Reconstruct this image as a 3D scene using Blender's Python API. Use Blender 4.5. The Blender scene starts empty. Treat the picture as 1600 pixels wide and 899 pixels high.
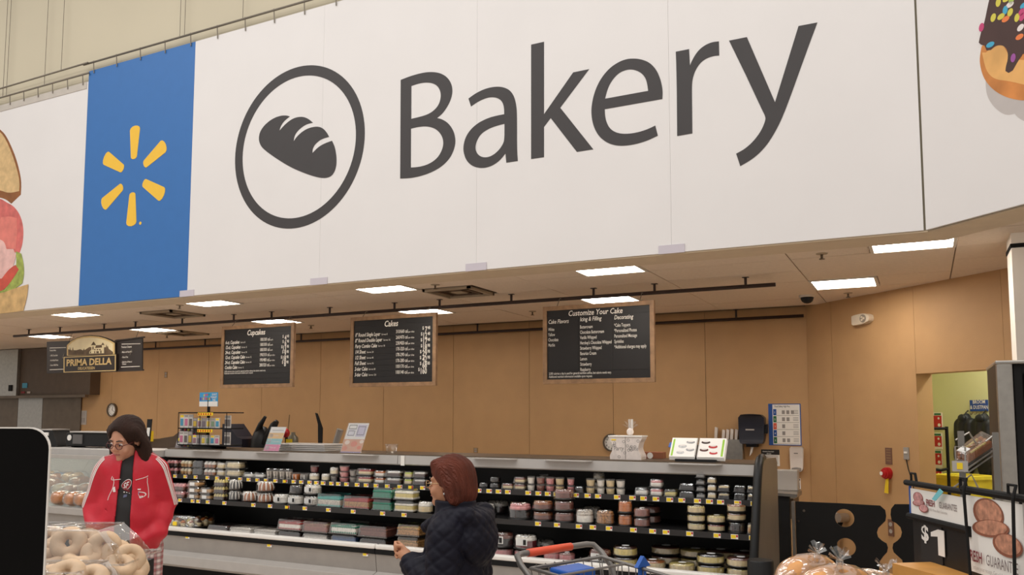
import bpy, bmesh, math, random
import numpy as np
from mathutils import Vector, Matrix
from mathutils.geometry import tessellate_polygon
random.seed(11)
rng = np.random.default_rng(5)
scene = bpy.context.scene
COL = scene.collection
PI = math.pi

# ------------------------------------------------------------------ camera
def rodrigues(r):
    r = np.array(r, float); t = np.linalg.norm(r); k = r / t
    K = np.array([[0, -k[2], k[1]], [k[2], 0, -k[0]], [-k[1], k[0], 0]])
    return np.eye(3) + math.sin(t) * K + (1 - math.cos(t)) * K @ K
ROT = rodrigues([-8.354e-2, .476, -1.765e-2]) @ np.array([[1, 0, 0], [0, 0, -1], [0, 1, 0]], float)
FOC, CX, CY, EYE = 1303.7, 768.75, 543.0, 1.65
cam_data = bpy.data.cameras.new('camera')
cam = bpy.data.objects.new('camera', cam_data); COL.objects.link(cam)
cam_data.sensor_width = 36; cam_data.lens = FOC / 1600 * 36
cam_data.shift_x = (800 - CX) / 1600; cam_data.shift_y = (CY - 449.5) / 1600
cam_data.clip_start = .05; cam_data.clip_end = 200
mw = Matrix.Identity(4)
for i in range(3):
    mw[i][0], mw[i][1], mw[i][2] = ROT[0][i], -ROT[1][i], -ROT[2][i]
mw[2][3] = EYE
cam.matrix_world = mw
scene.camera = cam

# ------------------------------------------------------------------ light and exposure
scene.view_settings.view_transform = 'Standard'
scene.view_settings.look = 'None'
scene.view_settings.gamma = 1
scene.view_settings.use_curve_mapping = False
scene.view_settings.exposure = EXPO = 0.0
world = bpy.data.worlds.new('store_hall'); scene.world = world; world.use_nodes = True
world.node_tree.nodes['Background'].inputs[0].default_value = (1.0, .955, .90, 1)
world.node_tree.nodes['Background'].inputs[1].default_value = WORLD = .55
PANEL_W = 17.0      # radiance of the flat ceiling panels over the bakery
HALL_W = 62        # watts of each fluorescent row of the sales floor
def hall_lamp(x, y, z, sx, sy, w, col=(1.0, .985, .97)):
    d = bpy.data.lights.new('hall_fluorescent_row', 'AREA'); d.shape = 'RECTANGLE'; d.size = sx; d.size_y = sy
    d.energy = w; d.color = col
    o = bpy.data.objects.new('hall_fluorescent_row', d); COL.objects.link(o); o.location = (x, y, z)
    return o
for hx in (-10.5, -6.5, -2.5, 1.5):        # rows of tubes under the high roof of the sales floor
    for hy in (-3.0, .2, 3.2):
        hall_lamp(hx, hy, 8.2, 3.4, .35, HALL_W)
scene.cycles.transparent_max_bounces = 24
scene.cycles.max_bounces = 7

# ------------------------------------------------------------------ geometry helpers
def ray(x, y):
    return ROT.T @ np.array([(x - CX) / FOC, (y - CY) / FOC, 1.0])
EYEP = np.array([0, 0, EYE])
def ony(x, y, Y): d = ray(x, y); return EYEP + d * Y / d[1]            # point on the upright plane Y
def onz(x, y, z): d = ray(x, y); return EYEP + d * (z - EYE) / d[2]     # point on the level plane z
def ond(x, y, k): d = ray(x, y); return EYEP + d * k / (d[0] + d[1])    # point on the 45 degree wall X+Y=k
def atz(x, y, depth): return EYEP + ray(x, y) * depth                   # point at a distance
RIGHT = Vector(ROT[0]).to_2d().normalized(); FWD = Vector(ROT[2]).to_2d().normalized()

class MB:
    def __init__(s): s.v = []; s.f = []; s.m = []; s.mi = 0; s.T = None
    def _add(s, vs, fs):
        b = len(s.v)
        if s.T is not None: vs = [tuple(s.T @ Vector(p)) for p in vs]
        s.v += [tuple(map(float, p)) for p in vs]
        s.f += [tuple(i + b for i in f) for f in fs]; s.m += [s.mi] * len(fs)
        return s
    def box(s, x0, x1, y0, y1, z0, z1):
        return s._add([(x0,y0,z0),(x1,y0,z0),(x1,y1,z0),(x0,y1,z0),(x0,y0,z1),(x1,y0,z1),(x1,y1,z1),(x0,y1,z1)],
                      [(0,3,2,1),(4,5,6,7),(0,1,5,4),(1,2,6,5),(2,3,7,6),(3,0,4,7)])
    def cbox(s, c, d): return s.box(c[0]-d[0]/2,c[0]+d[0]/2,c[1]-d[1]/2,c[1]+d[1]/2,c[2]-d[2]/2,c[2]+d[2]/2)
    def quad(s, a, b, c, d): return s._add([a,b,c,d], [(0,1,2,3)])
    def lathe(s, prof, n=16, c=(0,0,0), sx=1, sy=1, cap=True, rib=None):
        vs = []; fs = []
        for (r, z) in prof:
            for k in range(n):
                a = 2*PI*k/n; q = r*(1+(rib(a) if rib else 0))
                vs.append((c[0]+q*sx*math.cos(a), c[1]+q*sy*math.sin(a), c[2]+z))
        for i in range(len(prof)-1):
            for k in range(n):
                k2 = (k+1) % n
                fs.append((i*n+k, i*n+k2, (i+1)*n+k2, (i+1)*n+k))
        if cap:
            fs.append(tuple(reversed(range(n)))); fs.append(tuple((len(prof)-1)*n+k for k in range(n)))
        return s._add(vs, fs)
    def tube(s, pts, r, n=6, closed=False):
        P = [Vector(p) for p in pts]; vs = []; fs = []; L = len(P); rr = r if isinstance(r, (list, tuple)) else [r]*L
        up = None
        for i in range(L):
            a = P[i-1] if (i > 0 or closed) else P[i]; b = P[(i+1) % L] if (i < L-1 or closed) else P[i]
            t = (b-a).normalized()
            if up is None:
                up = Vector((0,0,1)) if abs(t.z) < .9 else Vector((1,0,0))
            u = t.cross(up); u = u.normalized() if u.length > 1e-6 else t.orthogonal().normalized()
            w = u.cross(t).normalized(); up = w
            for k in range(n):
                an = 2*PI*k/n
                vs.append(P[i] + (u*math.cos(an) + w*math.sin(an))*rr[i])
        for i in range(L if closed else L-1):
            j = (i+1) % L
            for k in range(n):
                k2 = (k+1) % n
                fs.append((i*n+k, i*n+k2, j*n+k2, j*n+k))
        if not closed:
            fs.append(tuple(reversed(range(n)))); fs.append(tuple((L-1)*n+k for k in range(n)))
        return s._add(vs, fs)
    def ell(s, c, r, nu=12, nv=8, p=1.0):
        vs = []; fs = []
        sp = lambda q: math.copysign(abs(q)**p, q)
        for i in range(1, nv):
            t = PI*i/nv - PI/2
            for k in range(nu):
                a = 2*PI*k/nu
                vs.append((c[0]+r[0]*sp(math.cos(t))*sp(math.cos(a)), c[1]+r[1]*sp(math.cos(t))*sp(math.sin(a)), c[2]+r[2]*sp(math.sin(t))))
        b0 = len(vs); vs.append((c[0],c[1],c[2]-r[2])); vs.append((c[0],c[1],c[2]+r[2]))
        for i in range(nv-2):
            for k in range(nu):
                k2 = (k+1) % nu; fs.append((i*nu+k, i*nu+k2, (i+1)*nu+k2, (i+1)*nu+k))
        for k in range(nu):
            k2 = (k+1) % nu; fs.append((b0, k2, k)); fs.append((b0+1, (nv-2)*nu+k, (nv-2)*nu+k2))
        return s._add(vs, fs)
    def prism(s, loops, fn, t0, t1):
        """flat outline (outer loop, then holes) in (u,v); fn(u,v,t) gives the 3D point; sides from t0 to t1"""
        loops = [list(l) for l in loops]
        flat = [p for l in loops for p in l]
        tri = tessellate_polygon([[Vector((p[0], p[1], 0)) for p in l] for l in loops])
        n = len(flat); vs = [fn(p[0], p[1], t0) for p in flat] + [fn(p[0], p[1], t1) for p in flat]
        fs = [tuple(t) for t in tri] + [tuple(i+n for i in reversed(t)) for t in tri]
        o = 0
        for l in loops:
            k = len(l)
            for i in range(k): fs.append((o+i, o+(i+1) % k, n+o+(i+1) % k, n+o+i))
            o += k
        return s._add(vs, fs)
    def text(s, body, fn, size, x=0, y=0, align='LEFT', sx=1.0, shear=0, fat=0, spacing=1.0):
        vs, fs = text_mesh(body, align, shear, fat, spacing)
        return s._add([fn(x + v[0]*size*sx, y + v[1]*size) for v in vs], fs)
    def build(s, name, mat, parent=None, smooth=False, world=True, bevel=0, kind=None, seg=2, fix=True):
        me = bpy.data.meshes.new(name)
        vs = s.v
        if parent is not None and world:
            inv = ROOTM[parent.name].inverted(); vs = [tuple(inv @ Vector(p)) for p in vs]
        me.from_pydata(vs, [], s.f)
        mats = mat if isinstance(mat, (list, tuple)) else [mat]
        for m in mats: me.materials.append(m)
        if len(mats) > 1: me.polygons.foreach_set('material_index', s.m)
        if fix:
            bm = bmesh.new(); bm.from_mesh(me); bmesh.ops.recalc_face_normals(bm, faces=bm.faces); bm.to_mesh(me); bm.free()
        if smooth:
            me.polygons.foreach_set('use_smooth', [True]*len(me.polygons))
            if smooth != True: me.set_sharp_from_angle(angle=math.radians(smooth))
        me.update()
        o = bpy.data.objects.new(name, me); COL.objects.link(o)
        if parent is not None:
            o.parent = parent; ROOTM[o.name] = ROOTM[parent.name]
        else: ROOTM[o.name] = Matrix.Identity(4)
        if bevel:
            b = o.modifiers.new('soft_edge', 'BEVEL'); b.width = bevel; b.segments = seg; b.limit_method = 'ANGLE'
        if kind: o['kind'] = kind
        return o
ROOTM = {}
_txt = {}
def text_mesh(body, align, shear, fat, spacing):
    key = (body, align, shear, fat, spacing)
    if key not in _txt:
        c = bpy.data.curves.new('lettering', 'FONT'); c.body = body; c.size = 1; c.align_x = align; c.shear = shear
        c.resolution_u = 2; c.offset = fat; c.space_character = spacing; c.fill_mode = 'FRONT'
        o = bpy.data.objects.new('lettering', c); COL.objects.link(o)
        bpy.context.view_layer.update()
        me = bpy.data.meshes.new_from_object(o.evaluated_get(bpy.context.evaluated_depsgraph_get()))
        _txt[key] = ([tuple(v.co) for v in me.vertices], [tuple(p.vertices) for p in me.polygons])
        bpy.data.objects.remove(o); bpy.data.curves.remove(c); bpy.data.meshes.remove(me)
    return _txt[key]
THINGS = []
def tag(o, label, cat, group=None):
    o['label'] = label; o['category'] = cat
    if group: o['group'] = group
    THINGS.append(o); return o
def thing(name, label, cat, loc=(0,0,0), rotz=0, group=None):
    o = bpy.data.objects.new(name, None); COL.objects.link(o); o.empty_display_size = .05
    o.location = loc; o.rotation_euler = (0, 0, rotz)
    ROOTM[o.name] = Matrix.Translation(Vector(loc)) @ Matrix.Rotation(rotz, 4, 'Z')
    return tag(o, label, cat, group)
def dup(root, loc, rotz=0, label=None, group=None, scale=None):
    def cp(o, par):
        c = o.copy(); COL.objects.link(c); c.parent = par
        for ch in o.children: cp(ch, c)
        return c
    r = cp(root, None); r.location = loc; r.rotation_euler = (0, 0, rotz)
    if scale: r.scale = scale
    if label: r['label'] = label
    if group: r['group'] = group
    THINGS.append(r); return r

# ------------------------------------------------------------------ materials
def lin(c): c = c/255; return c/12.92 if c <= .04045 else ((c+.055)/1.055)**2.4
MATS = {}
def M(name, rgb, rough=.6, metal=0, var=.06, scale=8, bump=0, bscale=60, emit=0, spec=.5, sub=0):
    if name in MATS: return MATS[name]
    m = bpy.data.materials.new(name); m.use_nodes = True; nt = m.node_tree; N = nt.nodes; L = nt.links
    p = N['Principled BSDF']; col = [lin(c) for c in rgb]
    p.inputs['Roughness'].default_value = rough; p.inputs['Metallic'].default_value = metal
    p.inputs['Specular IOR Level'].default_value = spec
    tc = N.new('ShaderNodeTexCoord')
    if var:
        no = N.new('ShaderNodeTexNoise'); no.inputs['Scale'].default_value = scale; no.inputs['Detail'].default_value = 3
        L.new(tc.outputs['Object'], no.inputs['Vector'])
        cr = N.new('ShaderNodeValToRGB'); cr.color_ramp.elements[0].position = .3; cr.color_ramp.elements[1].position = .7
        cr.color_ramp.elements[0].color = [c*(1-var) for c in col]+[1]; cr.color_ramp.elements[1].color = [min(1, c*(1+var)) for c in col]+[1]
        L.new(no.outputs['Fac'], cr.inputs['Fac']); L.new(cr.outputs['Color'], p.inputs['Base Color'])
    else: p.inputs['Base Color'].default_value = col+[1]
    if bump:
        nb = N.new('ShaderNodeTexNoise'); nb.inputs['Scale'].default_value = bscale; nb.inputs['Detail'].default_value = 2
        L.new(tc.outputs['Object'], nb.inputs['Vector'])
        b = N.new('ShaderNodeBump'); b.inputs['Strength'].default_value = bump; b.inputs['Distance'].default_value = .01
        L.new(nb.outputs['Fac'], b.inputs['Height']); L.new(b.outputs['Normal'], p.inputs['Normal'])
    if emit:
        p.inputs['Emission Color'].default_value = col+[1]; p.inputs['Emission Strength'].default_value = emit
    MATS[name] = m; return m
def clear(name, tint=(255,255,255), base=.06, rough=.08):
    if name in MATS: return MATS[name]
    m = bpy.data.materials.new(name); m.use_nodes = True; nt = m.node_tree; N = nt.nodes; L = nt.links
    N.remove(N['Principled BSDF']); out = N['Material Output']
    t = N.new('ShaderNodeBsdfTransparent'); t.inputs[0].default_value = [lin(c) for c in tint]+[1]
    g = N.new('ShaderNodeBsdfGlossy'); g.inputs['Roughness'].default_value = rough; g.inputs[0].default_value = (.9,.9,.9,1)
    lw = N.new('ShaderNodeLayerWeight'); lw.inputs['Blend'].default_value = .35
    ma = N.new('ShaderNodeMath'); ma.operation = 'MULTIPLY_ADD'; ma.inputs[1].default_value = .55; ma.inputs[2].default_value = base
    L.new(lw.outputs['Facing'], ma.inputs[0])
    # faint crinkle so the film glints unevenly
    tc = N.new('ShaderNodeTexCoord'); no = N.new('ShaderNodeTexNoise'); no.inputs['Scale'].default_value = 25
    b = N.new('ShaderNodeBump'); b.inputs['Strength'].default_value = .35; b.inputs['Distance'].default_value = .01
    L.new(tc.outputs['Object'], no.inputs['Vector']); L.new(no.outputs['Fac'], b.inputs['Height']); L.new(b.outputs['Normal'], g.inputs['Normal'])
    mx = N.new('ShaderNodeMixShader'); L.new(ma.outputs[0], mx.inputs['Fac']); L.new(t.outputs[0], mx.inputs[1]); L.new(g.outputs[0], mx.inputs[2])
    L.new(mx.outputs[0], out.inputs['Surface']); MATS[name] = m; return m
def plaid(name):
    m = bpy.data.materials.new(name); m.use_nodes = True; nt = m.node_tree; N = nt.nodes; L = nt.links; p = N['Principled BSDF']
    p.inputs['Roughness'].default_value = .85
    tc = N.new('ShaderNodeTexCoord'); cur = None
    for (axis, sc, col, w) in (('X', 9, (150,25,40), .55), ('Z', 9, (150,25,40), .55), ('X', 18, (60,40,45), .25), ('Z', 18, (60,40,45), .25)):
        wv = N.new('ShaderNodeTexWave'); wv.bands_direction = axis; wv.inputs['Scale'].default_value = sc; L.new(tc.outputs['Object'], wv.inputs['Vector'])
        cr = N.new('ShaderNodeValToRGB'); cr.color_ramp.interpolation = 'CONSTANT'; cr.color_ramp.elements[1].position = .62
        cr.color_ramp.elements[0].color = (0,0,0,1); cr.color_ramp.elements[1].color = (w,w,w,1)
        L.new(wv.outputs['Fac'], cr.inputs['Fac'])
        mx = N.new('ShaderNodeMixRGB'); mx.inputs[2].default_value = [lin(c) for c in col]+[1]
        if cur is None: mx.inputs[1].default_value = (lin(225),lin(210),lin(205),1)
        else: L.new(cur, mx.inputs[1])
        L.new(cr.outputs['Color'], mx.inputs['Fac']); cur = mx.outputs[0]
    L.new(cur, p.inputs['Base Color']); return m

m_white = M('sign_white', (232,228,226), .55, var=.015, scale=1.5)
m_char = M('sign_charcoal', (62,58,58), .6, var=.03)
m_blue = M('sign_blue', (52,112,180), .55, var=.02)
m_yellow = M('sign_yellow', (246,196,62), .55, var=.02)
m_upper = M('upper_wall_cream', (206,196,172), .8, var=.03, scale=.8)
m_soffit = M('soffit_beige', (212,192,164), .8, var=.03)
m_tile = M('ceiling_tile', (226,208,188), .9, var=.04, scale=30, bump=.25, bscale=120)
m_grid = M('ceiling_grid', (128,106,86), .6)
m_tan = M('wall_tan', (190,150,104), .62, var=.05, scale=3, bump=.12, bscale=90)
m_tan2 = M('wall_tan_seam', (150,122,86), .7)
m_floor = M('floor_concrete', (200,186,172), .35, var=.08, scale=4)
m_black = M('black_plastic', (18,17,17), .45, var=.1, spec=.35)
m_blackm = M('black_matte', (14,13,13), .7, var=.1, spec=.3)
m_brown_pipe = M('pipe_brown', (48,30,24), .5)
m_steel = M('brushed_steel', (170,165,158), .32, metal=.85, var=.08, scale=20)
m_steel_dk = M('dark_steel', (110,96,82), .4, metal=.7, var=.12, scale=6)
m_silver = M('silver_painted', (186,182,178), .4, metal=.25, var=.04)
m_lightgrey = M('light_grey_panel', (176,170,164), .5, var=.04)
m_midgrey = M('mid_grey_panel', (160,154,148), .5, var=.05)
m_chrome = M('chrome', (200,200,200), .15, metal=1, var=0)
m_paper = M('paper_white', (238,234,228), .7, var=.02)
m_ink = M('ink_dark', (30,28,28), .7, var=0)
m_red = M('signal_red', (190,30,34), .45)
m_tagy = M('tag_yellow', (245,210,40), .6)
m_wood = M('frame_wood', (152,118,86), .6, var=.25, scale=14)
m_clear = clear('clear_plastic', base=.12, rough=.10)
m_clear2 = clear('clear_film', base=.10, rough=.18)
m_glass = clear('case_glass', (245,250,248), .05, .03)
# ------------------------------------------------------------------ the room
SIGN_Y, SOFF_Y0, SOFF_Y1, SIGN_Z0, SIGN_Z1, CEIL, BACK_Y, DK = 6.17, 6.20, 6.50, 2.90, 5.63, 2.99, 10.5, 9.28
MB().box(-24, 8, -8, 16, -.1, 0).build('floor', m_floor, kind='structure')
# upper wall above the bakery (carries the banners) and its 45 degree return
MB().box(-24, .07, SOFF_Y0, SOFF_Y1, SIGN_Z0, 8.6).build('wall_upper', m_upper, kind='structure')
MB().prism([[(.07,SOFF_Y0),(3.1,3.17),(3.1,3.59),(.19,SOFF_Y1),(.07,SOFF_Y1)]], lambda u,v,t:(u,v,t), SIGN_Z0, 8.6).build('wall_upper_return', m_upper, kind='structure')
# underside of the soffit in its own beige
MB().box(-24, .07, SIGN_Y-.0, SOFF_Y1+.01, SIGN_Z0-.012, SIGN_Z0-.001).build('trim_1', m_soffit, kind='structure')
MB().prism([[(.07,SIGN_Y+.02),(3.1,3.14),(3.1,3.60),(.19,SOFF_Y1+.01),(.07,SOFF_Y1+.01)]], lambda u,v,t:(u,v,t), SIGN_Z0-.012, SIGN_Z0-.001).build('trim_2', m_soffit, kind='structure')
# ceiling: grid sheet + tiles
XL = [.27 - 1.22*k for k in range(-2, 15)]
YL = [7.30 + .61*k for k in range(-5, 6)]
NEAR = [.27 - 2.44*k for k in range(6)]
ceil = MB().prism([[(-17,6.45),(.16,6.45),(2.75,3.86),(2.8,3.86),(2.8,BACK_Y+.05),(-17,BACK_Y+.05)]], lambda u,v,t:(u,v,t), CEIL+.012, CEIL+.04).build('ceiling', m_grid, kind='structure')
lights_xy = [(L-.60, 6.70) for L in NEAR] + [(L-1.22, 8.53) for L in NEAR]
vents_xy = [(-3.39-1.22, 7.31), (-8.27-.6, 7.31), (-10.71+.02, 9.14)]
vents_xy = [(-4.63, 7.32), (-8.87, 7.32), (-10.69, 9.15)]
def near_any(x0, y0, pts): return any(abs(x0-a) < .3 and abs(y0-b) < .3 for a, b in pts)
tile_me = {}
def tile(w, d):
    key = (round(w,2), round(d,2))
    if key not in tile_me:
        o = MB().box(0, w, 0, d, 0, .018).build('ceiling_tile', m_tile, bevel=0)
        tile_me[key] = o.data; bpy.data.objects.remove(o)
    return tile_me[key]
for xi in range(len(XL)-1):
    x1, x0 = XL[xi], XL[xi+1]
    for yi in range(len(YL)-1):
        y0, y1 = YL[yi], YL[yi+1]
        if x0 + y0 > DK + .05 or y1 > BACK_Y + .45: continue
        if y1 < 6.4 and x1 < .5: continue
        if (x0 > -.5 and x0 + y0 < 6.3) or y1 < 4.4: continue
        if x1 < .5: y0 = max(y0, 6.46)
        halves = [(x0, x0+.61), (x0+.61, x1)]
        yq = YL[yi]
        full = not any(near_any(h[0], yq, lights_xy+vents_xy) for h in halves)
        for (a, b) in ([(x0, x1)] if full else halves):
            if not full and near_any(a, yq, lights_xy+vents_xy): continue
            g = .005
            o = bpy.data.objects.new('ceiling_tile', tile(b-a-2*g, min(y1, BACK_Y)-y0-2*g))
            COL.objects.link(o); o.location = (a+g, y0+g, CEIL - .006 + random.uniform(-.0015, .0015)); o.parent = ceil
# lay-in light panels
m_lamp = M('lamp_diffuser', (255,247,236), .5, var=0, emit=PANEL_W)
m_lampframe = M('lamp_frame', (214,206,194), .5)
def light_panel(label):
    t = thing('ceiling_light', label, 'light', (0,0,0), 0, 'square ceiling lights over the bakery')
    f = MB()
    for a in ((0,.60,0,.025),(0,.60,.575,.60),(0,.025,.025,.575),(.575,.60,.025,.575)): f.box(a[0],a[1],a[2],a[3],-.012,.01)
    f.build('frame', m_lampframe, t)
    MB().box(.025,.575,.025,.575,-.006,.008).build('diffuser', m_lamp, t)
    return t
ords = ['first','second','third','fourth','fifth','sixth','seventh','eighth','ninth','tenth','eleventh','twelfth']
lp = light_panel('x'); first = True
nearw = ['nearest the doughnut banner', 'above the cake customising board', 'above the middle menu board', 'left of the cupcake menu board', 'below the blue banner panel', 'at far left below sandwich banner']
for row, (pts, nm) in enumerate(((lights_xy[:6], 'front row'), (lights_xy[6:], 'rear row'))):
    for k, (x, y) in enumerate(pts):
        lab = 'bright square ceiling light of the %s, %s from the right' % (nm, ords[k])
        if first: lp.location = (x, y, CEIL-.004); lp['label'] = lab; first = False
        else: dup(lp, (x, y, CEIL-.004), 0, lab)
# air vents
m_vent = M('vent_brown', (92,72,54), .6)
m_ventl = M('vent_light', (170,152,128), .6)
def vent(x, y, lab):
    t = thing('ceiling_vent', lab, 'vent', (x, y, CEIL), 0, 'square air vents in the bakery ceiling')
    MB().box(x+.01,x+.60,y+.01,y+.60,CEIL-.002,CEIL+.01).build('backing', m_vent, t)
    for i, q in enumerate((.0,.09,.18)):
        m = MB(); a0, a1 = q+.02, .58-q
        for (x0,x1,y0,y1) in ((a0,a1,a0,a0+.03),(a0,a1,a1-.03,a1),(a0,a0+.03,a0,a1),(a1-.03,a1,a0,a1)):
            m.box(x+x0,x+x1,y+y0,y+y1,CEIL-.03+i*.008,CEIL-.004)
        m.build('louvre_ring', m_vent if i else m_ventl, t)
    MB().box(x+.24,x+.37,y+.24,y+.37,CEIL-.02,CEIL-.004).build('centre_plate', m_ventl, t)
for (x, y), lab in zip(vents_xy, ('square ceiling vent above the middle menu board', 'square ceiling vent between pipe and blue banner panel', 'dark square ceiling vent furthest back beside the delicatessen sign')): vent(x, y, lab)
# sprinklers
def sprinkler(x, y, lab):
    t = thing('fire_sprinkler', lab, 'sprinkler', (x, y, CEIL), 0, 'sprinkler heads in the bakery ceiling')
    MB().lathe([(.045,-.004),(.045,-.012),(.012,-.016)], 14, (x,y,CEIL)).build('escutcheon', m_ventl, t, smooth=40)
    MB().lathe([(.01,-.05),(.01,-.01)], 8, (x,y,CEIL)).build('stem', m_steel_dk, t, smooth=True)
    MB().lathe([(.022,-.056),(.022,-.05)], 10, (x,y,CEIL)).build('deflector', m_steel_dk, t)
for px, py, lab in ((1284,398,'sprinkler head nearest the white banner edge'),(680,447,'sprinkler head beside the vent over middle menu board'),(281,479,'sprinkler head beside the vent below the blue banner'),
                    (832,489,'sprinkler head left of the cake customising board'),(1325,460,'sprinkler head below the right rear light panel'),(486,511,'sprinkler head right of the cupcake menu board'),(261,526,'sprinkler head right of the delicatessen sign')):
    p = onz(px, py-3, CEIL); sprinkler(p[0], p[1], lab)
# dome camera
p = onz(1261, 461, CEIL)
t = thing('dome_camera', 'small dark dome security camera under the ceiling by the corner', 'camera', (p[0],p[1],CEIL))
MB().lathe([(.085,-.03),(.085,-.006)], 20, (p[0],p[1],CEIL)).build('mount_ring', m_lampframe, t, smooth=40)
MB().lathe([(.01,-.095),(.035,-.088),(.056,-.07),(.066,-.045),(.068,-.03)], 20, (p[0],p[1],CEIL)).build('dome', m_black, t, smooth=True)

# back wall with its tall wall panels
wb = MB().box(-18, -1.15, BACK_Y+.012, BACK_Y+.12, 0, CEIL+.03).build('wall_back', m_tan2, kind='structure')
xs = [-1.195-1.2135*k for k in range(15)]
pm = None
for i in range(len(xs)-1):
    if pm is None:
        o = MB().box(.003, 1.2105, 0, .012, 0, CEIL-.004).build('wall_panel', m_tan, parent=wb, world=False); pm = o.data
    else:
        o = bpy.data.objects.new('wall_panel', pm); COL.objects.link(o); o.parent = wb
    o.location = (xs[i+1], BACK_Y, 0)
# 45 degree wall with the doorway
S2 = math.sqrt(.5)
def dw(s, n, z):   # s along the wall from the corner (towards the camera side), n out into the bakery
    return (-1.2 + s*S2 - n*S2, 10.48 - s*S2 - n*S2, z)
DOOR0, DOOR1, DOORH, WT = 1.62, 2.62, 2.10, .20
def dwbox(m, s0, s1, n0, n1, z0, z1):
    P = [dw(s0,n0,z0),dw(s1,n0,z0),dw(s1,n1,z0),dw(s0,n1,z0),dw(s0,n0,z1),dw(s1,n0,z1),dw(s1,n1,z1),dw(s0,n1,z1)]
    return m._add(P, [(0,3,2,1),(4,5,6,7),(0,1,5,4),(1,2,6,5),(2,3,7,6),(3,0,4,7)])
wd = MB()
dwbox(wd, -.25, DOOR0, -WT, -.012, 0, CEIL+.03); dwbox(wd, DOOR1, 4.4, -WT, -.012, 0, CEIL+.03); dwbox(wd, DOOR0, DOOR1, -WT, -.012, DOORH, CEIL+.03)
wd = wd.build('wall_right', m_tan, kind='structure')
for (a, b, z0, z1) in ((.0,.42,0,CEIL-.004),(.426,DOOR0,0,CEIL-.004),(DOOR0+.003,DOOR1,DOORH,CEIL-.004),(DOOR1+.003,3.6,0,CEIL-.004)):
    dwbox(MB(), a, b, -.012, 0, z0, z1).build('wall_panel', m_tan, parent=wd)
# small room behind the doorway
m_green = M('room_green_wall', (206,208,160), .7, var=.03, scale=2)
dwbox(MB(), -.2, 4.6, -1.62, -1.52, 0, CEIL).build('wall_storeroom', m_green, kind='structure')
dwbox(MB(), .2, .3, -1.52, -WT, 0, CEIL).build('wall_storeroom_left', m_green, kind='structure')
dwbox(MB(), .2, 4.6, -1.52, -WT, CEIL-.05, CEIL).build('ceiling_storeroom', m_tile, kind='structure')
tl = thing('ceiling_light', 'storeroom ceiling light above the hanging jackets', 'light', dw(2.1,-.95,CEIL-.06))
tl['label'] = 'storeroom tube light out of sight above the doorway'
m_lamp2 = M('storeroom_lamp', (250,252,235), .5, var=0, emit=40)
dwbox(MB(), 1.5, 2.7, -1.05, -.85, CEIL-.09, CEIL-.06).build('diffuser', m_lamp2, tl)
dwbox(MB(), 1.48, 2.72, -1.08, -.82, CEIL-.06, CEIL-.05).build('housing', m_lampframe, tl)
# white column at the right edge, with black band
m_col = M('column_white', (246,238,228), .7, var=.02)
c0 = onz(1579, 363, CEIL)
cw = MB().box(c0[0], c0[0]+.75, c0[1], c0[1]+.35, 0, CEIL).build('wall_column', m_col, kind='structure')
MB().box(c0[0]-.006, c0[0]+.756, c0[1]-.006, c0[1]+.356, CEIL-.115, CEIL-.085).build('trim_band', m_blackm, parent=cw)

# service pipes hanging below the ceiling
def pipe(x0, x1, y, z, rods, r, lab):
    t = thing('ceiling_pipe', lab, 'pipe', (x0, y, z))
    MB().tube([(x0,y,z),(x1,y,z)], r, 10).build('pipe', m_brown_pipe, t, smooth=True)
    for x in rods:
        h = MB().tube([(x,y,z),(x,y,CEIL)], .013, 6).build('hanger_rod', m_brown_pipe, t)
        MB().box(x-.03,x+.03,y-.02,y+.02,CEIL-.012,CEIL-.006).build('clip', m_brown_pipe, parent=h)
pipe(-12.47, -1.18, 8.03, 2.893, [-12.11,-11.38,-10.41,-9.76,-8.85,-7.92,-7.28,-6.36,-5.42,-4.81,-3.91,-2.97,-2.33,-1.45], .019, 'long dark pipe under the ceiling in front of the menu boards')
pipe(-12.6, -1.22, 10.40, 2.865, [-12.1,-10.9,-9.98,-8.8,-7.55,-6.95,-5.6,-4.35,-3.55,-2.0], .019, 'long dark pipe along the top of the back wall')

# ------------------------------------------------------------------ the large hanging sign
SX = [-8.425, -6.73, -5.01, -3.33, -1.65, .045]
sign = thing('hanging_sign', 'giant white and blue banner sign reading Bakery above the counter', 'sign', (-4.2, SIGN_Y, SIGN_Z0))
for i in range(5):
    MB().box(SX[i]+.0007, SX[i+1]-.0007, SIGN_Y-.012, SIGN_Y+.012, SIGN_Z0, SIGN_Z1).build('banner_panel', m_blue if i == 0 else m_white, sign)
fs = lambda u, v, t: (u, SIGN_Y-t, v)
def px2(pts, ox, oy, sc, Y=SIGN_Y-.012):
    out = []
    for (a, b) in pts:
        q = ony(ox+a*sc, oy+b*sc, Y); out.append((q[0], q[2]))
    return out
def smooth_loop(pts, it=1, keep=38):
    """round the gentle corners of a traced outline, keep the sharp ones"""
    for _ in range(it):
        out = []; n = len(pts)
        for i in range(n):
            a, b, c = Vector(pts[i-1]), Vector(pts[i]), Vector(pts[(i+1) % n])
            ang = math.degrees((b-a).angle(c-b, 0))
            if ang > keep or ang < 1: out.append(tuple(b))
            else: out.append(tuple(b+(a-b)*.25)); out.append(tuple(b+(c-b)*.25))
        pts = out
    return pts
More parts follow.
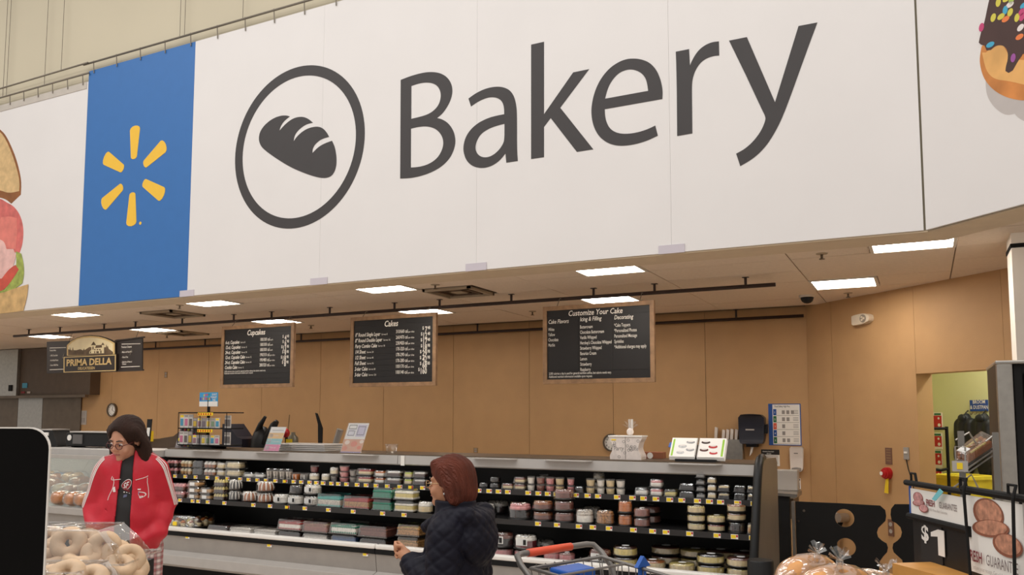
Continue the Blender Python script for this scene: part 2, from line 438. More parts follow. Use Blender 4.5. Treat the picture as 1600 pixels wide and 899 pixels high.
GLY = {
 'B': (600,110,.2003,[[(131,75),(200,48),(270,27),(330,15),(385,13),(440,22),(490,50),(525,100),(536,160),(525,220),(500,275),(460,335),(414,373),(450,380),(500,410),(540,465),(558,530),(555,590),(530,660),(490,715),(430,765),(350,805),(270,830),(200,842),(127,845)],
   [(214,122),(280,100),(340,94),(390,103),(425,130),(443,170),(444,215),(430,265),(400,305),(360,335),(320,352),(270,366),(213,379)],
   [(211,455),(260,443),(310,437),(355,440),(400,455),(435,485),(458,525),(465,570),(455,620),(425,675),(380,715),(330,740),(270,755),(210,759)]]),
 'a': (700,110,.21875,[[(147,202),(200,163),(270,130),(340,116),(395,120),(440,140),(470,180),(487,240),(493,310),(493,480),(494,580),(499,648),(417,660),(411,594),(370,645),(320,680),(270,697),(220,698),(170,682),(132,645),(112,590),(110,540),(125,480),(160,425),(210,380),(270,348),(330,328),(402,314),(402,285),(398,250),(385,220),(360,200),(325,191),(280,195),(220,220),(165,258)],
   [(404,382),(340,398),(280,423),(235,455),(207,500),(195,545),(200,580),(220,608),(250,622),(285,622),(325,605),(365,570),(395,525),(404,490)]]),
 'k': (810,55,.2226,[[(90,67),(180,47),(180,556),(385,262),(497,239),(294,510),(526,802),(411,820),(227,582),(180,645),(180,857),(90,870)]]),
 'e': (700,110,.21875,[[(1531,205),(1534,150),(1525,90),(1505,30),(1480,-15),(1440,-55),(1390,-76),(1340,-84),(1280,-82),(1220,-60),(1160,-20),(1110,35),(1070,100),(1040,180),(1025,260),(1025,330),(1040,400),(1070,460),(1110,500),(1160,528),(1220,540),(1290,537),(1360,523),(1430,500),(1499,467),(1481,395),(1430,420),(1370,440),(1310,452),(1250,455),(1200,445),(1160,420),(1135,380),(1122,330),(1120,278)],
   [(1122,203),(1135,150),(1155,100),(1185,55),(1220,20),(1265,-2),(1310,-8),(1355,3),(1395,30),(1420,75),(1430,147)]]),
 'r': (1040,60,.178,[[(90,118),(206,95),(214,240),(230,200),(260,145),(300,95),(350,58),(410,33),(468,27),(471,150),(420,155),(360,175),(310,210),(270,265),(245,325),(232,390),(231,480),(233,620),(235,835),(102,858),(99,480),(95,250)]]),
 'y': (1110,20,.2782,[[(105,157),(205,137),(363,503),(495,75),(601,55),(560,165),(500,330),(450,470),(400,600),(350,695),(300,765),(240,820),(168,862),(145,792),(190,768),(240,725),(285,665),(310,605),(308,580),(290,545),(200,352)]]),
 'loaf_emblem': (360,90,.3115,[[(143,400),(150,370),(175,335),(215,305),(255,291),(285,291),(298,296),(270,318),(252,345),(246,368),(275,335),(310,308),(340,298),(370,298),(395,310),(414,327),(380,335),(345,360),(322,390),(317,422),(335,395),(370,365),(405,350),(440,346),(465,355),(485,378),(495,398),(455,410),(425,435),(412,460),(412,480),(440,450),(475,430),(510,418),(525,450),(533,500),(532,545),(520,580),(500,600),(470,606),(430,600),(370,580),(300,550),(220,500),(160,455),(145,425)]]),
}
for g, (ox, oy, sc, loops) in GLY.items():
    L2 = [smooth_loop(px2(l, ox, oy, sc), 2) for l in loops]
    MB().prism(L2, fs, .012, .0145).build('loaf_emblem' if g == 'loaf_emblem' else 'letter', m_char, sign)
circ = lambda cx, cz, r, n=96: [(cx+r*math.cos(2*PI*i/n), cz+r*math.sin(2*PI*i/n)) for i in range(n)]
MB().prism([circ(-5.313,4.270,.803), circ(-5.313,4.270,.703)], fs, .012, .0145).build('ring_emblem', m_char, sign)
for k in range(6):
    a = PI/2 + k*PI/3; ca, sa = math.cos(a), math.sin(a); pts = []
    r0, r1, w0, w1 = .186, .564, .048, .08
    for i in range(7):
        b = -PI/2 + PI*i/6; pts.append((r1-w1*.55+w1*.55*math.cos(b), w1*math.sin(b)))
    for i in range(7):
        b = PI/2 + PI*i/6; pts.append((r0+w0*.6+w0*.6*math.cos(b), w0*math.sin(b)))
    MB().prism([[(-7.612+u*ca-v*sa, 4.290+u*sa+v*ca) for u, v in pts]], fs, .012, .0145).build('spark_ray', m_yellow, sign)
MB().prism([circ(-7.47,3.745,.018,14)], fs, .012, .014).build('trademark_dot', m_yellow, sign)
m_clip = M('joint_clip', (206,198,206), .4, var=.02)
for x in SX[1:5]: MB().box(x-.1,x+.1,SIGN_Y-.02,SIGN_Y-.0125,SIGN_Z0-.005,SIGN_Z0+.06).build('joint_clip', m_clip, sign)
m_wire = M('wire_grey', (130,122,110), .5, metal=.4)
MB().tube([(-8.5,SIGN_Y-.03,SIGN_Z1+.085),(.05,SIGN_Y-.03,SIGN_Z1+.085)], .011, 8).build('hanging_rail', m_wire, sign, smooth=True)
for k in range(22):
    x = -8.33+.385*k
    MB().tube([(x,SIGN_Y-.03,SIGN_Z1+.10),(x,SIGN_Y-.02,SIGN_Z1-.04)], .006, 5).build('hook', m_wire, sign)
for k, x in enumerate((-8.9,-6.95,-6.88,-6.05,-4.75,-4.55,-2.6,-.7)):
    MB().tube([(x,SIGN_Y-.03,SIGN_Z1+.085),(x,SIGN_Y-.03,8.6)], .0035, 5).build('suspension_wire', m_wire, sign)
# sandwich banner to the left
lb = thing('hanging_banner', 'white banner with a printed sandwich photograph at far left', 'banner', (-10.5, SIGN_Y, SIGN_Z0))
MB().box(-12.4,-10.15,SIGN_Y-.010,SIGN_Y+.010,SIGN_Z0,SIGN_Z1-.12).build('banner_panel', m_white, lb)
MB().box(-10.146,-8.43,SIGN_Y-.010,SIGN_Y+.010,SIGN_Z0,SIGN_Z1-.12).build('banner_panel', m_white, lb)
MB().box(-12.4,-8.45,SIGN_Y-.016,SIGN_Y-.0105,SIGN_Z1-.20,SIGN_Z1-.12).build('top_hem', M('hem_grey',(196,188,178),.6), lb)
MB().tube([(-12.4,SIGN_Y-.03,SIGN_Z1-.03),(-8.4,SIGN_Y-.03,SIGN_Z1-.03)], .010, 8).build('hanging_rail', m_wire, lb, smooth=True)
MB().tube([(-12.4,SIGN_Y-.05,SIGN_Z1+.06),(-8.4,SIGN_Y-.05,SIGN_Z1+.085)], .010, 8).build('hanging_rail', m_wire, lb, smooth=True)
for k in range(8):
    x = -10.4+.27*k; MB().tube([(x,SIGN_Y-.03,SIGN_Z1-.02),(x,SIGN_Y-.022,SIGN_Z1-.15)], .006, 5).build('hook', m_wire, lb)
for x in (-10.0,-9.93,-9.2): MB().tube([(x,SIGN_Y-.03,SIGN_Z1-.02),(x,SIGN_Y-.03,8.6)], .0035, 5).build('suspension_wire', m_wire, lb)
food = lambda n, c, v=.2, s=6: M('print_'+n, c, .6, var=v, scale=s)
def spr(name, pts, mat, parent, t0=.010, t1=.012, sc=60/169, ox=0, oy=180, it=2):
    MB().prism([smooth_loop(px2(pts, ox, oy, sc, SIGN_Y-.01), it)], fs, t0, t1).build(name, mat, parent)
spr('print_bread_crust', [(-320,210),(-300,80),(-240,-10),(-120,-30),(5,65),(30,95),(60,160),(80,220),(95,290),(92,350),(50,390),(20,365),(-60,355),(-280,350)], food('crust',(142,88,44)), lb)
spr('print_bread_crumb', [(-305,210),(-285,90),(-230,10),(-120,-8),(2,72),(25,105),(50,160),(72,225),(88,290),(85,335),(40,345),(0,330),(-80,320),(-275,315)], food('crumb',(214,180,128),.16,12), lb, .012, .0135)
spr('print_ham', [(-320,480),(-290,390),(-60,372),(0,365),(30,385),(60,400),(90,440),(105,500),(100,570),(85,610),(50,600),(0,610),(-120,620),(-290,600)], food('ham',(214,110,104),.22,8), lb)
spr('print_ham_fold', [(5,450),(45,445),(75,455),(78,520),(70,590),(20,585),(-10,560),(-10,480)], food('ham2',(226,128,116),.12,9), lb, .012,.0135)
spr('print_turkey', [(-300,640),(-270,560),(-60,545),(0,545),(22,560),(30,590),(60,590),(72,620),(60,665),(30,690),(10,730),(-60,740),(-270,730)], food('turkey',(232,186,178),.14,10), lb, .0135,.015)
spr('print_lettuce', [(-200,760),(20,770),(60,720),(75,660),(72,600),(95,610),(105,650),(108,700),(100,740),(60,770),(20,785),(-200,800)], food('lettuce',(160,172,82),.28,14), lb, .0145,.016)
spr('print_tomato', [(-200,730),(10,720),(40,680),(70,660),(85,680),(60,720),(30,760),(0,780),(-200,785)], food('tomato',(206,84,66),.15,8), lb, .0155,.017)
spr('print_bread_base', [(-310,760),(-200,785),(0,790),(60,765),(127,745),(122,800),(105,862),(-20,878),(-200,885),(-280,860)], food('base',(206,168,112),.22,9), lb, .0165,.018)
# doughnut banner on the 45 degree return
db = thing('hanging_banner', 'white banner with a printed sprinkled doughnut at right', 'banner', (1.2, 5.0, SIGN_Z0))
DKB = .045 + SIGN_Y
fd = lambda s, v, t: (.052 + s*S2 - t*S2, SIGN_Y - s*S2 - t*S2 + .007, v)
def dbox(m, s0, s1, t0, t1, z0, z1):
    P = [fd(s0,z0,t0),fd(s1,z0,t0),fd(s1,z0,t1),fd(s0,z0,t1),fd(s0,z1,t0),fd(s1,z1,t0),fd(s1,z1,t1),fd(s0,z1,t1)]
    return m._add(P, [(0,3,2,1),(4,5,6,7),(0,1,5,4),(1,2,6,5),(2,3,7,6),(3,0,4,7)])
dbox(MB(), .02, 1.72, -.01, .012, SIGN_Z0, SIGN_Z1).build('banner_panel', m_white, db)
dbox(MB(), 1.724, 3.3, -.01, .012, SIGN_Z0, SIGN_Z1).build('banner_panel', m_white, db)
def dpx(pts, ox=1510, oy=0, sc=90/405):
    out = []
    for a, b in pts:
        q = ond(ox+a*sc, oy+b*sc, .052+SIGN_Y+.007-.012*2*S2)
        out.append(((q[0]-.052+.012*S2)/S2, q[2]))
    return out
def dpr(name, pts, mat, t0, t1, it=2): MB().prism([smooth_loop(dpx(pts), it)], fd, t0, t1).build(name, mat, db)
dpr('print_shadow', [(135,560),(140,660),(175,730),(230,785),(285,812),(340,800),(365,830),(420,860),(520,880),(640,860),(640,600),(400,560)], M('print_shade_grey',(196,188,184),.6,var=.03), .0121, .013)
dpr('print_bun', [(108,330),(96,400),(96,450),(115,530),(150,590),(200,640),(270,680),(340,700),(405,708),(560,704),(760,660),(940,580),(1060,460),(1100,310),(1000,180),(400,200),(200,220)], food('bun',(206,132,66),.25,5), .0131, .0142)
dpr('print_bun_light', [(112,370),(140,370),(200,320),(260,320),(290,370),(320,420),(420,420),(600,470),(700,500),(760,600),(560,620),(420,600),(300,570),(200,560),(140,500)], food('bunl',(232,176,104),.15,5), .0143, .0150)
dpr('print_glaze', [(170,-30),(150,60),(130,160),(105,230),(90,300),(105,315),(130,320),(145,355),(175,352),(205,325),(240,316),(275,328),(295,365),(295,420),(280,470),(278,500),(300,514),(330,495),(360,440),(400,380),(480,360),(560,400),(640,480),(700,470),(740,380),(840,350),(920,420),(980,410),(1010,330),(1100,330),(1130,150),(1090,-60),(980,-240),(820,-360),(620,-390),(420,-330),(260,-190)], food('glaze',(74,50,46),.12,4), .0151, .0160)
spk = [(110,193,'p'),(193,125,'y'),(248,117,'y'),(280,135,'o'),(312,88,'y'),(277,72,'b'),(310,33,'w'),(228,18,'y'),(360,125,'y'),(392,85,'p'),(385,195,'w'),(378,260,'o'),(172,315,'b'),(333,408,'v'),(408,40,'b'),(395,120,'p'),(285,-8,'y'),(320,2,'g')]
sc_ = {'p':(200,70,120),'y':(216,204,80),'o':(238,130,70),'b':(70,170,205),'w':(236,226,222),'v':(160,84,160),'g':(170,196,90)}
spk += [(330+95*i+30*((j*7+i*3) % 3), -300+110*j+25*((i*5+j) % 4), 'pyobwvg'[(i*3+j*5) % 7]) for i in range(8) for j in range(5) if not (i < 1 and j > 1) and (330+95*i-620)**2/420**2+(-300+110*j+40)**2/330**2 < .8 and not (i < 2 and j > 1)]
for (a, b, c) in spk:
    an = random.uniform(.5,1.4); pts = []
    for i in range(14):
        q = 2*PI*i/14; u = 17*math.cos(q); v = 32*math.sin(q); pts.append((a+u*math.sin(an)+v*math.cos(an), b+u*math.cos(an)*-1*-1+ -v*math.sin(an)))
    MB().prism([dpx(pts)], fd, .0161, .0172).build('print_sprinkle', M('sprinkle_'+c, sc_[c], .6, var=.02), db)
# ------------------------------------------------------------------ menu boards
m_board = M('menu_black', (34,30,30), .5, var=.12, scale=3)
m_board2 = M('menu_black_slat', (26,23,23), .55, var=.1)
m_print = M('menu_print', (232,226,216), .7, var=0)
MY = 7.9
def menu(x0, x1, z0, z1, label, rows):
    t = thing('menu_board', label, 'menu board', (x0, MY, z0))
    W, H, b = x1-x0, z1-z0, .044
    for (a0,a1,c0,c1) in ((0,W,0,b),(0,W,H-b,H),(0,b,b,H-b),(W-b,W,b,H-b)):
        MB().box(x0+a0,x0+a1,MY-.02,MY+.02,z0+c0,z0+c1).build('frame_rail', m_wood, t)
    MB().box(x0+b,x1-b,MY-.006,MY+.012,z0+b,z1-b).build('board', m_board, t)
    for xx in (x0+.15, x1-.15): MB().tube([(xx,MY,z1-.01),(xx,MY+.08,2.893),(xx,8.03,2.893)], .004, 5).build('hanging_wire', m_wire, t)
    rows(t, x0+b, x1-b, z0+b, z1-b); return t
def fm(x0, z0, d=.0105): return lambda u, v: (x0+u, MY-d, z0+v)
FOOT = ['2,000 calories a day is used for general nutrition advice, but calorie needs vary.', 'Additional nutrition information available upon request.']
def price_rows(title, items, nslat, foot):
    def rows(t, x0, x1, z0, z1):
        H = z1-z0; W = x1-x0; sh = H/nslat
        for k in range(nslat): MB().box(x0+.004,x1-.004,MY-.010,MY-.0055,z0+k*sh+.004,z0+(k+1)*sh-.003).build('slat', m_board2, t)
        m = MB(); f = fm(x0, z0, .0112); m.text(title, f, .095, W/2-.02, H-.085, 'CENTER', .8, .2, .02)
        m.build('title_lettering', m_print, t, fix=False)
        for i, (a, s_, c, c2, p, q) in enumerate(items):
            y = H-.085-(i+1)*sh*1.0-.035
            def put_text(nm, *args):
                mm = MB(); mm.text(*args); mm.build(nm, m_print, t, fix=False)
            put_text('item_lettering', a, f, .060, .02, y, 'LEFT', .66, .25, .022)
            wa = max(v[0] for v in text_mesh(a,'LEFT',.25,.022,1.0)[0])*.060*.66
            put_text('serving_lettering', s_, f, .030, .035+wa, y+.004, 'LEFT', .8)
            put_text('calorie_lettering', c, f, .056, W*.545, y+.018, 'LEFT', .62, 0, .004)
            wc = max(v[0] for v in text_mesh(c,'LEFT',0,.004,1.0)[0])*.056*.62
            put_text('calorie_lettering', c2, f, .030, W*.552+wc, y+.018, 'LEFT', .8)
            put_text('price_lettering', p, f, .092, W-.075, y+.012, 'RIGHT', .66, 0, .018)
            if q: put_text('price_lettering', q, f, .05, W-.07, y+.045, 'LEFT', .68, 0, .016)
            px_ = [v[0] for v in text_mesh(p,'RIGHT',0,.018,1.0)[0]]
            put_text('price_lettering', '$', f, .05, W-.075-(max(px_)-min(px_))*.092*.66-.035, y+.045, 'LEFT', .8, 0, .014)
        if foot:
            g = MB(); g.text(FOOT[0], f, .030, .015, H*.225, 'LEFT', .72, 0, .004); g.text(FOOT[1], f, .030, .015, H*.19, 'LEFT', .72, 0, .004)
            g.build('footnote_lettering', m_print, t, fix=False)
    return rows
cup_items = [('6-ct. Cupcakes','Serves 6','180/300 cal','each','4','48'),('12-ct. Cupcakes','Serves 12','180/300 cal','each','6','98'),('24-ct. Cupcakes','Serves 24','180/300 cal','each','13','98'),
 ('12-ct. Cupcake Cake','Serves 12','190/310 cal','per slice','9','98'),('24-ct. Cupcake Cake','Serves 24','190/480 cal','per slice','18','98'),('Cookie Cake','Serves 12','280/320 cal','per slice','8','98')]
cake_items = [('8" Round Single Layer','Serves 8','310/660 cal','per slice','7','48'),('8" Round Double Layer','Serves 16','260/470 cal','per slice','12','48'),('Party Combo Cake','Serves 18','230/420 cal','per slice','17','48'),
 ('1/4 Sheet','Serves 24','170-320 cal','per slice','18','98'),('1/2 Sheet','Serves 48','170-290 cal','per slice','29','98'),('Full Sheet','Serves 96','170-280 cal','per slice','42','98'),('2-tier Cake','Serves 60','100/170 cal','per slice','68','00'),('3-tier Cake','Serves 124','100/140 cal','per slice','160','')]
menu(-7.975,-6.785,2.02,2.81,'wood framed black menu board headed Cupcakes',price_rows('Cupcakes',cup_items,11,True))
menu(-5.935,-4.765,2.005,2.82,'wood framed black menu board headed Cakes',price_rows('Cakes',cake_items,11,False))
def custom_rows(t, x0, x1, z0, z1):
    W = x1-x0; H = z1-z0; f = fm(x0, z0, .0112)
    for a, b in ((.003,.315),(.321,.648),(.654,.997)): MB().box(x0+a*W,x0+b*W,MY-.010,MY-.0055,z0+.085,z1-.075).build('slat', m_board2, t)
    MB().box(x0+.003,x1-.003,MY-.010,MY-.0055,z0+.002,z0+.08).build('slat', m_board2, t); MB().box(x0+.003,x1-.003,MY-.010,MY-.0055,z1-.07,z1-.002).build('slat', m_board2, t)
    m = MB(); m.text('Customize Your Cake', f, .078, W*.48, H-.065, 'CENTER', .82, .2, .012); m.build('title_lettering', m_print, t, fix=False)
    for s, x, y in (('Cake Flavors',.012,.135),('Icing & Filling',.333,.125),('Decorating',.665,.125)): m = MB(); m.text(s, f, .06, x*W, H-y, 'LEFT', .72, .2, .01); m.build('heading_lettering', m_print, t, fix=False)
    for x, y0, ls in ((.012,.21,['White','Yellow','Chocolate','Marble']),(.333,.20,['Buttercream','Chocolate Buttercream','Vanilla Whipped',"Hershey's Chocolate Whipped",'Strawberry Whipped','Bavarian Cream','Lemon','Strawberry','Raspberry']),(.665,.20,['*Cake Toppers','*Personalized Photos','Personalized Message','Sprinkles','*Additional charges may apply'])):
        for i, s in enumerate(ls): m = MB(); m.text(s, f, .048, x*W, H-y0-i*.054, 'LEFT', .56, 0, .004); m.build('item_lettering', m_print, t, fix=False)
    m = MB(); m.text(FOOT[0], f, .034, .02, .05, 'LEFT', .62, 0, .006); m.text(FOOT[1], f, .034, .02, .018, 'LEFT', .62, 0, .006); m.build('footnote_lettering', m_print, t, fix=False)
menu(-3.475,-2.295,2.0,2.80,'wood framed black board headed Customize Your Cake',custom_rows)

# ------------------------------------------------------------------ delicatessen sign
DY = 7.9
q = lambda a, b, Y=DY: (lambda r: (r[0], r[2]))(ony(90+a*.09375, 515+b*.09375, Y))
t = thing('delicatessen_sign', 'dark arched hanging sign reading Prima Della Delicatessen', 'sign', (ony(145,580,DY)[0], DY, 2.2))
m_sdark = M('deli_sign_dark', (38,28,24), .55); m_gold = M('deli_sign_gold', (206,178,120), .6, var=.04); m_cream = M('deli_sign_cream', (222,208,170), .6, var=.08, scale=5)
m_hill = M('deli_sign_hills', (96,78,58), .7, var=.3, scale=14)
fq = lambda u, v, tt: (u, DY-tt, v)
def sg(name, pts, mat, t0, t1, holes=(), par=None): return MB().prism([[q(*p) for p in pts]]+[[q(*p) for p in h] for h in holes], fq, t0, t1).build(name, mat, par or t)
sg('side_panel', [(-190,205),(175,190),(175,720),(-190,735)], m_sdark, -.03, -.01)
sg('side_panel', [(960,170),(1400,130),(1395,665),(960,690)], m_sdark, -.03, -.01)
sg('roll_cap', [(960,180),(1440,118),(1440,138),(960,200)], m_sdark, -.02, .01); sg('roll_cap', [(960,680),(1420,662),(1425,688),(960,708)], m_sdark, -.02, .01)
arc = [(175,440),(178,265),(240,205),(340,150),(460,118),(580,110),(700,120),(810,150),(900,188),(972,228),(972,430)]
sg('arch_panel', [(165,445),(168,255),(240,192),(340,138),(460,105),(580,97),(700,107),(815,138),(905,175),(982,220),(984,430)], m_sdark, -.01, .018)
sg('arch_border', arc, m_gold, .018, .021)
sg('arch_sky', [(200,430),(203,280),(260,222),(350,170),(465,142),(580,136),(695,146),(800,174),(885,208),(945,245),(945,425)], m_cream, .021, .023)
sg('hills', [(200,432),(203,330),(225,345),(228,300),(240,345),(268,350),(280,300),(290,348),(340,350),(400,332),(450,352),(465,320),(475,350),(520,318),(560,295),(590,300),(830,300),(838,255),(850,300),(860,275),(875,325),(945,378),(945,425)], m_hill, .023, .025)
cas = sg('castle', [(555,405),(560,370),(590,345),(592,262),(660,262),(662,285),(762,270),(764,258),(800,262),(800,400)], m_cream, .025, .027)
sg('roof', [(585,268),(628,205),(668,265)], m_hill, .027, .029, par=cas); sg('roof', [(755,265),(782,222),(810,262)], m_hill, .027, .029, par=cas); sg('roof', [(655,315),(670,268),(762,262),(770,305)], m_hill, .027, .029, par=cas)
for (a, b, c, d) in ((610,290,628,340),(570,370,585,400),(640,330,660,350),(680,330,705,350),(720,330,745,350),(675,365,715,400),(640,365,655,400),(740,355,760,400)): sg('window', [(a,b),(c,b),(c,d),(a,d)], m_hill, .027, .029, par=cas)
sg('name_plate', [(120,450),(1012,410),(1010,705),(125,732)], m_sdark, -.01, .03)
sg('plate_border', [(132,462),(1002,422),(1000,692),(132,722)], m_gold, .03, .032, holes=[[(148,474),(988,436),(986,680),(148,708)]])
def deli_text(body, a, b, sizepx, par, name, mat, sx=1.0, fat=0, slope=-.042, d=.034):
    m = MB()
    o = q(a, b); s = abs(q(a, b-sizepx)[1]-o[1])
    m.text(body, lambda u, v: (o[0]+u, DY-d, o[1]+v-.0*u), s, 0, 0, 'LEFT', sx, 0, fat)
    return m.build(name, mat, par, fix=False)
deli_text('PRIMA DELLA', 178, 612, 150, t, 'lettering', m_gold, 1.22, .03)
deli_text('DELICATESSEN', 372, 675, 62, t, 'lettering', m_gold, 1.02, .02)
for ln, bb in (('Premium Cheeses',310),('- Made with Real Milk',392),('- Gluten Free',476),('- Selection of Natural',556),('  Cheeses',590)): deli_text(ln, 1055, bb, 40 if bb > 320 else 46, t, 'lettering', m_print, .72 if bb > 320 else .72, .01, d=-.009)
for ln, bb in (('Premium Meats',365),('- 100% Choice Beef',450),('- No Artificial Flavors',530),('- Gluten & MSG Free',610)): deli_text(ln, -140, bb, 40, t, 'lettering', m_print, .62, .01, d=-.009)
for a0, a1, b0, b1 in ((1060,1370,245,238),(1050,1360,628,615),(-140,130,310,302),(-140,120,672,662)): sg('rule', [(a0,b0-4),(a1,b1-4),(a1,b1+4),(a0,b0+4)], m_print, .0, .002) if False else sg('rule', [(a0,b0-5),(a1,b1-5),(a1,b1+5),(a0,b0+5)], m_print, -.0095, -.007)
for px in (100, 205): 
    xx = ony(px, 540, DY)[0]; MB().tube([(xx,DY-.015,2.5),(xx,8.03,2.893)], .004, 5).build('hanging_wire', m_wire, t)

# ------------------------------------------------------------------ extractor hood and steel wall at far left
HY = 10.28
a = ony(140, 617, HY); b_ = ony(30, 617, HY)
t = thing('extractor_hood', 'dark brown extractor hood with steel end at the far left', 'hood', (a[0], HY, a[2]))
m_hood = M('hood_brown', (92,76,62), .5, metal=.3, var=.08)
MB().box(b_[0], a[0], HY, BACK_Y-.01, a[2], CEIL-.02).build('canopy', m_hood, t)
MB().box(b_[0]-1.6, b_[0]-.01, HY-.06, BACK_Y-.01, a[2]-.02, CEIL-.02).build('steel_canopy', m_steel, t)
MB().box(b_[0]-1.6, a[0]-.02, HY-.08, HY-.01, a[2]-.05, a[2]).build('drip_edge', m_steel_dk, t)
for px, c, w, h in ((42,(80,160,190),14,10),(38,(150,50,54),10,4),(47,(190,176,166),9,4)):
    p0 = ony(px-w/2, 604-h/2 if h > 5 else 612, HY-.01); s = 9.8/1000
    MB().box(p0[0], p0[0]+w*.0105, HY-.012, HY-.002, p0[2]-h*.0095, p0[2]).build('sticker', M('sticker_%d' % c[0], c, .6), t)
p0 = ony(14, 602, HY-.07); MB().box(p0[0], p0[0]+.09, HY-.08, HY-.062, p0[2]-.12, p0[2]).build('switch_box', m_blackm, t)
t = thing('steel_wall_cladding', 'brushed steel wall cladding below the brown hood', 'cladding', (a[0]-2, BACK_Y-.03, 0))
x1 = ony(126, 640, BACK_Y-.03)[0]; x2 = ony(66, 640, BACK_Y-.03)[0]
MB().box(x2+.01, x1, BACK_Y-.03, BACK_Y-.005, 0, a[2]+.05).build('panel', m_steel_dk, t)
MB().box(x2-.75, x2, BACK_Y-.03, BACK_Y-.005, 0, a[2]+.05).build('panel', m_steel, t)
MB().box(x2-2.6, x2-.76, BACK_Y-.03, BACK_Y-.005, 0, a[2]+.05).build('panel', m_steel_dk, t)

# ------------------------------------------------------------------ things on the back wall
def clock(px, py, r, lab):
    p = ony(px, py, BACK_Y-.01); t = thing('wall_clock', lab, 'clock', (p[0], BACK_Y-.002, p[2]-r))
    X, Z = p[0], p[2]; fc = lambda u, v, tt: (X+u, BACK_Y-tt, Z+v)
    MB().prism([circ(0,0,r,32), circ(0,0,r*.84,32)], fc, .0, .045).build('rim', m_steel_dk, t, smooth=40)
    MB().prism([circ(0,0,r*.85,32)], fc, .0, .02).build('dial', m_paper, t)
    n = MB()
    for k in range(12):
        an = PI/2-k*PI/6; n.text(str(k or 12), lambda u, v: (X+u, BACK_Y-.0215, Z+v), r*.3, r*.66*math.cos(an), r*.66*math.sin(an)-r*.1, 'CENTER', .9, 0, .02)
    n.build('numerals', m_ink, t, fix=False)
    for an, l, w in ((1.35,.5,.035),(-.5,.66,.025)):
        c, s = math.cos(an), math.sin(an)
        MB().prism([[(-s*w*r,c*w*r),(l*r*c-s*w*r*.5,l*r*s+c*w*r*.5),(l*r*c+s*w*r*.5,l*r*s-c*w*r*.5),(s*w*r,-c*w*r)]], fc, .022, .025).build('hand', m_ink, t)
clock(956, 692, .115, 'round wall clock partly hidden behind the white cake box')
clock(176, 641, .125, 'round wall clock above the woman in the red jacket')
# towel dispenser
p = ony(1177, 671, BACK_Y); X, Z = p[0], p[2]
t = thing('towel_dispenser', 'dark navy paper towel dispenser on the back wall', 'dispenser', (X, BACK_Y, Z-.2))
m_navy = M('dispenser_navy', (34,34,46), .35)
sx = .145
outl = [(-sx,-.13),(-sx+.02,-.17),(0,-.18),(sx-.02,-.17),(sx,-.13),(sx+.005,.14),(sx-.03,.175),(0,.185),(-sx+.03,.175),(-sx-.005,.14)]
MB().prism([smooth_loop(outl,2)], lambda u, v, tt: (X+u, BACK_Y-.005-tt*(1-(u/sx)**2*.35), Z+v), 0, .22).build('cover', m_navy, t, smooth=50)
MB().box(X-.06,X+.06,BACK_Y-.16,BACK_Y-.01,Z-.21,Z-.17).build('outlet', m_black, t)
MB().box(X+sx-.005,X+sx+.03,BACK_Y-.1,BACK_Y-.02,Z-.05,Z+.06).build('side_lever', m_black, t)
MB().box(X-.05,X+.05,BACK_Y-.228,BACK_Y-.224,Z-.012,Z+.004).build('name_strip', m_lightgrey, t)
MB().prism([[(-.03,-.32),(.0,-.28),(.015,-.21),(-.01,-.21),(-.02,-.27)]], lambda u, v, tt: (X+u, BACK_Y-.09-tt, Z+v), 0, .03).build('paper_end', m_paper, t)
# posters and notices on the back wall
def notice(name, label, cat, px0, py0, px1, py1, base, draw, Y=BACK_Y):
    p0 = ony(px0, py1, Y); p1 = ony(px1, py0, Y); W, H = p1[0]-p0[0], p1[2]-p0[2]
    t = thing(name, label, cat, (p0[0], Y, p0[2]))
    MB().box(p0[0],p1[0],Y-.008,Y-.001,p0[2],p1[2]).build('sheet', base, t)
    def rect(nm, a, b, c, d, mat, lift=.0095): return MB().box(p0[0]+a*W,p0[0]+c*W,Y-lift,Y-.008,p0[2]+(1-d)*H,p0[2]+(1-b)*H).build(nm, mat, t)
    def txt(s, a, b, sz, mat=m_ink, al='LEFT', sx=.9, fat=.01):
        m = MB(); m.text(s, lambda u, v: (p0[0]+a*W+u, Y-.0105, p0[2]+(1-b)*H+v), sz*H, 0, 0, al, sx, 0, fat); m.build('lettering', mat, t, fix=False)
    draw(rect, txt); return t
m_pblue = M('poster_blue', (40,84,160), .6); m_pgreen = M('poster_green', (40,110,70), .6); m_por = M('poster_orange', (222,96,66), .6); m_pgrey = M('poster_grey', (150,144,140), .6)
def food_poster(rect, txt):
    rect('border', 0.0, .0, .13, 1, m_pblue); rect('border', .13, .0, 1, .02, m_pblue); rect('border', .13,.98,1,1,m_pblue); rect('border', .97,.02,1,.98,m_pblue)
    txt('Food Safety High Five', .2, .085, .055, sx=.72)
    for i, c in enumerate((m_pblue, m_pgreen, m_por, m_pblue, m_pgreen)):
        y = .13+i*.168; rect('step_block', .15, y, .25, y+.15, c); rect('rule', .25, y+.15, .94, y+.158, m_pgrey); txt(str(i+1), .18, y+.1, .06, m_paper)
        for k in range(3 if i in (0,) else 2 if i in (1,4) else 1): rect('drawing', .42+k*.14, y+.03, .51+k*.14, y+.12, m_pgrey)
        for k in range(3): rect('text_line', .76, y+.03+k*.035, .92, y+.042+k*.035, m_pgrey)
notice('safety_poster', 'blue edged Food Safety High Five poster on the back wall', 'poster', 1202, 631, 1251, 696, m_paper, food_poster)
def att(rect, txt):
    rect('header', 0,0,1,.32,m_ink); txt('Attention Associates',.08,.16,.11,m_paper,sx=.72); txt('All hands',.3,.29,.10,m_paper,sx=.72)
    rect('hand_drawing', .1,.45,.35,.9,m_pgrey)
    for k in range(6): rect('text_line', .42 if k > 1 else .1, .38+k*.09, .92, .41+k*.09, m_pgrey)
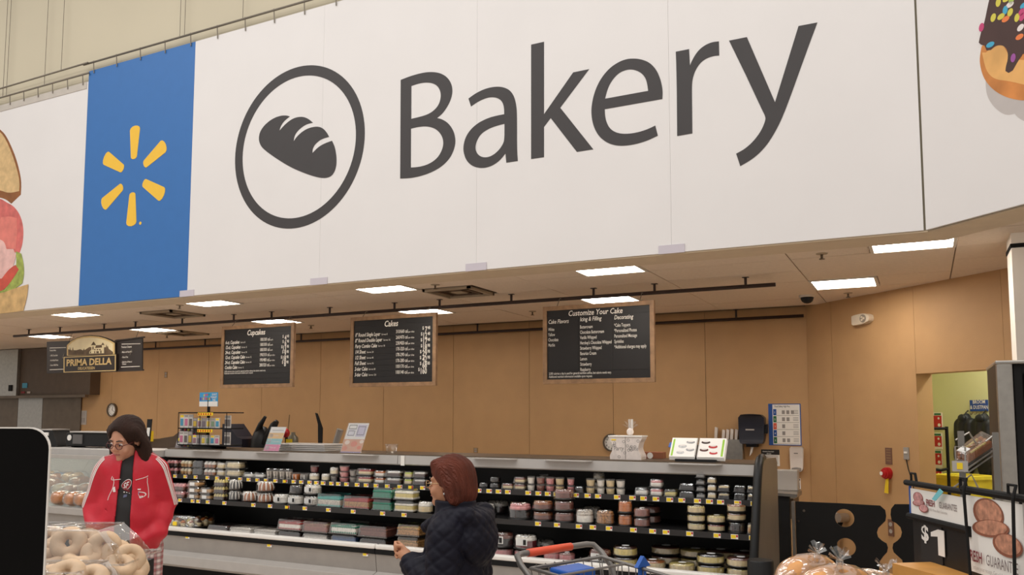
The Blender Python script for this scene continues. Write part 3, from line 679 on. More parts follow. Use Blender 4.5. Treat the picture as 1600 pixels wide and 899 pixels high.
notice('wall_notice', 'small black headed notice below the towel dispenser', 'notice', 1190, 703, 1218, 728, m_paper, att)
def att2(rect, txt):
    rect('header', .05,.05,.95,.2,m_ink); rect('panel', .1,.42,.9,.9,m_ink); txt('DON\'T', .15,.75,.25,m_paper,sx=.8)
notice('wall_notice', 'small square notice beside the soap dispenser', 'notice', 1237, 748, 1251, 764, m_paper, att2)
def licence(rect, txt):
    rect('picture', .2,.5,.45,.85,m_pgrey); rect('picture', .55,.5,.8,.85,m_pgrey)
    for k in range(4): rect('text_line', .2,.1+k*.09,.8,.13+k*.09,m_pgrey)
notice('wall_notice', 'small grey framed notice left of the woman in red', 'notice', 124, 642, 136, 664, m_lightgrey, licence)
def plate(rect, txt): rect('socket', .25,.15,.75,.42,m_pgrey); rect('socket', .25,.55,.75,.85,m_pgrey)
notice('wall_outlet', 'double wall outlet high on the wall right of the delicatessen sign', 'outlet', 257, 581, 262, 591, m_tan2, plate)
notice('wall_outlet', 'small wall outlet above the counter beside the woman in navy', 'outlet', 740, 700, 747, 708, m_tan2, plate)
# soap dispenser
p = ony(1246, 717, BACK_Y); X, Z = p[0], p[2]
t = thing('soap_dispenser', 'white soap dispenser on the wall below the safety poster', 'dispenser', (X, BACK_Y, Z-.15))
m_soap = M('soap_white', (224,214,206), .4, var=.02)
MB().prism([smooth_loop([(-.07,-.12),(-.045,-.15),(.045,-.15),(.07,-.12),(.075,.12),(.06,.14),(-.06,.14),(-.075,.12)],2)], lambda u, v, tt: (X+u, BACK_Y-.003-tt*(1-(u/.09)**2*.4), Z+v), 0, .12).build('cover', m_soap, t, smooth=50)
MB().prism([smooth_loop([(-.055,-.14),(.055,-.14),(.05,-.105),(0,-.095),(-.05,-.105)],2)], lambda u, v, tt: (X+u, BACK_Y-.003-tt, Z+v), .06, .125).build('push_bar', m_pgrey, t)
MB().box(X-.022,X+.022,BACK_Y-.1235,BACK_Y-.12,Z+.062,Z+.07).build('name_strip', m_ink, t)
# hand sink bracket (steel) beside the case end
p = ony(1228, 748, 9.6); X, Z = p[0], p[2]
t = thing('steel_sink', 'grey steel hand sink beside the case end', 'sink', (X, 9.6, 0))
MB().box(X-.14,X+.14,9.45,9.6,Z-.12,Z+.10).build('back_box', m_lightgrey, t, bevel=.01)
MB().box(X-.2,X+.16,9.1,9.6,Z-.17,Z-.12).build('basin_rim', m_steel, t, bevel=.008)
MB().box(X-.17,X+.13,9.15,9.58,Z-.38,Z-.17).build('basin', m_steel_dk, t)
MB().tube([(X,9.4,Z-.38),(X,9.4,0)], .04, 10).build('drain_pipe', m_steel_dk, t, smooth=True)

# things on the 45 degree wall
def dprism(m, loops, s, z, n0, n1): return m.prism(loops, lambda u, v, tt: dw(s+u, tt, z+v), n0, n1)
def dpos(px, py):
    r = ond(px, py, DK); return ((r[0]+1.2)/S2, r[2])
s, z = dpos(1352, 499)
t = thing('emergency_light', 'cream oval emergency light high on the right wall', 'light', dw(s, 0, z-.06))
m_creamp = M('cream_plastic', (226,212,190), .45)
dprism(MB(), [smooth_loop([(-.13,-.045),(-.11,-.06),(.06,-.055),(.12,-.03),(.13,.0),(.12,.03),(.06,.058),(-.1,.05),(-.13,.04)],2)], s, z, .002, .07).build('housing', m_creamp, t, bevel=.012)
dprism(MB(), [circ(.045,0,.042,24)], s, z, .07, .078).build('lens', M('lens_grey',(150,140,128),.3), t)
for k in range(3): dprism(MB(), [circ(.045+.018*math.cos(k*2.1),.018*math.sin(k*2.1),.012,10)], s, z, .078, .085).build('bulb', m_creamp, t)
s, z = dpos(1388, 740)
t = thing('fire_bell', 'round red fire bell with a yellow tag on the right wall', 'bell', dw(s, 0, z-.1))
dprism(MB(), [circ(0,0,.062,24)], s, z, .0, .03).build('back_plate', m_red, t)
m = MB(); 
for i in range(4): dprism(m, [circ(0,0,.058-.012*i*i*.5,20)], s, z, .03+.012*i, .042+.012*i)
m.build('gong', m_red, t); dprism(MB(), [circ(-.01,0,.02,12)], s, z, .08, .084).build('centre_label', m_paper, t)
dprism(MB(), [[(-.03,-.2),(.025,-.205),(.035,-.05),(.0,-.045)]], s, z, .03, .034).build('hanging_tag', m_tagy, t)
s, z = dpos(1389, 713)
t = thing('wall_plate', 'small brownish notice plate above the red bell', 'notice', dw(s, 0, z-.08))
dprism(MB(), [[(-.045,-.085),(.045,-.085),(.045,.085),(-.045,.085)]], s, z, .001, .006).build('plate', M('plate_brown',(120,84,66),.5), t)
for k in range(5): dprism(MB(), [[(-.03,.06-.028*k),(.03,.06-.028*k),(.03,.068-.028*k),(-.03,.068-.028*k)]], s, z, .006, .007).build('text_line', m_tan2, t)
s, z = dpos(1417, 709)
t = thing('light_switch', 'grey wall switch with trailing cord beside the doorway', 'switch', dw(s, 0, z-.07))
dprism(MB(), [[(-.035,-.062),(.035,-.062),(.035,.062),(-.035,.062)]], s, z, .001, .012).build('plate', m_midgrey, t, bevel=.004)
dprism(MB(), [[(-.02,.0),(.02,.0),(.02,.02),(-.02,.02)]], s, z, .012, .02).build('toggle', m_paper, t)
MB().tube([dw(s,.01,z-.06),dw(s+.03,.02,z-.15),dw(s+.08,.02,z-.28),dw(s+.11,.02,z-.5)], .005, 5).build('cord', m_ink, t)
# black half-height panels with round cut-outs, standing in front of the 45 degree wall
PYY = 8.0
def hp(px, py): r = ony(px, py, PYY); return (r[0], r[2])
hpt = lambda s, z, n: (s, PYY-n, z)
A = [hp(1160+a*.2214, 700+b*.2214) for a, b in ((375,378),(700,392),(972,408),(1008,440),(1015,480),(1010,515),(985,540),(960,565),(950,598),(958,630),(985,655),(1018,675),(1028,705),(1022,735),(995,765),(970,800),(965,840))]
A += [(hp(1160+965*.2214, 0)[0]*0 + A[-1][0], .02), (A[0][0], .02)]
Bp = [hp(1160+a*.2214, 700+b*.2214) for a, b in ((1172,398),(1075,398),(1050,430),(1046,470),(1055,515),(1085,530),(1115,558),(1126,595),(1118,630),(1095,655),(1065,675),(1060,705),(1068,735),(1095,760),(1128,790),(1134,830))]
Bp += [(Bp[-1][0], .02), (Bp[0][0]+.65, .02), (Bp[0][0]+.65, Bp[0][1])]
def hole(cx, cy, r):
    c = hp(1160+cx*.2214, 700+cy*.2214); e = hp(1160+(cx+r)*.2214, 700+cy*.2214); return circ(c[0], c[1], abs(e[0]-c[0]), 32)
t = thing('partition_panel', 'black half height partition with two round holes', 'partition', hpt(A[0][0], 0, 0))
MB().prism([A, hole(722,495,69), hole(733,700,69)], lambda u, v, n: hpt(u, v, n), 0, .025).build('sheet', m_blackm, t)
for px_, py_ in ((437,443),(397,515)): c = hp(1160+px_*.2214, 700+py_*.2214); MB().prism([circ(c[0],c[1],.012,10)], lambda u, v, n: hpt(u, v, n), .025, .03).build('bolt', m_chrome, t)
MB().prism([[(A[0][0]-.03,0),(A[0][0]-.005,0),(A[0][0]-.005,A[0][1]),(A[0][0]-.03,A[0][1])]], lambda u, v, n: hpt(u, v, n), -.02, .04).build('edge_post', m_steel, t)
MB().prism([[(A[0][0]-.25,0),(A[0][0]-.05,0),(A[0][0]-.05,A[0][1]+.05),(A[0][0]-.25,A[0][1]+.05)]], lambda u, v, n: hpt(u, v, n), -.04, .02).build('side_sheet', m_blackm, t)
MB().prism([[(A[0][0]-.27,A[0][1]+.05),(A[0][0]+.02,A[0][1]+.04),(A[0][0]+.02,A[0][1]+.065),(A[0][0]-.27,A[0][1]+.075)]], lambda u, v, n: hpt(u, v, n), -.06, .04).build('top_rail', m_steel, t)
t = thing('partition_panel', 'black half height partition with wavy edge behind price sign', 'partition', hpt(Bp[0][0], 0, 0))
MB().prism([Bp], lambda u, v, n: hpt(u, v, n), 0, .025).build('sheet', m_blackm, t)
MB().prism([[(Bp[0][0]+.6,0),(Bp[0][0]+.64,0),(Bp[0][0]+.64,.5),(Bp[0][0]+.6,.5)]], lambda u, v, n: hpt(u, v, n), -.05, 0).build('edge_post', m_steel, t)
s, z = dpos(1160+1051*.2214, 700+565*.2214)
t = thing('wall_outlet', 'wall outlet seen between the two black partitions', 'outlet', dw(s, 0, z-.06))
dprism(MB(), [[(-.038,-.085),(.038,-.085),(.038,.085),(-.038,.085)]], s, z, .001, .008).build('plate', M('plate_brown',(120,84,66),.5), t)
for k in (-.035,.035): dprism(MB(), [circ(0,k,.022,14)], s, z, .008, .011).build('socket', m_lightgrey, t)
s, z = dpos(1318, 808)
t = thing('wall_pipe_fitting', 'steel pipe fitting seen through the upper round hole', 'pipe fitting', dw(s, 0, z-.1))
m = MB(); m.tube([dw(s-.2,.06,z+.02),dw(s+.08,.06,z-.0)], .035, 10); m.build('pipe', m_lightgrey, t, smooth=True)
MB().tube([dw(s+.07,.02,z),dw(s+.07,.13,z)], .05, 14).build('valve', m_steel, t, smooth=40)
MB().tube([dw(s+.05,.06,z),dw(s-.08,.06,z-.25),dw(s-.08,.06,z-.5)], .025, 8).build('hose', m_blackm, t, smooth=True)
# ------------------------------------------------------------------ refrigerated display cases
m_inblack = M('case_black', (16,15,15), .5, var=.1)
m_rail = M('shelf_rail', (44,42,42), .4, var=.08)
m_lip = M('case_lip', (240,236,230), .3, metal=.1, var=.03)
m_side = M('case_end_grey', (120,108,96), .4, metal=.3, var=.06)
SH = {'top': (6.45, 1.035), 'middle': (6.30, .805), 'bottom': (6.21, .505)}
def sx_(px, py, Y): return ony(px, py, Y)[0]
tags = {'top': [240+.178*z for z in (185,275,365,470,555,645,758,832,910,985,1068,1155)]+[440+.2213*z for z in (22,85,138,197,245,293,352,400,458,533,597,667,747,835,912)]+[600+.2436*z for z in (172,248,608,675,735,795)]+[740+.288*z for z in (297,352,403,450,507,555,619,676)]+[960+.288*z for z in (15,98,158,225,300,365,450,515,575,668,757)],
        'middle': [240+.178*z for z in (228,338,387,472,618,873,1020,1172)]+[440+.2213*z for z in (38,163,330,505,713,865)]+[768]+[740+.288*z for z in (93,350,453,572,647,735)]+[960+.288*z for z in (103,207,280,408,556,650,748)]}
tag_me = None
def display_case(x0, x1, label, ends, base_tags):
    t = thing('display_case', label, 'display case', ((x0+x1)/2, 6.6, 0))
    MB().box(x0,x1,7.0,7.1,.0,1.30).build('back_panel', m_inblack, t)
    MB().box(x0,x1,6.20,7.0,.47,.50).build('deck', m_inblack, t)
    if not ends: MB().box(x0,x0+.02,6.2,7.0,.5,1.22).build('left_end', m_inblack, t)
    MB().box(x0,x1,6.34,7.0,.0,.47).build('plinth', m_blackm, t)
    MB().box(x0+.003,x1-.003,6.15,6.22,.497,.538).build('front_lip', m_lip, t, bevel=.012)
    MB().box(x0+.003,x1-.003,6.155,6.215,.455,.495).build('lip_shadow_strip', m_blackm, t)  # solid black strip: shade under the lip put in as colour
    MB().prism([[(6.165,.455),(6.19,.29),(6.24,.29),(6.24,.455)]], lambda u, v, w: (w, u, v), x0+.003, x1-.003).build('front_panel', m_midgrey, t)
    MB().prism([[(6.19,.30),(6.10,.27),(6.09,.18),(6.12,.155),(6.24,.155),(6.24,.30)]], lambda u, v, w: (w, u, v), x0+.003, x1-.003).build('bumper', m_lightgrey, t, bevel=.006)
    MB().box(x0,x1,6.22,6.34,.0,.16).build('kick_plate', m_blackm, t)
    MB().prism([[(6.50,1.302),(6.495,1.225),(6.51,1.215),(6.62,1.215),(7.1,1.26),(7.1,1.302)]], lambda u, v, w: (w, u, v), x0+.003, x1-.003).build('canopy', m_silver, t)
    MB().box(x0,x1,6.53,7.12,1.302,1.312).build('top_sheet', m_steel_dk, t)
    for nm in ('top', 'middle'):
        Y, z = SH[nm]
        s = MB().box(x0,x1,Y+.012,7.0,z-.02,z).build('shelf', m_inblack, t)
        MB().box(x0,x1,Y,Y+.012,z-.035,z+.008).build('price_rail', m_rail, parent=s)
        global tag_me
        for px in tags[nm]:
            X = sx_(px, 770 if nm == 'top' else 815, Y)
            if not (x0 < X < x1): continue
            if tag_me is None:
                m = MB(); m.box(-.026,.026,-.003,0,0,.034); m.mi = 1; m.box(-.024,.010,-.0036,-.003,.004,.030); m.mi = 2; m.box(.012,.024,-.0036,-.003,.014,.030)
                o = m.build('price_tag', [m_paper, m_tagy, m_red], parent=s, world=False); tag_me = o.data
            else: o = bpy.data.objects.new('price_tag', tag_me); COL.objects.link(o); o.parent = s
            o.location = ROOTM[s.name].inverted() @ Vector((X, Y-.0005, z-.030))
    for (px, py) in base_tags:
        X = sx_(px, py, 6.16); Z = ony(px, py, 6.16)[2]
        o = bpy.data.objects.new('price_tag', tag_me); COL.objects.link(o); o.parent = t
        o.location = ROOTM[t.name].inverted() @ Vector((X, 6.162, Z-.02)); o.scale = (1.1,1,1.2)
    for e in ends:
        prof = [(6.155,.0),(6.10,.15),(6.115,.55),(6.26,.9),(6.38,1.2),(6.44,1.30),(6.50,1.345),(6.60,1.352),(7.06,1.34),(7.12,1.30),(7.12,0)]
        xx0, xx1 = (e, e+.05)
        MB().prism([prof], lambda u, v, w: (w, u, v), xx0, xx1).build('end_panel', m_side, t, bevel=.004)
        nose = [(6.10,.15),(6.115,.55),(6.26,.9),(6.38,1.2),(6.44,1.30),(6.50,1.345),(6.60,1.356)]
        MB().tube([((xx0+xx1)/2-.005, u-.004, v) for u, v in nose], .032, 10).build('nose_trim', m_black, t, smooth=True)
    return t
SEAM = -4.33
display_case(-7.36, SEAM, 'long open refrigerated bakery case left of the navy coat woman', [], [(293,839),(421,852),(571,866)])
caseB = display_case(SEAM, -1.125, 'open refrigerated bakery case with black end at right', [-1.12], [])
MB().box(-4.29,-4.25,6.488,6.494,1.212,1.303).build('joint_cover', m_lip, caseB)
p = onz(588, 884, .1); X = -4.28; MB().box(X-.05,X+.05,6.08,6.088,.2,.26).build('serial_plate', m_black, caseB)
# flip-up sign ledges on the canopy
for px in (318, 420, 558, 770, 885, 1083):
    X = sx_(px, 716, 6.45)
    l = MB().prism([smooth_loop([(-.21,0),(.21,0),(.21,-.06),(.18,-.1),(-.18,-.1),(-.21,-.06)],1)], lambda u, v, w: (X+u, 6.52+v, w), 1.296, 1.303)
    o = l.build('sign_ledge', m_silver, None); tag(o, 'small grey sign ledge projecting from the case top, at pixel', 'ledge', 'sign ledges on the case tops')
    o['label'] = {318:'flat grey ledge on case top under the candle rack',420:'flat grey ledge on case top under the pink footed sign card',558:'flat grey ledge on case top under the pumpkin sign card',770:'flat grey ledge on case top behind the navy coat woman',885:'flat grey empty ledge on case top left of the cake box',1083:'flat grey ledge on case top under the open cake catalogue'}[px]
# corner bollard
p = atz(1188, 875, 5.55)
t = thing('corner_bollard', 'black rounded corner bumper at the end of the case', 'bumper', (p[0], p[1], 0))
MB().lathe([(.085,0),(.085,p[2]-.01),(.078,p[2])], 20, (p[0],p[1],0)).build('post', m_black, t, smooth=40)
MB().lathe([(.095,0),(.095,.05),(.086,.06)], 20, (p[0],p[1],0)).build('base_ring', m_blackm, t, smooth=40)

# ------------------------------------------------------------------ packaged bakery goods
def C(n, c, **k): return M('food_'+n, c, k.get('r', .6), var=k.get('v', .15), scale=k.get('s', 40), bump=k.get('b', .2), bscale=90)
fc = dict(choc=C('choc',(70,38,28)), dark=C('dark',(34,24,22)), van=C('vanilla',(236,222,190)), white=C('white',(240,234,224)), pink=C('pink',(222,150,150)), tan=C('tan',(196,150,96)),
          yellow=C('yellow',(220,200,122)), teal=C('teal',(60,176,168)), green=C('green',(20,132,104)), lime=C('lime',(196,206,74)), orange=C('orange',(206,120,52)), red=C('red',(176,40,34)),
          caramel=C('caramel',(168,100,52)), brownpink=C('brownpink',(150,96,84)), cream=C('cream',(228,206,160)), grey=C('grey',(150,146,142)), confetti=C('confetti',(170,120,70),v=.6,s=70), berry=C('berry',(120,40,44),v=.5,s=60),
          choctop=C('choctop',(118,66,52)), blue=C('blue',(60,100,150)), sprink=C('sprinkled',(206,196,184),v=.4,s=90), nut=C('nut',(176,130,76),v=.45,s=80))
m_traybk = M('tray_black', (20,19,19), .35)
m_label = M('label_white', (236,234,230), .6, var=.02)
def lid_box(m, w, d, z0, z1, ins=.012):
    n = [(-1,-1),(1,-1),(1,1),(-1,1)]
    def ring(ww, dd, z, r=.018):
        out = []
        for sx, sy in n:
            for k in range(3):
                a = {(-1,-1):PI,(1,-1):-PI/2,(1,1):0,(-1,1):PI/2}[(sx,sy)] + k*PI/4
                out.append((sx*(ww/2-r)+r*math.cos(a), sy*(dd/2-r)+r*math.sin(a), z))
        return out
    R = [ring(w, d, z0), ring(w-.004, d-.004, z0+.006), ring(w-ins, d-ins, z0+(z1-z0)*.75), ring(w-ins-.012, d-ins-.012, z1)]
    vs = [p for r in R for p in r]; k = len(R[0]); fs = []
    for i in range(len(R)-1):
        for j in range(k): fs.append((i*k+j, i*k+(j+1) % k, (i+1)*k+(j+1) % k, (i+1)*k+j))
    fs.append(tuple((len(R)-1)*k+j for j in range(k)))
    return m._add(vs, fs)
def rounded_block(m, w, d, z0, z1):
    return m.ell((0,0,(z0+z1)/2), (w/2,d/2,(z1-z0)/2), 16, 6, .35)
def k_cupcakes(cup, fro, w=.165, nx=3, h=.062):
    def mk(t):
        d = .12; MB().box(-w/2,w/2,-d/2,d/2,0,.006).build('tray', m_clear2, t, world=False)
        for i in range(nx):
            for j in range(2):
                x = (i-(nx-1)/2)*w/nx; y = (j-.5)*d/2; m = MB(); r = w/nx*.44
                m.lathe([(r*.75,.006),(r,.034)], 10, (x,y,0)); m.mi = 1; m.lathe([(r*1.04,.032),(r*1.0,.042),(r*.7,.05),(r*.25,.057)], 10, (x,y,0)); m.build('cupcake', [fc[cup], fc[fro]], t, world=False, smooth=True)
        lid_box(MB(), w, d, .008, h).build('lid', m_clear, t, world=False)
    return mk, h+.003, .12
def k_clam(food, w=.15, d=.13, h=.06, tray='clear', top=None, label=False):
    def mk(t):
        MB().box(-w/2+.006,w/2-.006,-d/2+.006,d/2-.006,0,.008).build('tray', m_traybk if tray == 'black' else m_clear2, t, world=False)
        rounded_block(MB(), w*.84, d*.84, .008, h*.62).build('cake', fc[food], t, world=False, smooth=True)
        if top: rounded_block(MB(), w*.8, d*.8, h*.55, h*.82).build('icing', fc[top], t, world=False, smooth=True)
        l = lid_box(MB(), w, d, .006, h).build('lid', m_clear, t, world=False)
        MB().box(-w/2-.002,w/2+.002,-d/2-.002,d/2+.002,.005,.008).build('lid_flange', m_clear2, t, world=False)
        if label: MB().box(-w*.2,w*.2,-d/2+.0015,-d/2+.003,h*.2,h*.75).build('label', m_label, parent=l, world=False)
    return mk, h+.002, d
def k_tub(food, r=.042, h=.052, lid='clear', label=None):
    def mk(t):
        MB().lathe([(r*.78,.0),(r*.94,h*.72)], 16).build('contents', fc[food], t, world=False, smooth=40)
        MB().lathe([(r*.80,-.0),(r*.84,.001),(r*.99,h*.85)], 16, cap=False).build('cup', m_clear, t, world=False, smooth=True)
        MB().lathe([(r*1.06,h*.84),(r*1.06,h*.92),(r*.9,h)], 16).build('lid', m_clear2 if lid == 'clear' else m_traybk, t, world=False, smooth=40)
        if label: MB().prism([[(r*.94*math.sin(a)*1, z) for a, z in ((-.6,h*.15),(.6,h*.15),(.6,h*.7),(-.6,h*.7))]], lambda u, v, w: (u, -math.sqrt(max(0,(r*(.86+.14*v/h))**2-u*u))-w, v), .001, .002).build('label', label, t, world=False)
    return mk, h+.002, 2*r
def dome(m, r, z0, h, ribs=0):
    f = (lambda a: .012*math.cos(a*ribs)) if ribs else None
    n = 40 if ribs else 24
    return m.lathe([(r*1.03,z0),(r,z0+.008),(r*.97,z0+h*.7),(r*.9,z0+h*.93),(r*.8,z0+h),(r*.3,z0+h*.985)], n, cap=True, rib=f)
def k_round(food, top, r=.095, h=.10, deco='beads', label=False, tray='black'):
    def mk(t):
        MB().lathe([(r*1.04,0),(r*1.06,.006),(r*1.0,.012)], 24).build('tray', m_traybk if tray == 'black' else m_clear2, t, world=False, smooth=40)
        MB().lathe([(r*.86,.01),(r*.88,h*.62),(r*.84,h*.7),(r*.2,h*.71)], 24).build('cake', fc[food], t, world=False, smooth=40)
        ic = MB().lathe([(r*.885,h*.55),(r*.89,h*.66),(r*.82,h*.74),(r*.1,h*.75)], 24).build('icing', fc[top], t, world=False, smooth=True)
        if deco == 'beads':
            m = MB()
            for k in range(12): a = 2*PI*k/12; m.ell((r*.68*math.cos(a),r*.68*math.sin(a),h*.79), (r*.17,r*.17,h*.07), 8, 5)
            m.build('rosettes', fc[top], parent=ic, world=False, smooth=True)
        l = dome(MB(), r, .01, h-.012, 12).build('dome_lid', m_clear, t, world=False, smooth=True)
        if label:
            MB().prism([[(-r*.5,h*.25),(r*.5,h*.25),(r*.5,h*.72),(-r*.5,h*.72)]], lambda u, v, w: (u, -math.sqrt((r*1.0)**2-u*u)-w, v), .002, .0035).build('label', m_label, parent=l, world=False)
            MB().prism([[(r*.2,h*.32),(r*.42,h*.32),(r*.42,h*.65),(r*.2,h*.65)]], lambda u, v, w: (u, -math.sqrt((r*1.0)**2-u*u)-w, v), .0036, .0045).build('label_block', m_ink, parent=l, world=False)
    return mk, h+.003, 2*r*1.05
def k_bundt(food, stripe, r=.105, h=.085):
    def mk(t):
        MB().lathe([(r*1.04,0),(r*1.05,.008)], 20).build('tray', m_traybk, t, world=False)
        MB().lathe([(r*.9,.008),(r*.96,h*.3),(r*.9,h*.6),(r*.66,h*.85),(r*.35,h*.8),(r*.2,h*.4)], 48, rib=lambda a: .05*math.cos(a*12)).build('cake', fc[food], t, world=False, smooth=True)
        for k in range(12):
            a = 2*PI*(k+.5)/12; ca, sa = math.cos(a), math.sin(a)
            MB().tube([(q*r*ca,q*r*sa,z*h) for q, z in ((.93,.18),(.93,.4),(.86,.64),(.66,.86),(.4,.85))], [.007,.010,.011,.011,.008], 6).build('icing_stripe', fc[stripe], t, world=False, smooth=True)
        l = dome(MB(), r*1.02, .008, h-.004).build('dome_lid', m_clear, t, world=False, smooth=True)
        MB().prism([circ(-r*.45,h*.45,r*.25,16)], lambda u, v, w: (u, -math.sqrt(max(0,(r*1.03)**2-u*u))-w, v), .001, .002).build('round_label', m_traybk, parent=l, world=False)
    return mk, h+.004, 2*r*1.05
def k_sheet(side, top, edge, w=.33, d=.25, h=.085, text=False):
    def mk(t):
        MB().box(-w/2,w/2,-d/2,d/2,0,.008).build('tray', m_traybk, t, world=False)
        MB().box(-w*.44,w*.44,-d*.43,d*.43,.008,h*.58).build('cake', fc[side], t, world=False, bevel=.01)
        ic = MB().box(-w*.43,w*.43,-d*.42,d*.42,h*.56,h*.66).build('icing', fc[top], t, world=False, bevel=.006)
        for nm, z in (('base_piping', .016), ('top_piping', h*.66)):
            m = MB()
            nx, ny = 14, 10
            for k in range(nx):
                for sy in (-1, 1): m.ell((-w*.42+w*.84*k/(nx-1), sy*d*.41, z), (w*.035,.010,.009), 6, 4)
            for k in range(ny):
                for sx in (-1, 1): m.ell((sx*w*.42, -d*.41+d*.82*k/(ny-1), z), (.010,d*.05,.009), 6, 4)
            m.build(nm, fc[edge], parent=ic, world=False, smooth=True)
        m = MB()
        for k in range(3): m.tube([(-w*.25+.02*i, -.05+.05*k+.008*math.sin(i*1.7+k), h*.675) for i in range(8)], .004, 5)
        m.build('icing_swirls', fc[edge], parent=ic, world=False, smooth=True)
        lid_box(MB(), w*1.0, d*1.0, .008, h, .02).build('dome_lid', m_clear, t, world=False)
        MB().box(-w*.51,w*.51,-d*.51,d*.51,.006,.011).build('lid_flange', m_clear2, t, world=False)
    return mk, h+.003, d
def k_pie(side, top, r=.105, h=.05, half=None, label=True):
    def mk(t):
        MB().lathe([(r*.98,0),(r*1.02,.006),(r*1.0,.010)], 24).build('tray', m_traybk, t, world=False)
        MB().lathe([(r*.9,.008),(r*.93,h*.72),(r*.2,h*.74)], 24).build('cake', fc[side], t, world=False, smooth=40)
        tp = MB().lathe([(r*.915,h*.68),(r*.9,h*.79),(r*.2,h*.80)], 24).build('topping', fc[top], t, world=False, smooth=40)
        if half: MB().lathe([(r*.935,.01),(r*.945,h*.7),(r*.93,h*.71)], 24, cap=False).build('crust_band', fc[half], parent=tp, world=False, smooth=True)
        dome(MB(), r, .008, h-.008).build('dome_lid', m_clear, t, world=False, smooth=True)
        if label: MB().prism([circ(.01,0,r*.3,14)], lambda u, v, w: (u, v-r*.2, h+w), .0005, .001).build('label', m_label, t, world=False)
    return mk, h+.002, 2*r
def k_platter(r=.25, h=.115):
    def mk(t):
        MB().lathe([(r,0),(r*1.02,.008),(r*.98,.014)], 28).build('tray', m_traybk, t, world=False, smooth=40)
        cs = ['van','orange','caramel','choc','yellow','white']
        for ring, (n, q, z) in enumerate(((16,.82,.014),(11,.55,.02),(5,.25,.028))):
            for k in range(n):
                a = 2*PI*k/n+ring*.2; m = MB(); x, y = q*r*math.cos(a), q*r*math.sin(a)
                m.lathe([(.023,z),(.027,z+.035)], 8, (x,y,0)); m.mi = 1; m.lathe([(.028,z+.034),(.02,z+.048),(.008,z+.054)], 8, (x,y,0))
                m.build('mini_cake', [fc['cream'], fc[cs[(k+ring) % 6]]], t, world=False, smooth=True)
        dome(MB(), r, .012, h-.01, 0).build('dome_lid', m_clear, t, world=False, smooth=True)
        MB().prism([[(-.1,.03),(-.03,.03),(-.03,.062),(-.1,.062)]], lambda u, v, w: (u, -math.sqrt(r*r-u*u)-w, v), .002, .004).build('label', m_label, t, world=False)
        MB().prism([[(.0,.03),(.05,.03),(.05,.062),(.0,.062)]], lambda u, v, w: (u, -math.sqrt(r*r-u*u)-w, v), .002, .004).build('sale_label', m_tagy, t, world=False)
    return mk, h+.003, 2*r
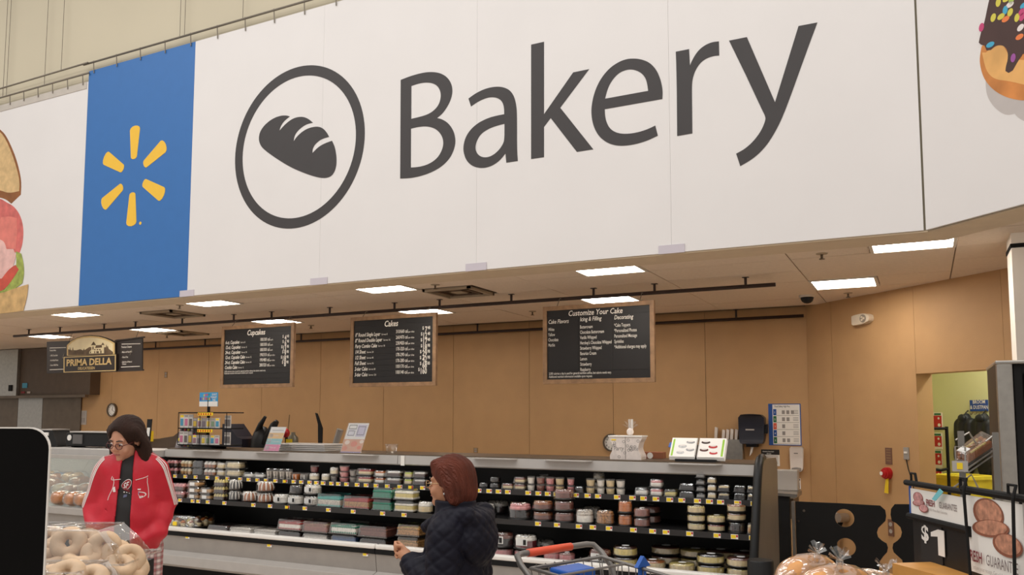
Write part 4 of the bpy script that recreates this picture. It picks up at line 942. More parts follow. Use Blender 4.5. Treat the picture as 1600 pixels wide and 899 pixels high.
KIND = {
 'cc_pink': ('clear box of pink frosted cupcakes', 'cupcakes', k_cupcakes('choc','pink')), 'cc_van': ('clear box of vanilla frosted cupcakes', 'cupcakes', k_cupcakes('tan','van')),
 'cc_dark': ('clear box of chocolate frosted cupcakes', 'cupcakes', k_cupcakes('dark','dark')), 'cc_car': ('clear box of white topped caramel cupcakes', 'cupcakes', k_cupcakes('caramel','white')),
 'cc_yel': ('clear box of yellow mini cupcakes', 'cupcakes', k_cupcakes('choc','yellow',.21,4,.055)), 'cc_mix': ('clear box of pink and brown cupcakes', 'cupcakes', k_cupcakes('choctop','pink',.2,4)),
 'cl_white': ('clear clamshell of white cake', 'cake box', k_clam('cream',.12,.13,.06,top='white')), 'cl_wide': ('wide clear clamshell of cream slices', 'cake box', k_clam('cream',.24,.15,.065,top='van')),
 'cl_low': ('low clear clamshell of white pastries', 'pastry box', k_clam('white',.16,.14,.045)), 'cl_tan': ('clear clamshell of tan pastries', 'pastry box', k_clam('tan',.17,.14,.05,label=True)),
 'tub_blk': ('tall clear tub with black round label', 'tub', k_tub('sprink',.043,.085,label=m_traybk)), 'tub_or': ('short orange labelled tub', 'tub', k_tub('orange',.05,.062,label=m_paper)), 'tub_gr': ('short grey patterned tub', 'tub', k_tub('grey',.05,.062,label=m_paper)),
 'cup_red': ('dark red swirl dessert cup', 'dessert cup', k_tub('berry',.045,.055)), 'cup_white': ('domed cup of white cream dessert', 'dessert cup', k_round('van','white',.055,.065,'beads',tray='clear')),
 'mini_pink': ('small pink dessert cup with clear lid', 'dessert cup', k_tub('pink',.05,.042)), 'mini_grey': ('small grey dessert cup with clear lid', 'dessert cup', k_tub('grey',.042,.05)),
 'cl_red': ('clear box of red topped cake slices', 'cake box', k_clam('cream',.19,.14,.055,'black',top='red')), 'cl_or': ('clear box of orange and white slices', 'cake box', k_clam('white',.13,.13,.05,top='orange')),
 'cl_wht2': ('black based box of white slices', 'cake box', k_clam('choc',.2,.14,.052,'black',top='white')), 'cl_lime': ('clear box of lime slices', 'cake box', k_clam('cream',.13,.13,.05,top='lime')),
 'fl_blk': ('flat round black based dessert', 'dessert', k_pie('dark','dark',.075,.042,label=False)), 'cl_pale': ('pale clear box of sliced cake', 'cake box', k_clam('cream',.16,.14,.045,top='brownpink')),
 'tub_w': ('small tub of white pudding', 'tub', k_tub('white',.04,.05)), 'tub_b': ('small tub of brown pudding', 'tub', k_tub('brownpink',.042,.05)), 'tub_p': ('small tub of pink pudding', 'tub', k_tub('pink',.044,.05)), 'tub_c': ('small tub of cream dessert', 'tub', k_tub('cream',.044,.05)),
 'cl_blk': ('low black dessert box', 'dessert box', k_clam('dark',.11,.12,.045,'black')), 'cl_pw': ('clear box of pink and white slices', 'cake box', k_clam('white',.115,.12,.055,top='pink')), 'cl_yel': ('clear box of yellow slices', 'cake box', k_clam('yellow',.115,.12,.05)),
 'cl_wb': ('clear box of white buns', 'bun box', k_clam('white',.115,.12,.055)), 'cl_dk': ('wide dark dessert box', 'dessert box', k_clam('dark',.13,.13,.045,'black')), 'sm_blk': ('very small black dessert box', 'dessert box', k_clam('grey',.08,.1,.04,'black')),
 'sm_wht': ('very small white and yellow box', 'dessert box', k_clam('cream',.085,.1,.045,top='white')), 'sm_mid': ('small cream topped dark box', 'dessert box', k_clam('dark',.11,.11,.045,'black',top='cream')),
 'bundt_d': ('dark bundt cake with white icing stripes', 'bundt cake', k_bundt('dark','white')), 'bundt_c': ('caramel bundt cake with white icing stripes', 'bundt cake', k_bundt('caramel','white')),
 'rc_white': ('round white coconut cake with label', 'cake', k_round('white','white',.1,.085,label=True)), 'rc_grey': ('round dark cake under clear dome', 'cake', k_round('dark','dark',.085,.07)), 'rc_spr': ('round white cake coated in sprinkles', 'cake', k_round('sprink','white',.11,.085,label=True)),
 'sh_teal': ('rectangular cake with teal icing', 'sheet cake', k_sheet('sprink','teal','teal',.36,.24,.105)), 'sh_red': ('rectangular cake with red iced top', 'sheet cake', k_sheet('nut','red','red',.36,.24,.10)),
 'lf_green': ('deep green iced loaf cake', 'loaf cake', k_sheet('green','green','green',.24,.16,.085)), 'lf_yel': ('yellow iced loaf cake', 'loaf cake', k_sheet('yellow','lime','white',.26,.17,.085)), 'rc_tan': ('round tan cake under clear dome', 'cake', k_round('cream','white',.09,.09)),
 'rc_swirl': ('round dark cake with white cream swirls', 'cake', k_round('dark','white',.105,.10)), 'rc_berry': ('tall dark cake with berry and cream top', 'cake', k_round('dark','pink',.105,.12)), 'rc_car': ('round caramel cake under clear dome', 'cake', k_round('choctop','caramel',.10,.068)),
 'rc_brn': ('round brown iced cake under clear dome', 'cake', k_round('choctop','brownpink',.095,.072)), 'rc_coco': ('round white coconut cake under clear dome', 'cake', k_round('white','sprink',.08,.10)), 'rc_conf': ('round cake with confetti sprinkles', 'cake', k_round('confetti','confetti',.082,.10)),
 'rc_org': ('small round orange cake under clear dome', 'cake', k_round('orange','orange',.08,.08)), 'pie_pb': ('round pink and brown layered dessert', 'dessert', k_pie('brownpink','brownpink',.09,.06)), 'ch_cream': ('pale cream cheesecake under clear lid', 'cheesecake', k_pie('cream','yellow',.095,.05)),
 'ch_red': ('cream cheesecake with red swirl', 'cheesecake', k_pie('cream','red',.09,.05)), 'ch_car': ('caramel topped cheesecake', 'cheesecake', k_pie('cream','caramel',.095,.05)), 'cl_roll': ('small box with swirl roll slice', 'cake box', k_clam('tan',.1,.1,.07,top='cream')),
 'platter': ('large round platter of assorted mini cakes', 'cake platter', k_platter()), 'sh_flat': ('flat sheet cake under dark clear lid', 'sheet cake', k_sheet('choc','choctop','dark',.34,.26,.055)), 'sh_flatw': ('flat white sheet cake under clear lid', 'sheet cake', k_sheet('white','white','sprink',.36,.28,.055)),
 'sh_wr': ('white sheet cake with red piping', 'sheet cake', k_sheet('white','white','red',.36,.28,.085)), 'sh_pb': ('sheet cake with pink brown sides', 'sheet cake', k_sheet('brownpink','cream','brownpink',.36,.28,.085)), 'sh_wg': ('white sheet cake with green edging', 'sheet cake', k_sheet('white','white','green',.36,.28,.085)),
 'sh_ch': ('chocolate iced sheet cake', 'sheet cake', k_sheet('choctop','choctop','choctop',.36,.28,.085)), 'sh_lime': ('nut coated cake with lime top', 'sheet cake', k_sheet('nut','lime','nut',.24,.2,.085)), 'sh_bl': ('sheet cake with blue sides', 'sheet cake', k_sheet('blue','blue','blue',.34,.26,.06)),
 'rc_fudge': ('dark fudge cake with white label', 'cake', k_round('dark','choctop',.115,.105,label=True)), 'rc_fudge2': ('red velvet cake with white label', 'cake', k_round('berry','white',.11,.10,label=True)), 'rc_lowp': ('low pink cake with white label', 'cake', k_pie('pink','brownpink',.11,.06)),
 'ch_yel': ('yellow layered cheesecake with dark top', 'cheesecake', k_pie('yellow','choc',.115,.065,half=None)), 'ch_pec': ('pecan topped cheesecake', 'cheesecake', k_pie('cream','caramel',.12,.058)), 'ch_plain': ('plain pale cheesecake with white label', 'cheesecake', k_pie('cream','yellow',.12,.055)),
 'ch_half': ('half chocolate half cream cheesecake', 'cheesecake', k_pie('yellow','dark',.125,.06,half=None)), 'ch_brn': ('brown glazed cheesecake', 'cheesecake', k_pie('cream','choctop',.12,.058)),
}
PROTO = {}; FOODS = []; HS = 1.22
FRESH = set(); HALF = {}
def ensure(kind):   # build one of each kind once and note how wide it is
    if kind in PROTO: return
    desc, cat, (mk, h, d) = KIND[kind]
    t = thing(kind_name[kind], 'x', cat, (0,0,0)); mk(t); PROTO[kind] = t; FRESH.add(kind)
    HALF[kind] = max(abs(v.co.x) for c in t.children for v in c.data.vertices)
def put(kind, X, Y, z, shelf, lvl, nst, rz=0, sc=1.0):
    desc, cat, (mk, h, d) = KIND[kind]
    ensure(kind)
    if kind in FRESH: FRESH.discard(kind); t = PROTO[kind]; t.location = (X, Y, z); t.rotation_euler.z = rz
    else: t = dup(PROTO[kind], (X, Y, z), rz)
    t['category'] = cat; t.scale = (sc, sc, HS); FOODS.append((t, desc, shelf, X, Y, lvl, nst)); return h*HS
kind_name = {k: v[1].replace(' ', '_') for k, v in KIND.items()}
TOPROW = [(272,'cc_pink',2),(294,'cc_van',2),(313,'cc_dark',2),(331,'cc_car',2),(348,'cl_white',2),(368,'cl_wide',2),(392,'cl_low',1),(409,'cl_low',1),(421,'tub_blk',1),(431,'tub_blk',1),(441,'tub_blk',1),(451,'tub_blk',1),(463,'tub_or',1),(476,'tub_gr',1),
 (491,['cup_white','cup_red'],2),(509,'cup_white',1),(522,['mini_grey','cup_white'],2),(538,'mini_pink',3),(552,'mini_grey',2),(573,'cl_red',2),(596,'cl_or',2),(618,'cl_wht2',2),(640,'cl_lime',2),(658,'cl_wht2',2),(757,'fl_blk',1),(774,'fl_blk',2),(795,'cl_pale',1),(814,'cl_pale',2),
 (830,'tub_w',2),(845,'tub_b',2),(860,'tub_p',2),(875,'tub_c',2),(892,'tub_p',2),(907,'cl_blk',1),(923,'tub_c',2),(939,'tub_w',2),(954,'tub_c',2),(970,'tub_w',2),(1004,'cl_wb',1),(1027,'cl_pw',2),(1049,'cl_yel',1),(1075,'cl_dk',2),(1096,'sm_blk',4),(1113,'sm_wht',3),(1132,'sm_mid',2),(1157,'cl_dk',2),(1176,'sm_mid',2)]
MIDROW = [(281,'cc_mix',2),(306,'cl_tan',3),(325,'cl_tan',2),(344,'cc_yel',3),(367,'bundt_d',2),(391,'bundt_c',1),(414,'bundt_c',2),(440,'rc_white',1),(463,['rc_white','rc_grey'],2),(489,'rc_spr',2),(522,'sh_teal',1),(565,'sh_red',1),(602,'lf_green',2),(636,'lf_yel',2),(665,'rc_tan',1),(756,'rc_swirl',1),(813,'rc_berry',1),(849,'rc_car',2),(882,'rc_brn',3),(914,'rc_coco',1),(946,'rc_conf',1),(977,'rc_org',2),(1003,'pie_pb',2),(1088,'ch_cream',3),(1119,['ch_red','ch_cream'],2),(1151,['rc_grey','ch_car','ch_car'],3),(1176,'cl_roll',1)]
BOTROW = [(298,'platter',1),(350,'sh_flat',1),(386,'sh_flatw',1),(424,'sh_flatw',1),(462,['sh_flat','sh_wr'],2),(503,['sh_flatw','sh_pb'],2),(547,['sh_bl','sh_wg'],2),(593,['sh_flat','sh_ch'],2),(645,'sh_lime',2),(785,['rc_lowp','rc_fudge'],2),(822,['rc_lowp','rc_fudge2'],2),(862,'rc_lowp',1),(886,'rc_lowp',1),(938,'rc_fudge',1),(977,'ch_yel',2),(1019,'ch_pec',1),(1065,'ch_plain',1),(1110,'ch_half',2),(1156,['ch_plain','ch_brn'],2)]
BACKROW = [('bottom',848,'rc_fudge2',1),('bottom',1040,'ch_brn',2),('bottom',1086,'ch_plain',2),('bottom',1125,'ch_brn',2),('bottom',1162,'ch_brn',2),('middle',778,'rc_swirl',1),('bottom',478,'sh_flat',2),('bottom',560,'sh_flat',2),('middle',925,'rc_coco',1),('middle',1016,'pie_pb',2),('top',850,'tub_w',2),('top',936,'cup_white',2)]
PYR = {'top': 765, 'middle': 810, 'bottom': 850}
for shelf, row in (('top', TOPROW), ('middle', MIDROW), ('bottom', BOTROW)):
    Y0, z0 = SH[shelf]
    st = []
    for px, kk, n in row:
        ks = kk if isinstance(kk, list) else [kk]*n
        for k in ks: ensure(k)
        d = max(KIND[k][2][2] for k in ks); Y = Y0+.02+d/2
        st.append([ony(px, PYR[shelf], Y)[0], max(HALF[k] for k in ks), 1.0, ks, Y])
    for i in range(len(st)-1):      # neighbours just touch, never run into each other
        gap = st[i+1][0]-st[i][0]-.004
        if st[i][1]+st[i+1][1] > gap:
            f_ = max(.62, gap/(st[i][1]+st[i+1][1])); st[i][2] = min(st[i][2], f_); st[i+1][2] = min(st[i+1][2], f_)
    for X, hw, sc, ks, Y in st:
        z = z0+.001; tight = sc < .999
        for l, k in enumerate(ks): z += put(k, X, Y, z, shelf, l, len(ks), 0 if tight else random.uniform(-.05,.05), sc)
for shelf, px, k, n in BACKROW:
    Y0, z0 = SH[shelf]; d = KIND[k][2][2]; Y = Y0+.30+d/2; X = ony(px, PYR[shelf], Y)[0]; z = z0+.001
    for l in range(n): z += put(k, X, Y, z, shelf+' rear', l, n)
# labels: say which one
def ordinal(i): return (ords+['thirteenth','fourteenth','fifteenth'])[i]
bykey = {}
for f in FOODS: bykey.setdefault((f[1], f[2]), []).append(f)
for (desc, shelf), L in bykey.items():
    sh = {'top':'on top shelf','middle':'on middle shelf','bottom':'on bottom deck','top rear':'at back of top shelf','middle rear':'at back of middle shelf','bottom rear':'at back of bottom deck'}[shelf]
    xs_ = sorted({round(f[3], 1) for f in L}); cols = []
    for f in sorted(L, key=lambda f: f[3]):
        if not cols or abs(f[3]-cols[-1]) > .05: cols.append(f[3])
    multi = any(sum(1 for f in L if abs(f[3]-c) <= .05) > 1 for c in cols)
    for f in L:
        ci = min(range(len(cols)), key=lambda i: abs(cols[i]-f[3])); st = [g for g in L if abs(g[3]-cols[ci]) <= .05]
        lab = '%s %s' % (desc, sh)
        if len(cols) > 1: lab += ', %s from left' % ordinal(ci)
        if len(lab.split()) + (2 if sum(abs(g[3]-cols[ci]) <= .05 for g in L) > 1 else 0) > 16: lab = lab.replace('under dark clear lid ', '').replace('under clear lid ', '').replace('under clear dome ', '')
        if len(st) > 1:
            r = sorted(g[5] for g in st).index(f[5]); lab += ', ' + (('lower one','upper one') if len(st) == 2 else ('bottom one','middle one','top one') if len(st) == 3 else ('lowest one','second up','third up','topmost one'))[r]
        f[0]['label'] = lab; f[0]['group'] = 'packaged goods '+sh
# ------------------------------------------------------------------ delicatessen service case at the left
D0, D1 = -10.9, -7.375
t = thing('deli_case', 'silver deli service case with slanted glass and bread inside', 'display case', ((D0+D1)/2, 6.5, 0))
MB().box(D0,D1,6.46,7.0,1.20,1.285).build('top', m_silver, t, bevel=.01)
MB().box(D0,D1,6.40,6.50,1.165,1.21).build('glass_rail', m_lightgrey, t)
MB().box(D0,D1,6.95,7.0,.0,1.2).build('back_panel', m_lightgrey, t)
MB().prism([[(6.12,.655),(6.95,.83),(6.95,.80),(6.12,.60)]], lambda u, v, w: (w, u, v), D0, D1).build('sloped_deck', m_lightgrey, t)
for a, b in ((D0+.01,-9.32),(-9.315,-8.45),(-8.445,D1-.01)):
    MB().prism([[(6.10,.665),(6.40,1.17),(6.406,1.17),(6.106,.665)]], lambda u, v, w: (w, u, v), a, b).build('glass_pane', m_glass, t)
MB().box(D0,D1,6.06,6.14,.585,.665).build('front_sill', m_lightgrey, t, bevel=.01)
MB().prism([[(6.09,.58),(6.12,.42),(6.2,.42),(6.2,.58)]], lambda u, v, w: (w, u, v), D0, D1).build('front_panel', m_midgrey, t)
MB().box(D0,D1,6.05,6.2,.33,.42).build('bumper', m_lightgrey, t, bevel=.01)
MB().box(D0,D1,6.2,6.95,.0,.6).build('plinth', m_blackm, t)
m_tube = M('case_lamp', (255,245,228), .5, var=0, emit=5)
MB().box(D0+.1,-9.0,6.60,6.68,1.165,1.19).build('lamp_tube', m_tube, t); MB().box(-8.8,-8.3,6.60,6.68,1.165,1.19).build('lamp_tube', m_tube, t)
MB().box(D1-.004,D1+.01,6.12,7.0,.4,1.29).build('end_panel', m_silver, t)
# bagged loaves on the deck
m_crust = M('bread_crust', (186,120,64), .6, var=.25, scale=18, bump=.2); m_crumbp = M('bread_pale', (222,184,136), .65, var=.2, scale=18); m_blab = M('bag_blue', (60,140,200), .4)
loaf0 = None
names = ['bagged round loaf','bagged pale bread','bagged loaf with blue band']
def loaf(i, X, Y, z, mat, band, rz, lab, L=.17, W=.095, Hh=.105):
    t = thing('bread_bag', lab, 'bread', (X, Y, z), rz, 'bagged bread in the deli case')
    MB().ell((0,0,Hh*.75), (L*.8,W*.85,Hh*.72), 14, 8, .8).build('loaf', mat, t, world=False, smooth=True)
    MB().ell((0,0,Hh*.78), (L*.9,W*.95,Hh*.77), 14, 8, .7).build('bag', m_clear2, t, world=False, smooth=True)
    MB().lathe([(.012,Hh*.7),(.03,Hh*.95),(.006,Hh*.72)], 8, (L*.95,0,0)).build('bag_neck', m_clear2, t, world=False)
    if band: MB().lathe([(W*.99,-.03),(W*.99,.03)], 16, (0,0,0), cap=False).build('label_band', m_blab if band == 1 else m_label, t, world=False)
    if band:
        o = [c for c in t.children if c.name.startswith('label_band')][0]; o.rotation_euler = (0, PI/2, 0); o.location = (0,0,Hh*.78); o.scale = (.84,1.0,1)
k = 0
spots = [(80,758,0),(93,748,2),(99,766,1),(112,745,1),(113,768,0),(127,755,0),(118,785,0),(96,783,0),(141,765,2),(135,784,2),(152,786,1),(162,775,0),(84,735,1),(126,735,1)]
for i, (px, py, kd) in enumerate(spots):
    # height on the sloped deck: solve along the ray
    best = None
    for Yq in np.linspace(6.2, 6.9, 30):
        q_ = ony(px, py+6, Yq); zz = .655+(Yq-6.12)*.211+.035
        if best is None or abs(q_[2]-zz) < best[0]: best = (abs(q_[2]-zz), q_, zz, Yq)
    _, q_, zz, Yq = best
    lab = '%s in the deli case, %s' % (names[kd], ['lower left by black board','second row left','middle of the left pane','upper row centre','centre of the pile','beside the glass joint','front row centre','front row left','right by red sleeve','front row right of centre','front row near red sleeve','rightmost behind red sleeve','upper row far left','upper row right'][i])
    loaf(i, q_[0], Yq, zz-.035+ (0.0 if i != 3 else .0), [m_crust, m_crumbp, m_crust][kd], [0,2,1][kd], PI/2+random.uniform(-.3,.3), lab)
# black printer / scales on the deli case
def on_case(px, Y): return ony(px, 700, Y)[0]
X = on_case(92, 6.75)
t = thing('label_printer', 'black wedge shaped label printer beside the black board', 'printer', (X, 6.75, 1.286))
MB().prism([[(-.2,0),(.14,0),(.02,.2),(-.2,.2)]], lambda u, v, w: (X+u, 6.75+w, 1.286+v), -.12, .12).build('housing', m_black, t, bevel=.01)
MB().prism([[(-.2,.2),(.02,.2),(.03,.215),(-.2,.215)]], lambda u, v, w: (X+u, 6.75+w, 1.286+v), -.12, .12).build('lid', m_lightgrey, t)
MB().box(X-.1,X-.03,6.62,6.63,1.42,1.46).build('badge', m_paper, t)
X0, X1 = on_case(112, 6.75), on_case(180, 6.75)
t = thing('deli_scale', 'long black deli scale with white dial behind red jacket woman', 'scale', ((X0+X1)/2, 6.75, 1.286))
MB().box(X0,X1,6.66,6.9,1.30,1.46).build('housing', m_black, t, bevel=.015)
MB().box(X0+.1,X1+.02,6.64,6.92,1.462,1.478).build('platter', m_silver, t, bevel=.006)
MB().prism([circ(0,0,.035,18)], lambda u, v, w: (X0+.08+u, 6.66-w, 1.4+v), 0, .01).build('dial', m_paper, t)
MB().box(X0+.15,X0+.32,6.648,6.66,1.33,1.44).build('screen', M('screen_grey',(96,92,90),.3), t)
for xx in (X0+.06, X1-.1): MB().box(xx,xx+.05,6.7,6.86,1.286,1.30).build('foot', m_blackm, t)
p = ony(231, 680, 6.9)
t = thing('sign_card', 'narrow dark sign card behind the woman in red', 'sign', (p[0], 6.9, 1.286))
MB().prism([[(-.035,0),(.03,0),(.055,.34),(-.02,.34)]], lambda u, v, w: (p[0]+u, 6.9+w, 1.286+v), 0, .01).build('card', m_black, t)
MB().prism([[(-.02,.14),(.025,.14),(.035,.24),(-.012,.24)]], lambda u, v, w: (p[0]+u, 6.899-w, 1.286+v), 0, .002).build('print', m_paper, t)

# ------------------------------------------------------------------ things on top of the case
TZ = 1.313
# rotating rack of cake candles
X = ony(322, 700, 6.72)[0]; Yr = 6.74
t = thing('candle_rack', 'black rotating counter rack of cake candles with blue header', 'display rack', (X, Yr, TZ))
MB().lathe([(.2,0),(.2,.02),(.05,.03)], 20, (X,Yr,TZ)).build('base', m_blackm, t)
MB().tube([(X,Yr,TZ),(X,Yr,TZ+.52)], .016, 8).build('pole', m_blackm, t)
for z in (.03,.21,.38):
    MB().box(X-.33,X+.40,Yr-.12,Yr+.12,TZ+z,TZ+z+.012).build('tray', m_blackm, t)
for z in (.175,.355):
    MB().box(X-.02,X+.2,Yr-.135,Yr-.128,TZ+z,TZ+z+.032).build('price_strip', m_tagy, t)
    m = MB()
    for i in range(6): m.box(X-.01+i*.035,X+.005+i*.035,Yr-.1375,Yr-.1355,TZ+z+.006,TZ+z+.026)
    m.build('price_digits', m_red, t)
for xx in (-.325,.0,.13,.39): MB().tube([(X+xx,Yr-.12,TZ+.03),(X+xx,Yr-.12,TZ+.39)], .004, 5).build('wire_upright', m_blackm, t)
hd = MB().box(X-.13,X+.14,Yr-.012,Yr-.004,TZ+.455,TZ+.61).build('header_card', M('header_blue',(60,160,214),.5,var=.05), t)
MB().box(X-.13,X+.14,Yr-.0135,Yr-.012,TZ+.455,TZ+.51).build('header_foot', m_paper, parent=hd)
m = MB(); f = lambda u, v: (X+u, Yr-.0145, TZ+v); m.text("DON'T", f, .03, .095, .575, 'CENTER', .8, 0, .02); m.text('FORGET', f, .03, .085, .545, 'CENTER', .8, 0, .02); m.text('THE!', f, .03, .09, .515, 'CENTER', .8, 0, .02); m.build('lettering', m_paper, parent=hd, fix=False)
for i, (ch, c) in enumerate(zip('APPY', ((240,220,60),(230,70,140),(240,90,60),(60,160,80)))):
    m = MB(); m.text(ch, f, .042, -.07+i*.025, .565, 'LEFT', .8, 0, .03); m.build('lettering', M('cl_%d' % c[0]+str(i), c, .6, var=0), parent=hd, fix=False)
for i, (ch, c) in enumerate(zip('BIRTHDAY', ((60,60,160),(230,70,60),(240,200,60),(230,70,140),(220,60,60),(60,160,80),(240,190,40),(60,60,160)))):
    m = MB(); m.text(ch, f, .042, -.12+i*.022, .525, 'LEFT', .8, 0, .03); m.build('lettering', M('cb_%d' % c[0]+str(i), c, .6, var=0), parent=hd, fix=False)
pk_cols = [((214,208,202),(70,140,170)),((216,210,204),(190,110,140)),((200,194,188),(96,88,86)),((140,128,126),(190,160,60)),((204,198,192),(150,110,116)),((160,152,150),(110,100,108)),((210,204,196),(214,184,70)),((186,180,176),(120,140,112))]
def packet(x, y, z, w, h, i, lab, rz=0):
    a, b = pk_cols[i % 8]
    t = thing('candle_packet', lab, 'candle packet', (X+x, Yr+y, TZ+z), rz, 'candle packets on the counter rack')
    MB().box(-w/2,w/2,-.006,.006,0,h).build('card', M('pk_card%d' % (i % 8), a, .5), t, world=False)
    MB().box(-w*.35,w*.35,-.011,-.006,h*.15,h*.68).build('blister', M('pk_in%d' % (i % 8), b, .4), t, world=False, bevel=.003)
    MB().box(-w*.4,w*.4,-.0075,-.006,h*.78,h*.95).build('header_print', m_tagy if i % 4 == 0 else m_midgrey, t, world=False)
n = 0
for row, z, hh in (('upper',.222,.13),('lower',.042,.125)):
    for i in range(9):
        xx = -.29+i*.066; nm = ['leftmost','second from left','third from left','fourth from left','middle','fourth from right','third from right','second from right','rightmost'][i]
        packet(xx, -.095, z, .060, hh*(1.12 if i < 3 else .82), n, 'candle packet in the %s tier of the rack, %s' % (row, nm)); n += 1
for row, z in (('upper',.222),('lower',.042)):
    for i in range(6): packet(.315+i*.014, -.06, z, .012, .135, 2, 'thin white box in %s tier right end of candle rack, %s from left' % (row, ords[i]), 0)
p = ony(283, 690, 6.60); Xp = p[0]
t = thing('candle_card_display', 'slanted counter card of round cake candles left of rack', 'display card', (Xp, 6.66, TZ))
MB().prism([[(-.16,0),(.13,0),(.13,.33),(-.10,.33)]], lambda u, v, w: (Xp+u, 6.66+w+v*.15, TZ+v), 0, .012).build('card', M('card_greyp',(126,118,120),.6,var=.2,scale=20), t)
for r_ in range(5):
    for c_ in range(5):
        MB().ell((Xp-.11+.052*c_+.008*r_, 6.652+.15*(.04+.055*r_), TZ+.035+.055*r_), (.019,.006,.02), 10, 6).build('candle', M('candle%d' % ((r_*3+c_) % 4), [(226,222,220),(70,64,66),(200,70,80),(230,210,80)][(r_*3+c_) % 4], .5), t, smooth=True)
# acrylic sign cards
def sign_card(px0, py0, px1, py1, Y, lab, blocks, lean=.02):
    a = ony(px0, py1, Y); b = ony(px1, py0, Y); W, H = b[0]-a[0], b[2]-TZ
    t = thing('counter_sign', lab, 'sign', (a[0], Y, TZ))
    g = lambda d: (lambda u, v, w: (a[0]+u*W+lean*v, Y+.05*v-d-w, TZ+v*H))
    MB().prism([[(0,0),(1,0),(1,1),(0,1)]], g(0), -.004, 0).build('card', m_paper, t)
    MB().prism([[(-.02,0),(1.02,0),(1.02,1.02),(-.02,1.02)]], g(.0), .003, .005).build('acrylic_sleeve', m_clear, t)
    MB().box(a[0]-.01,b[0]+.01,Y-.02,Y+.09,TZ,TZ+.006).build('foot', m_clear2, t)
    for (x0,y0,x1,y1,c) in blocks: MB().prism([[(x0,y0),(x1,y0),(x1,y1),(x0,y1)]], g(0), .0005, .0015).build('print_block', M('pb_%d_%d_%d' % c, c, .6), t)
    return t, g
pink, yel, cyan = (226,70,150), (238,184,60), (90,190,196)
t, g = sign_card(412, 668, 436, 708, 6.50, 'white card with yellow cyan and pink bands on the case', [(.0,.52,1,.76,yel),(.0,.28,1,.51,cyan),(0,.0,1,.27,pink),(.05,.57,.3,.72,(240,232,220)),(.05,.31,.3,.48,(226,236,236)),(.05,.05,.3,.22,(240,210,224)),(.15,.86,.9,.88,(120,110,110))], .05)
for s_, y_ in (('Cakes',.62),('Cupcakes',.37),('Pick up',.12)): m = MB(); m.text(s_, lambda u, v: g(.0)(.35+u, y_+v*.55, .0025), .18, 0, 0, 'LEFT', .75); m.build('lettering', m_paper, t, fix=False)
t, g = sign_card(532, 662, 564, 705, 6.56, 'white and orange pumpkin themed card on the case', [(0,.04,1,.46,(214,146,98)),(.0,.0,1,.04,(150,120,180)),(.5,.55,.95,.95,(206,196,220)),(.06,.55,.45,.78,(226,222,230))], .06)
for (cx_, cy_, r_, c) in ((.55,.30,.16,(222,104,40)),(.85,.18,.1,(222,104,40)),(.15,.15,.12,(222,112,50)),(.2,.35,.12,(236,214,196)),(.9,.38,.1,(236,214,196))):
    MB().prism([[(cx_+r_*math.cos(2*PI*i/16), cy_+r_*.62*math.sin(2*PI*i/16)) for i in range(16)]], g(0), .0016, .0024).build('pumpkin_print', M('pmk_%d_%d' % (c[1], c[2]), c, .6), t)
for b0, b1, b2, b3 in ((.08,.8,.46,.95),(.1,.58,.42,.75),(.55,.6,.9,.9)): MB().prism([[(b0,b1),(b2,b1),(b2,b3),(b0,b3)],[(b0+.02,b1+.02),(b2-.02,b1+.02),(b2-.02,b3-.02),(b0+.02,b3-.02)]], g(0), .0016, .002).build('box_outline', m_ink, t)
# sheet pans
for k, (a, b) in enumerate(((437,474),(474,527))):
    Xa, Xb = ony(a, 700, 6.85)[0], ony(b, 700, 6.85)[0]
    t = thing('sheet_pan', ['stack of aluminium sheet pans, left stack','stack of aluminium sheet pans, right stack'][k], 'baking pan', ((Xa+Xb)/2, 6.85, TZ))
    for i in range(4): MB().box(Xa+.004*i,Xb-.004*i,6.65,7.05,TZ+.018*i,TZ+.018*i+.014).build('pan', m_silver, t, bevel=.004)
# dark utensils and boxes behind the case on a work table
t = thing('work_table', 'steel work table behind the bakery cases', 'table', (-5, 8.6, 0))
MB().box(-9.8,-1.9,8.3,9.0,.92,.96).build('top', m_steel, t)
for xx in (-9.7,-7.2,-4.6,-2.0):
    for yy in (8.35,8.95): MB().tube([(xx,yy,0),(xx,yy,.92)], .025, 8).build('leg', m_steel_dk, t)
def pt(px, py, Y): r = ony(px, py, Y); return (r[0], r[1], r[2])
t = thing('stand_mixer', 'dark mixer shaped silhouette beside the banded card', 'mixer', pt(405, 700, 8.5)); t.location.z = .961; ROOTM[t.name] = Matrix.Translation(t.location)
a0 = pt(405, 685, 8.5)
MB().ell((a0[0],8.55,1.25), (.16,.14,.29), 14, 8).build('body', m_black, t, smooth=True)
MB().tube([(a0[0]-.05,8.5,1.4),(a0[0]+.02,8.5,1.56),(a0[0]+.1,8.5,1.66)], [.05,.035,.02], 8).build('arm', m_black, t, smooth=True)
MB().tube([(a0[0]+.1,8.5,1.3),(a0[0]+.25,8.5,1.55),(a0[0]+.3,8.5,1.6)], [.06,.05,.03], 8).build('handle', m_black, t, smooth=True)
MB().lathe([(.17,0),(.17,.03)], 16, (a0[0],8.55,.961)).build('base', m_black, t)
p = pt(446, 677, 8.9)
t = thing('red_knob_dispenser', 'round red bowl shaped dispenser near the wall pipe', 'dispenser', (p[0], 8.9, .961))
MB().ell((p[0],8.9,p[2]), (.065,.05,.065), 14, 8).build('drum', m_red, t, smooth=True); MB().tube([(p[0],8.92,.961),(p[0],8.92,p[2]-.03)], .02, 8).build('stand', m_black, t)
MB().tube([(p[0],8.95,p[2]),(p[0]+.02,8.95,p[2]+.25)], .008, 6).build('cord', m_tan2, t)
p = pt(458, 684, 8.8)
t = thing('spray_bottle', 'clear bottle with yellow label beside the red drum', 'bottle', (p[0], 8.8, .961))
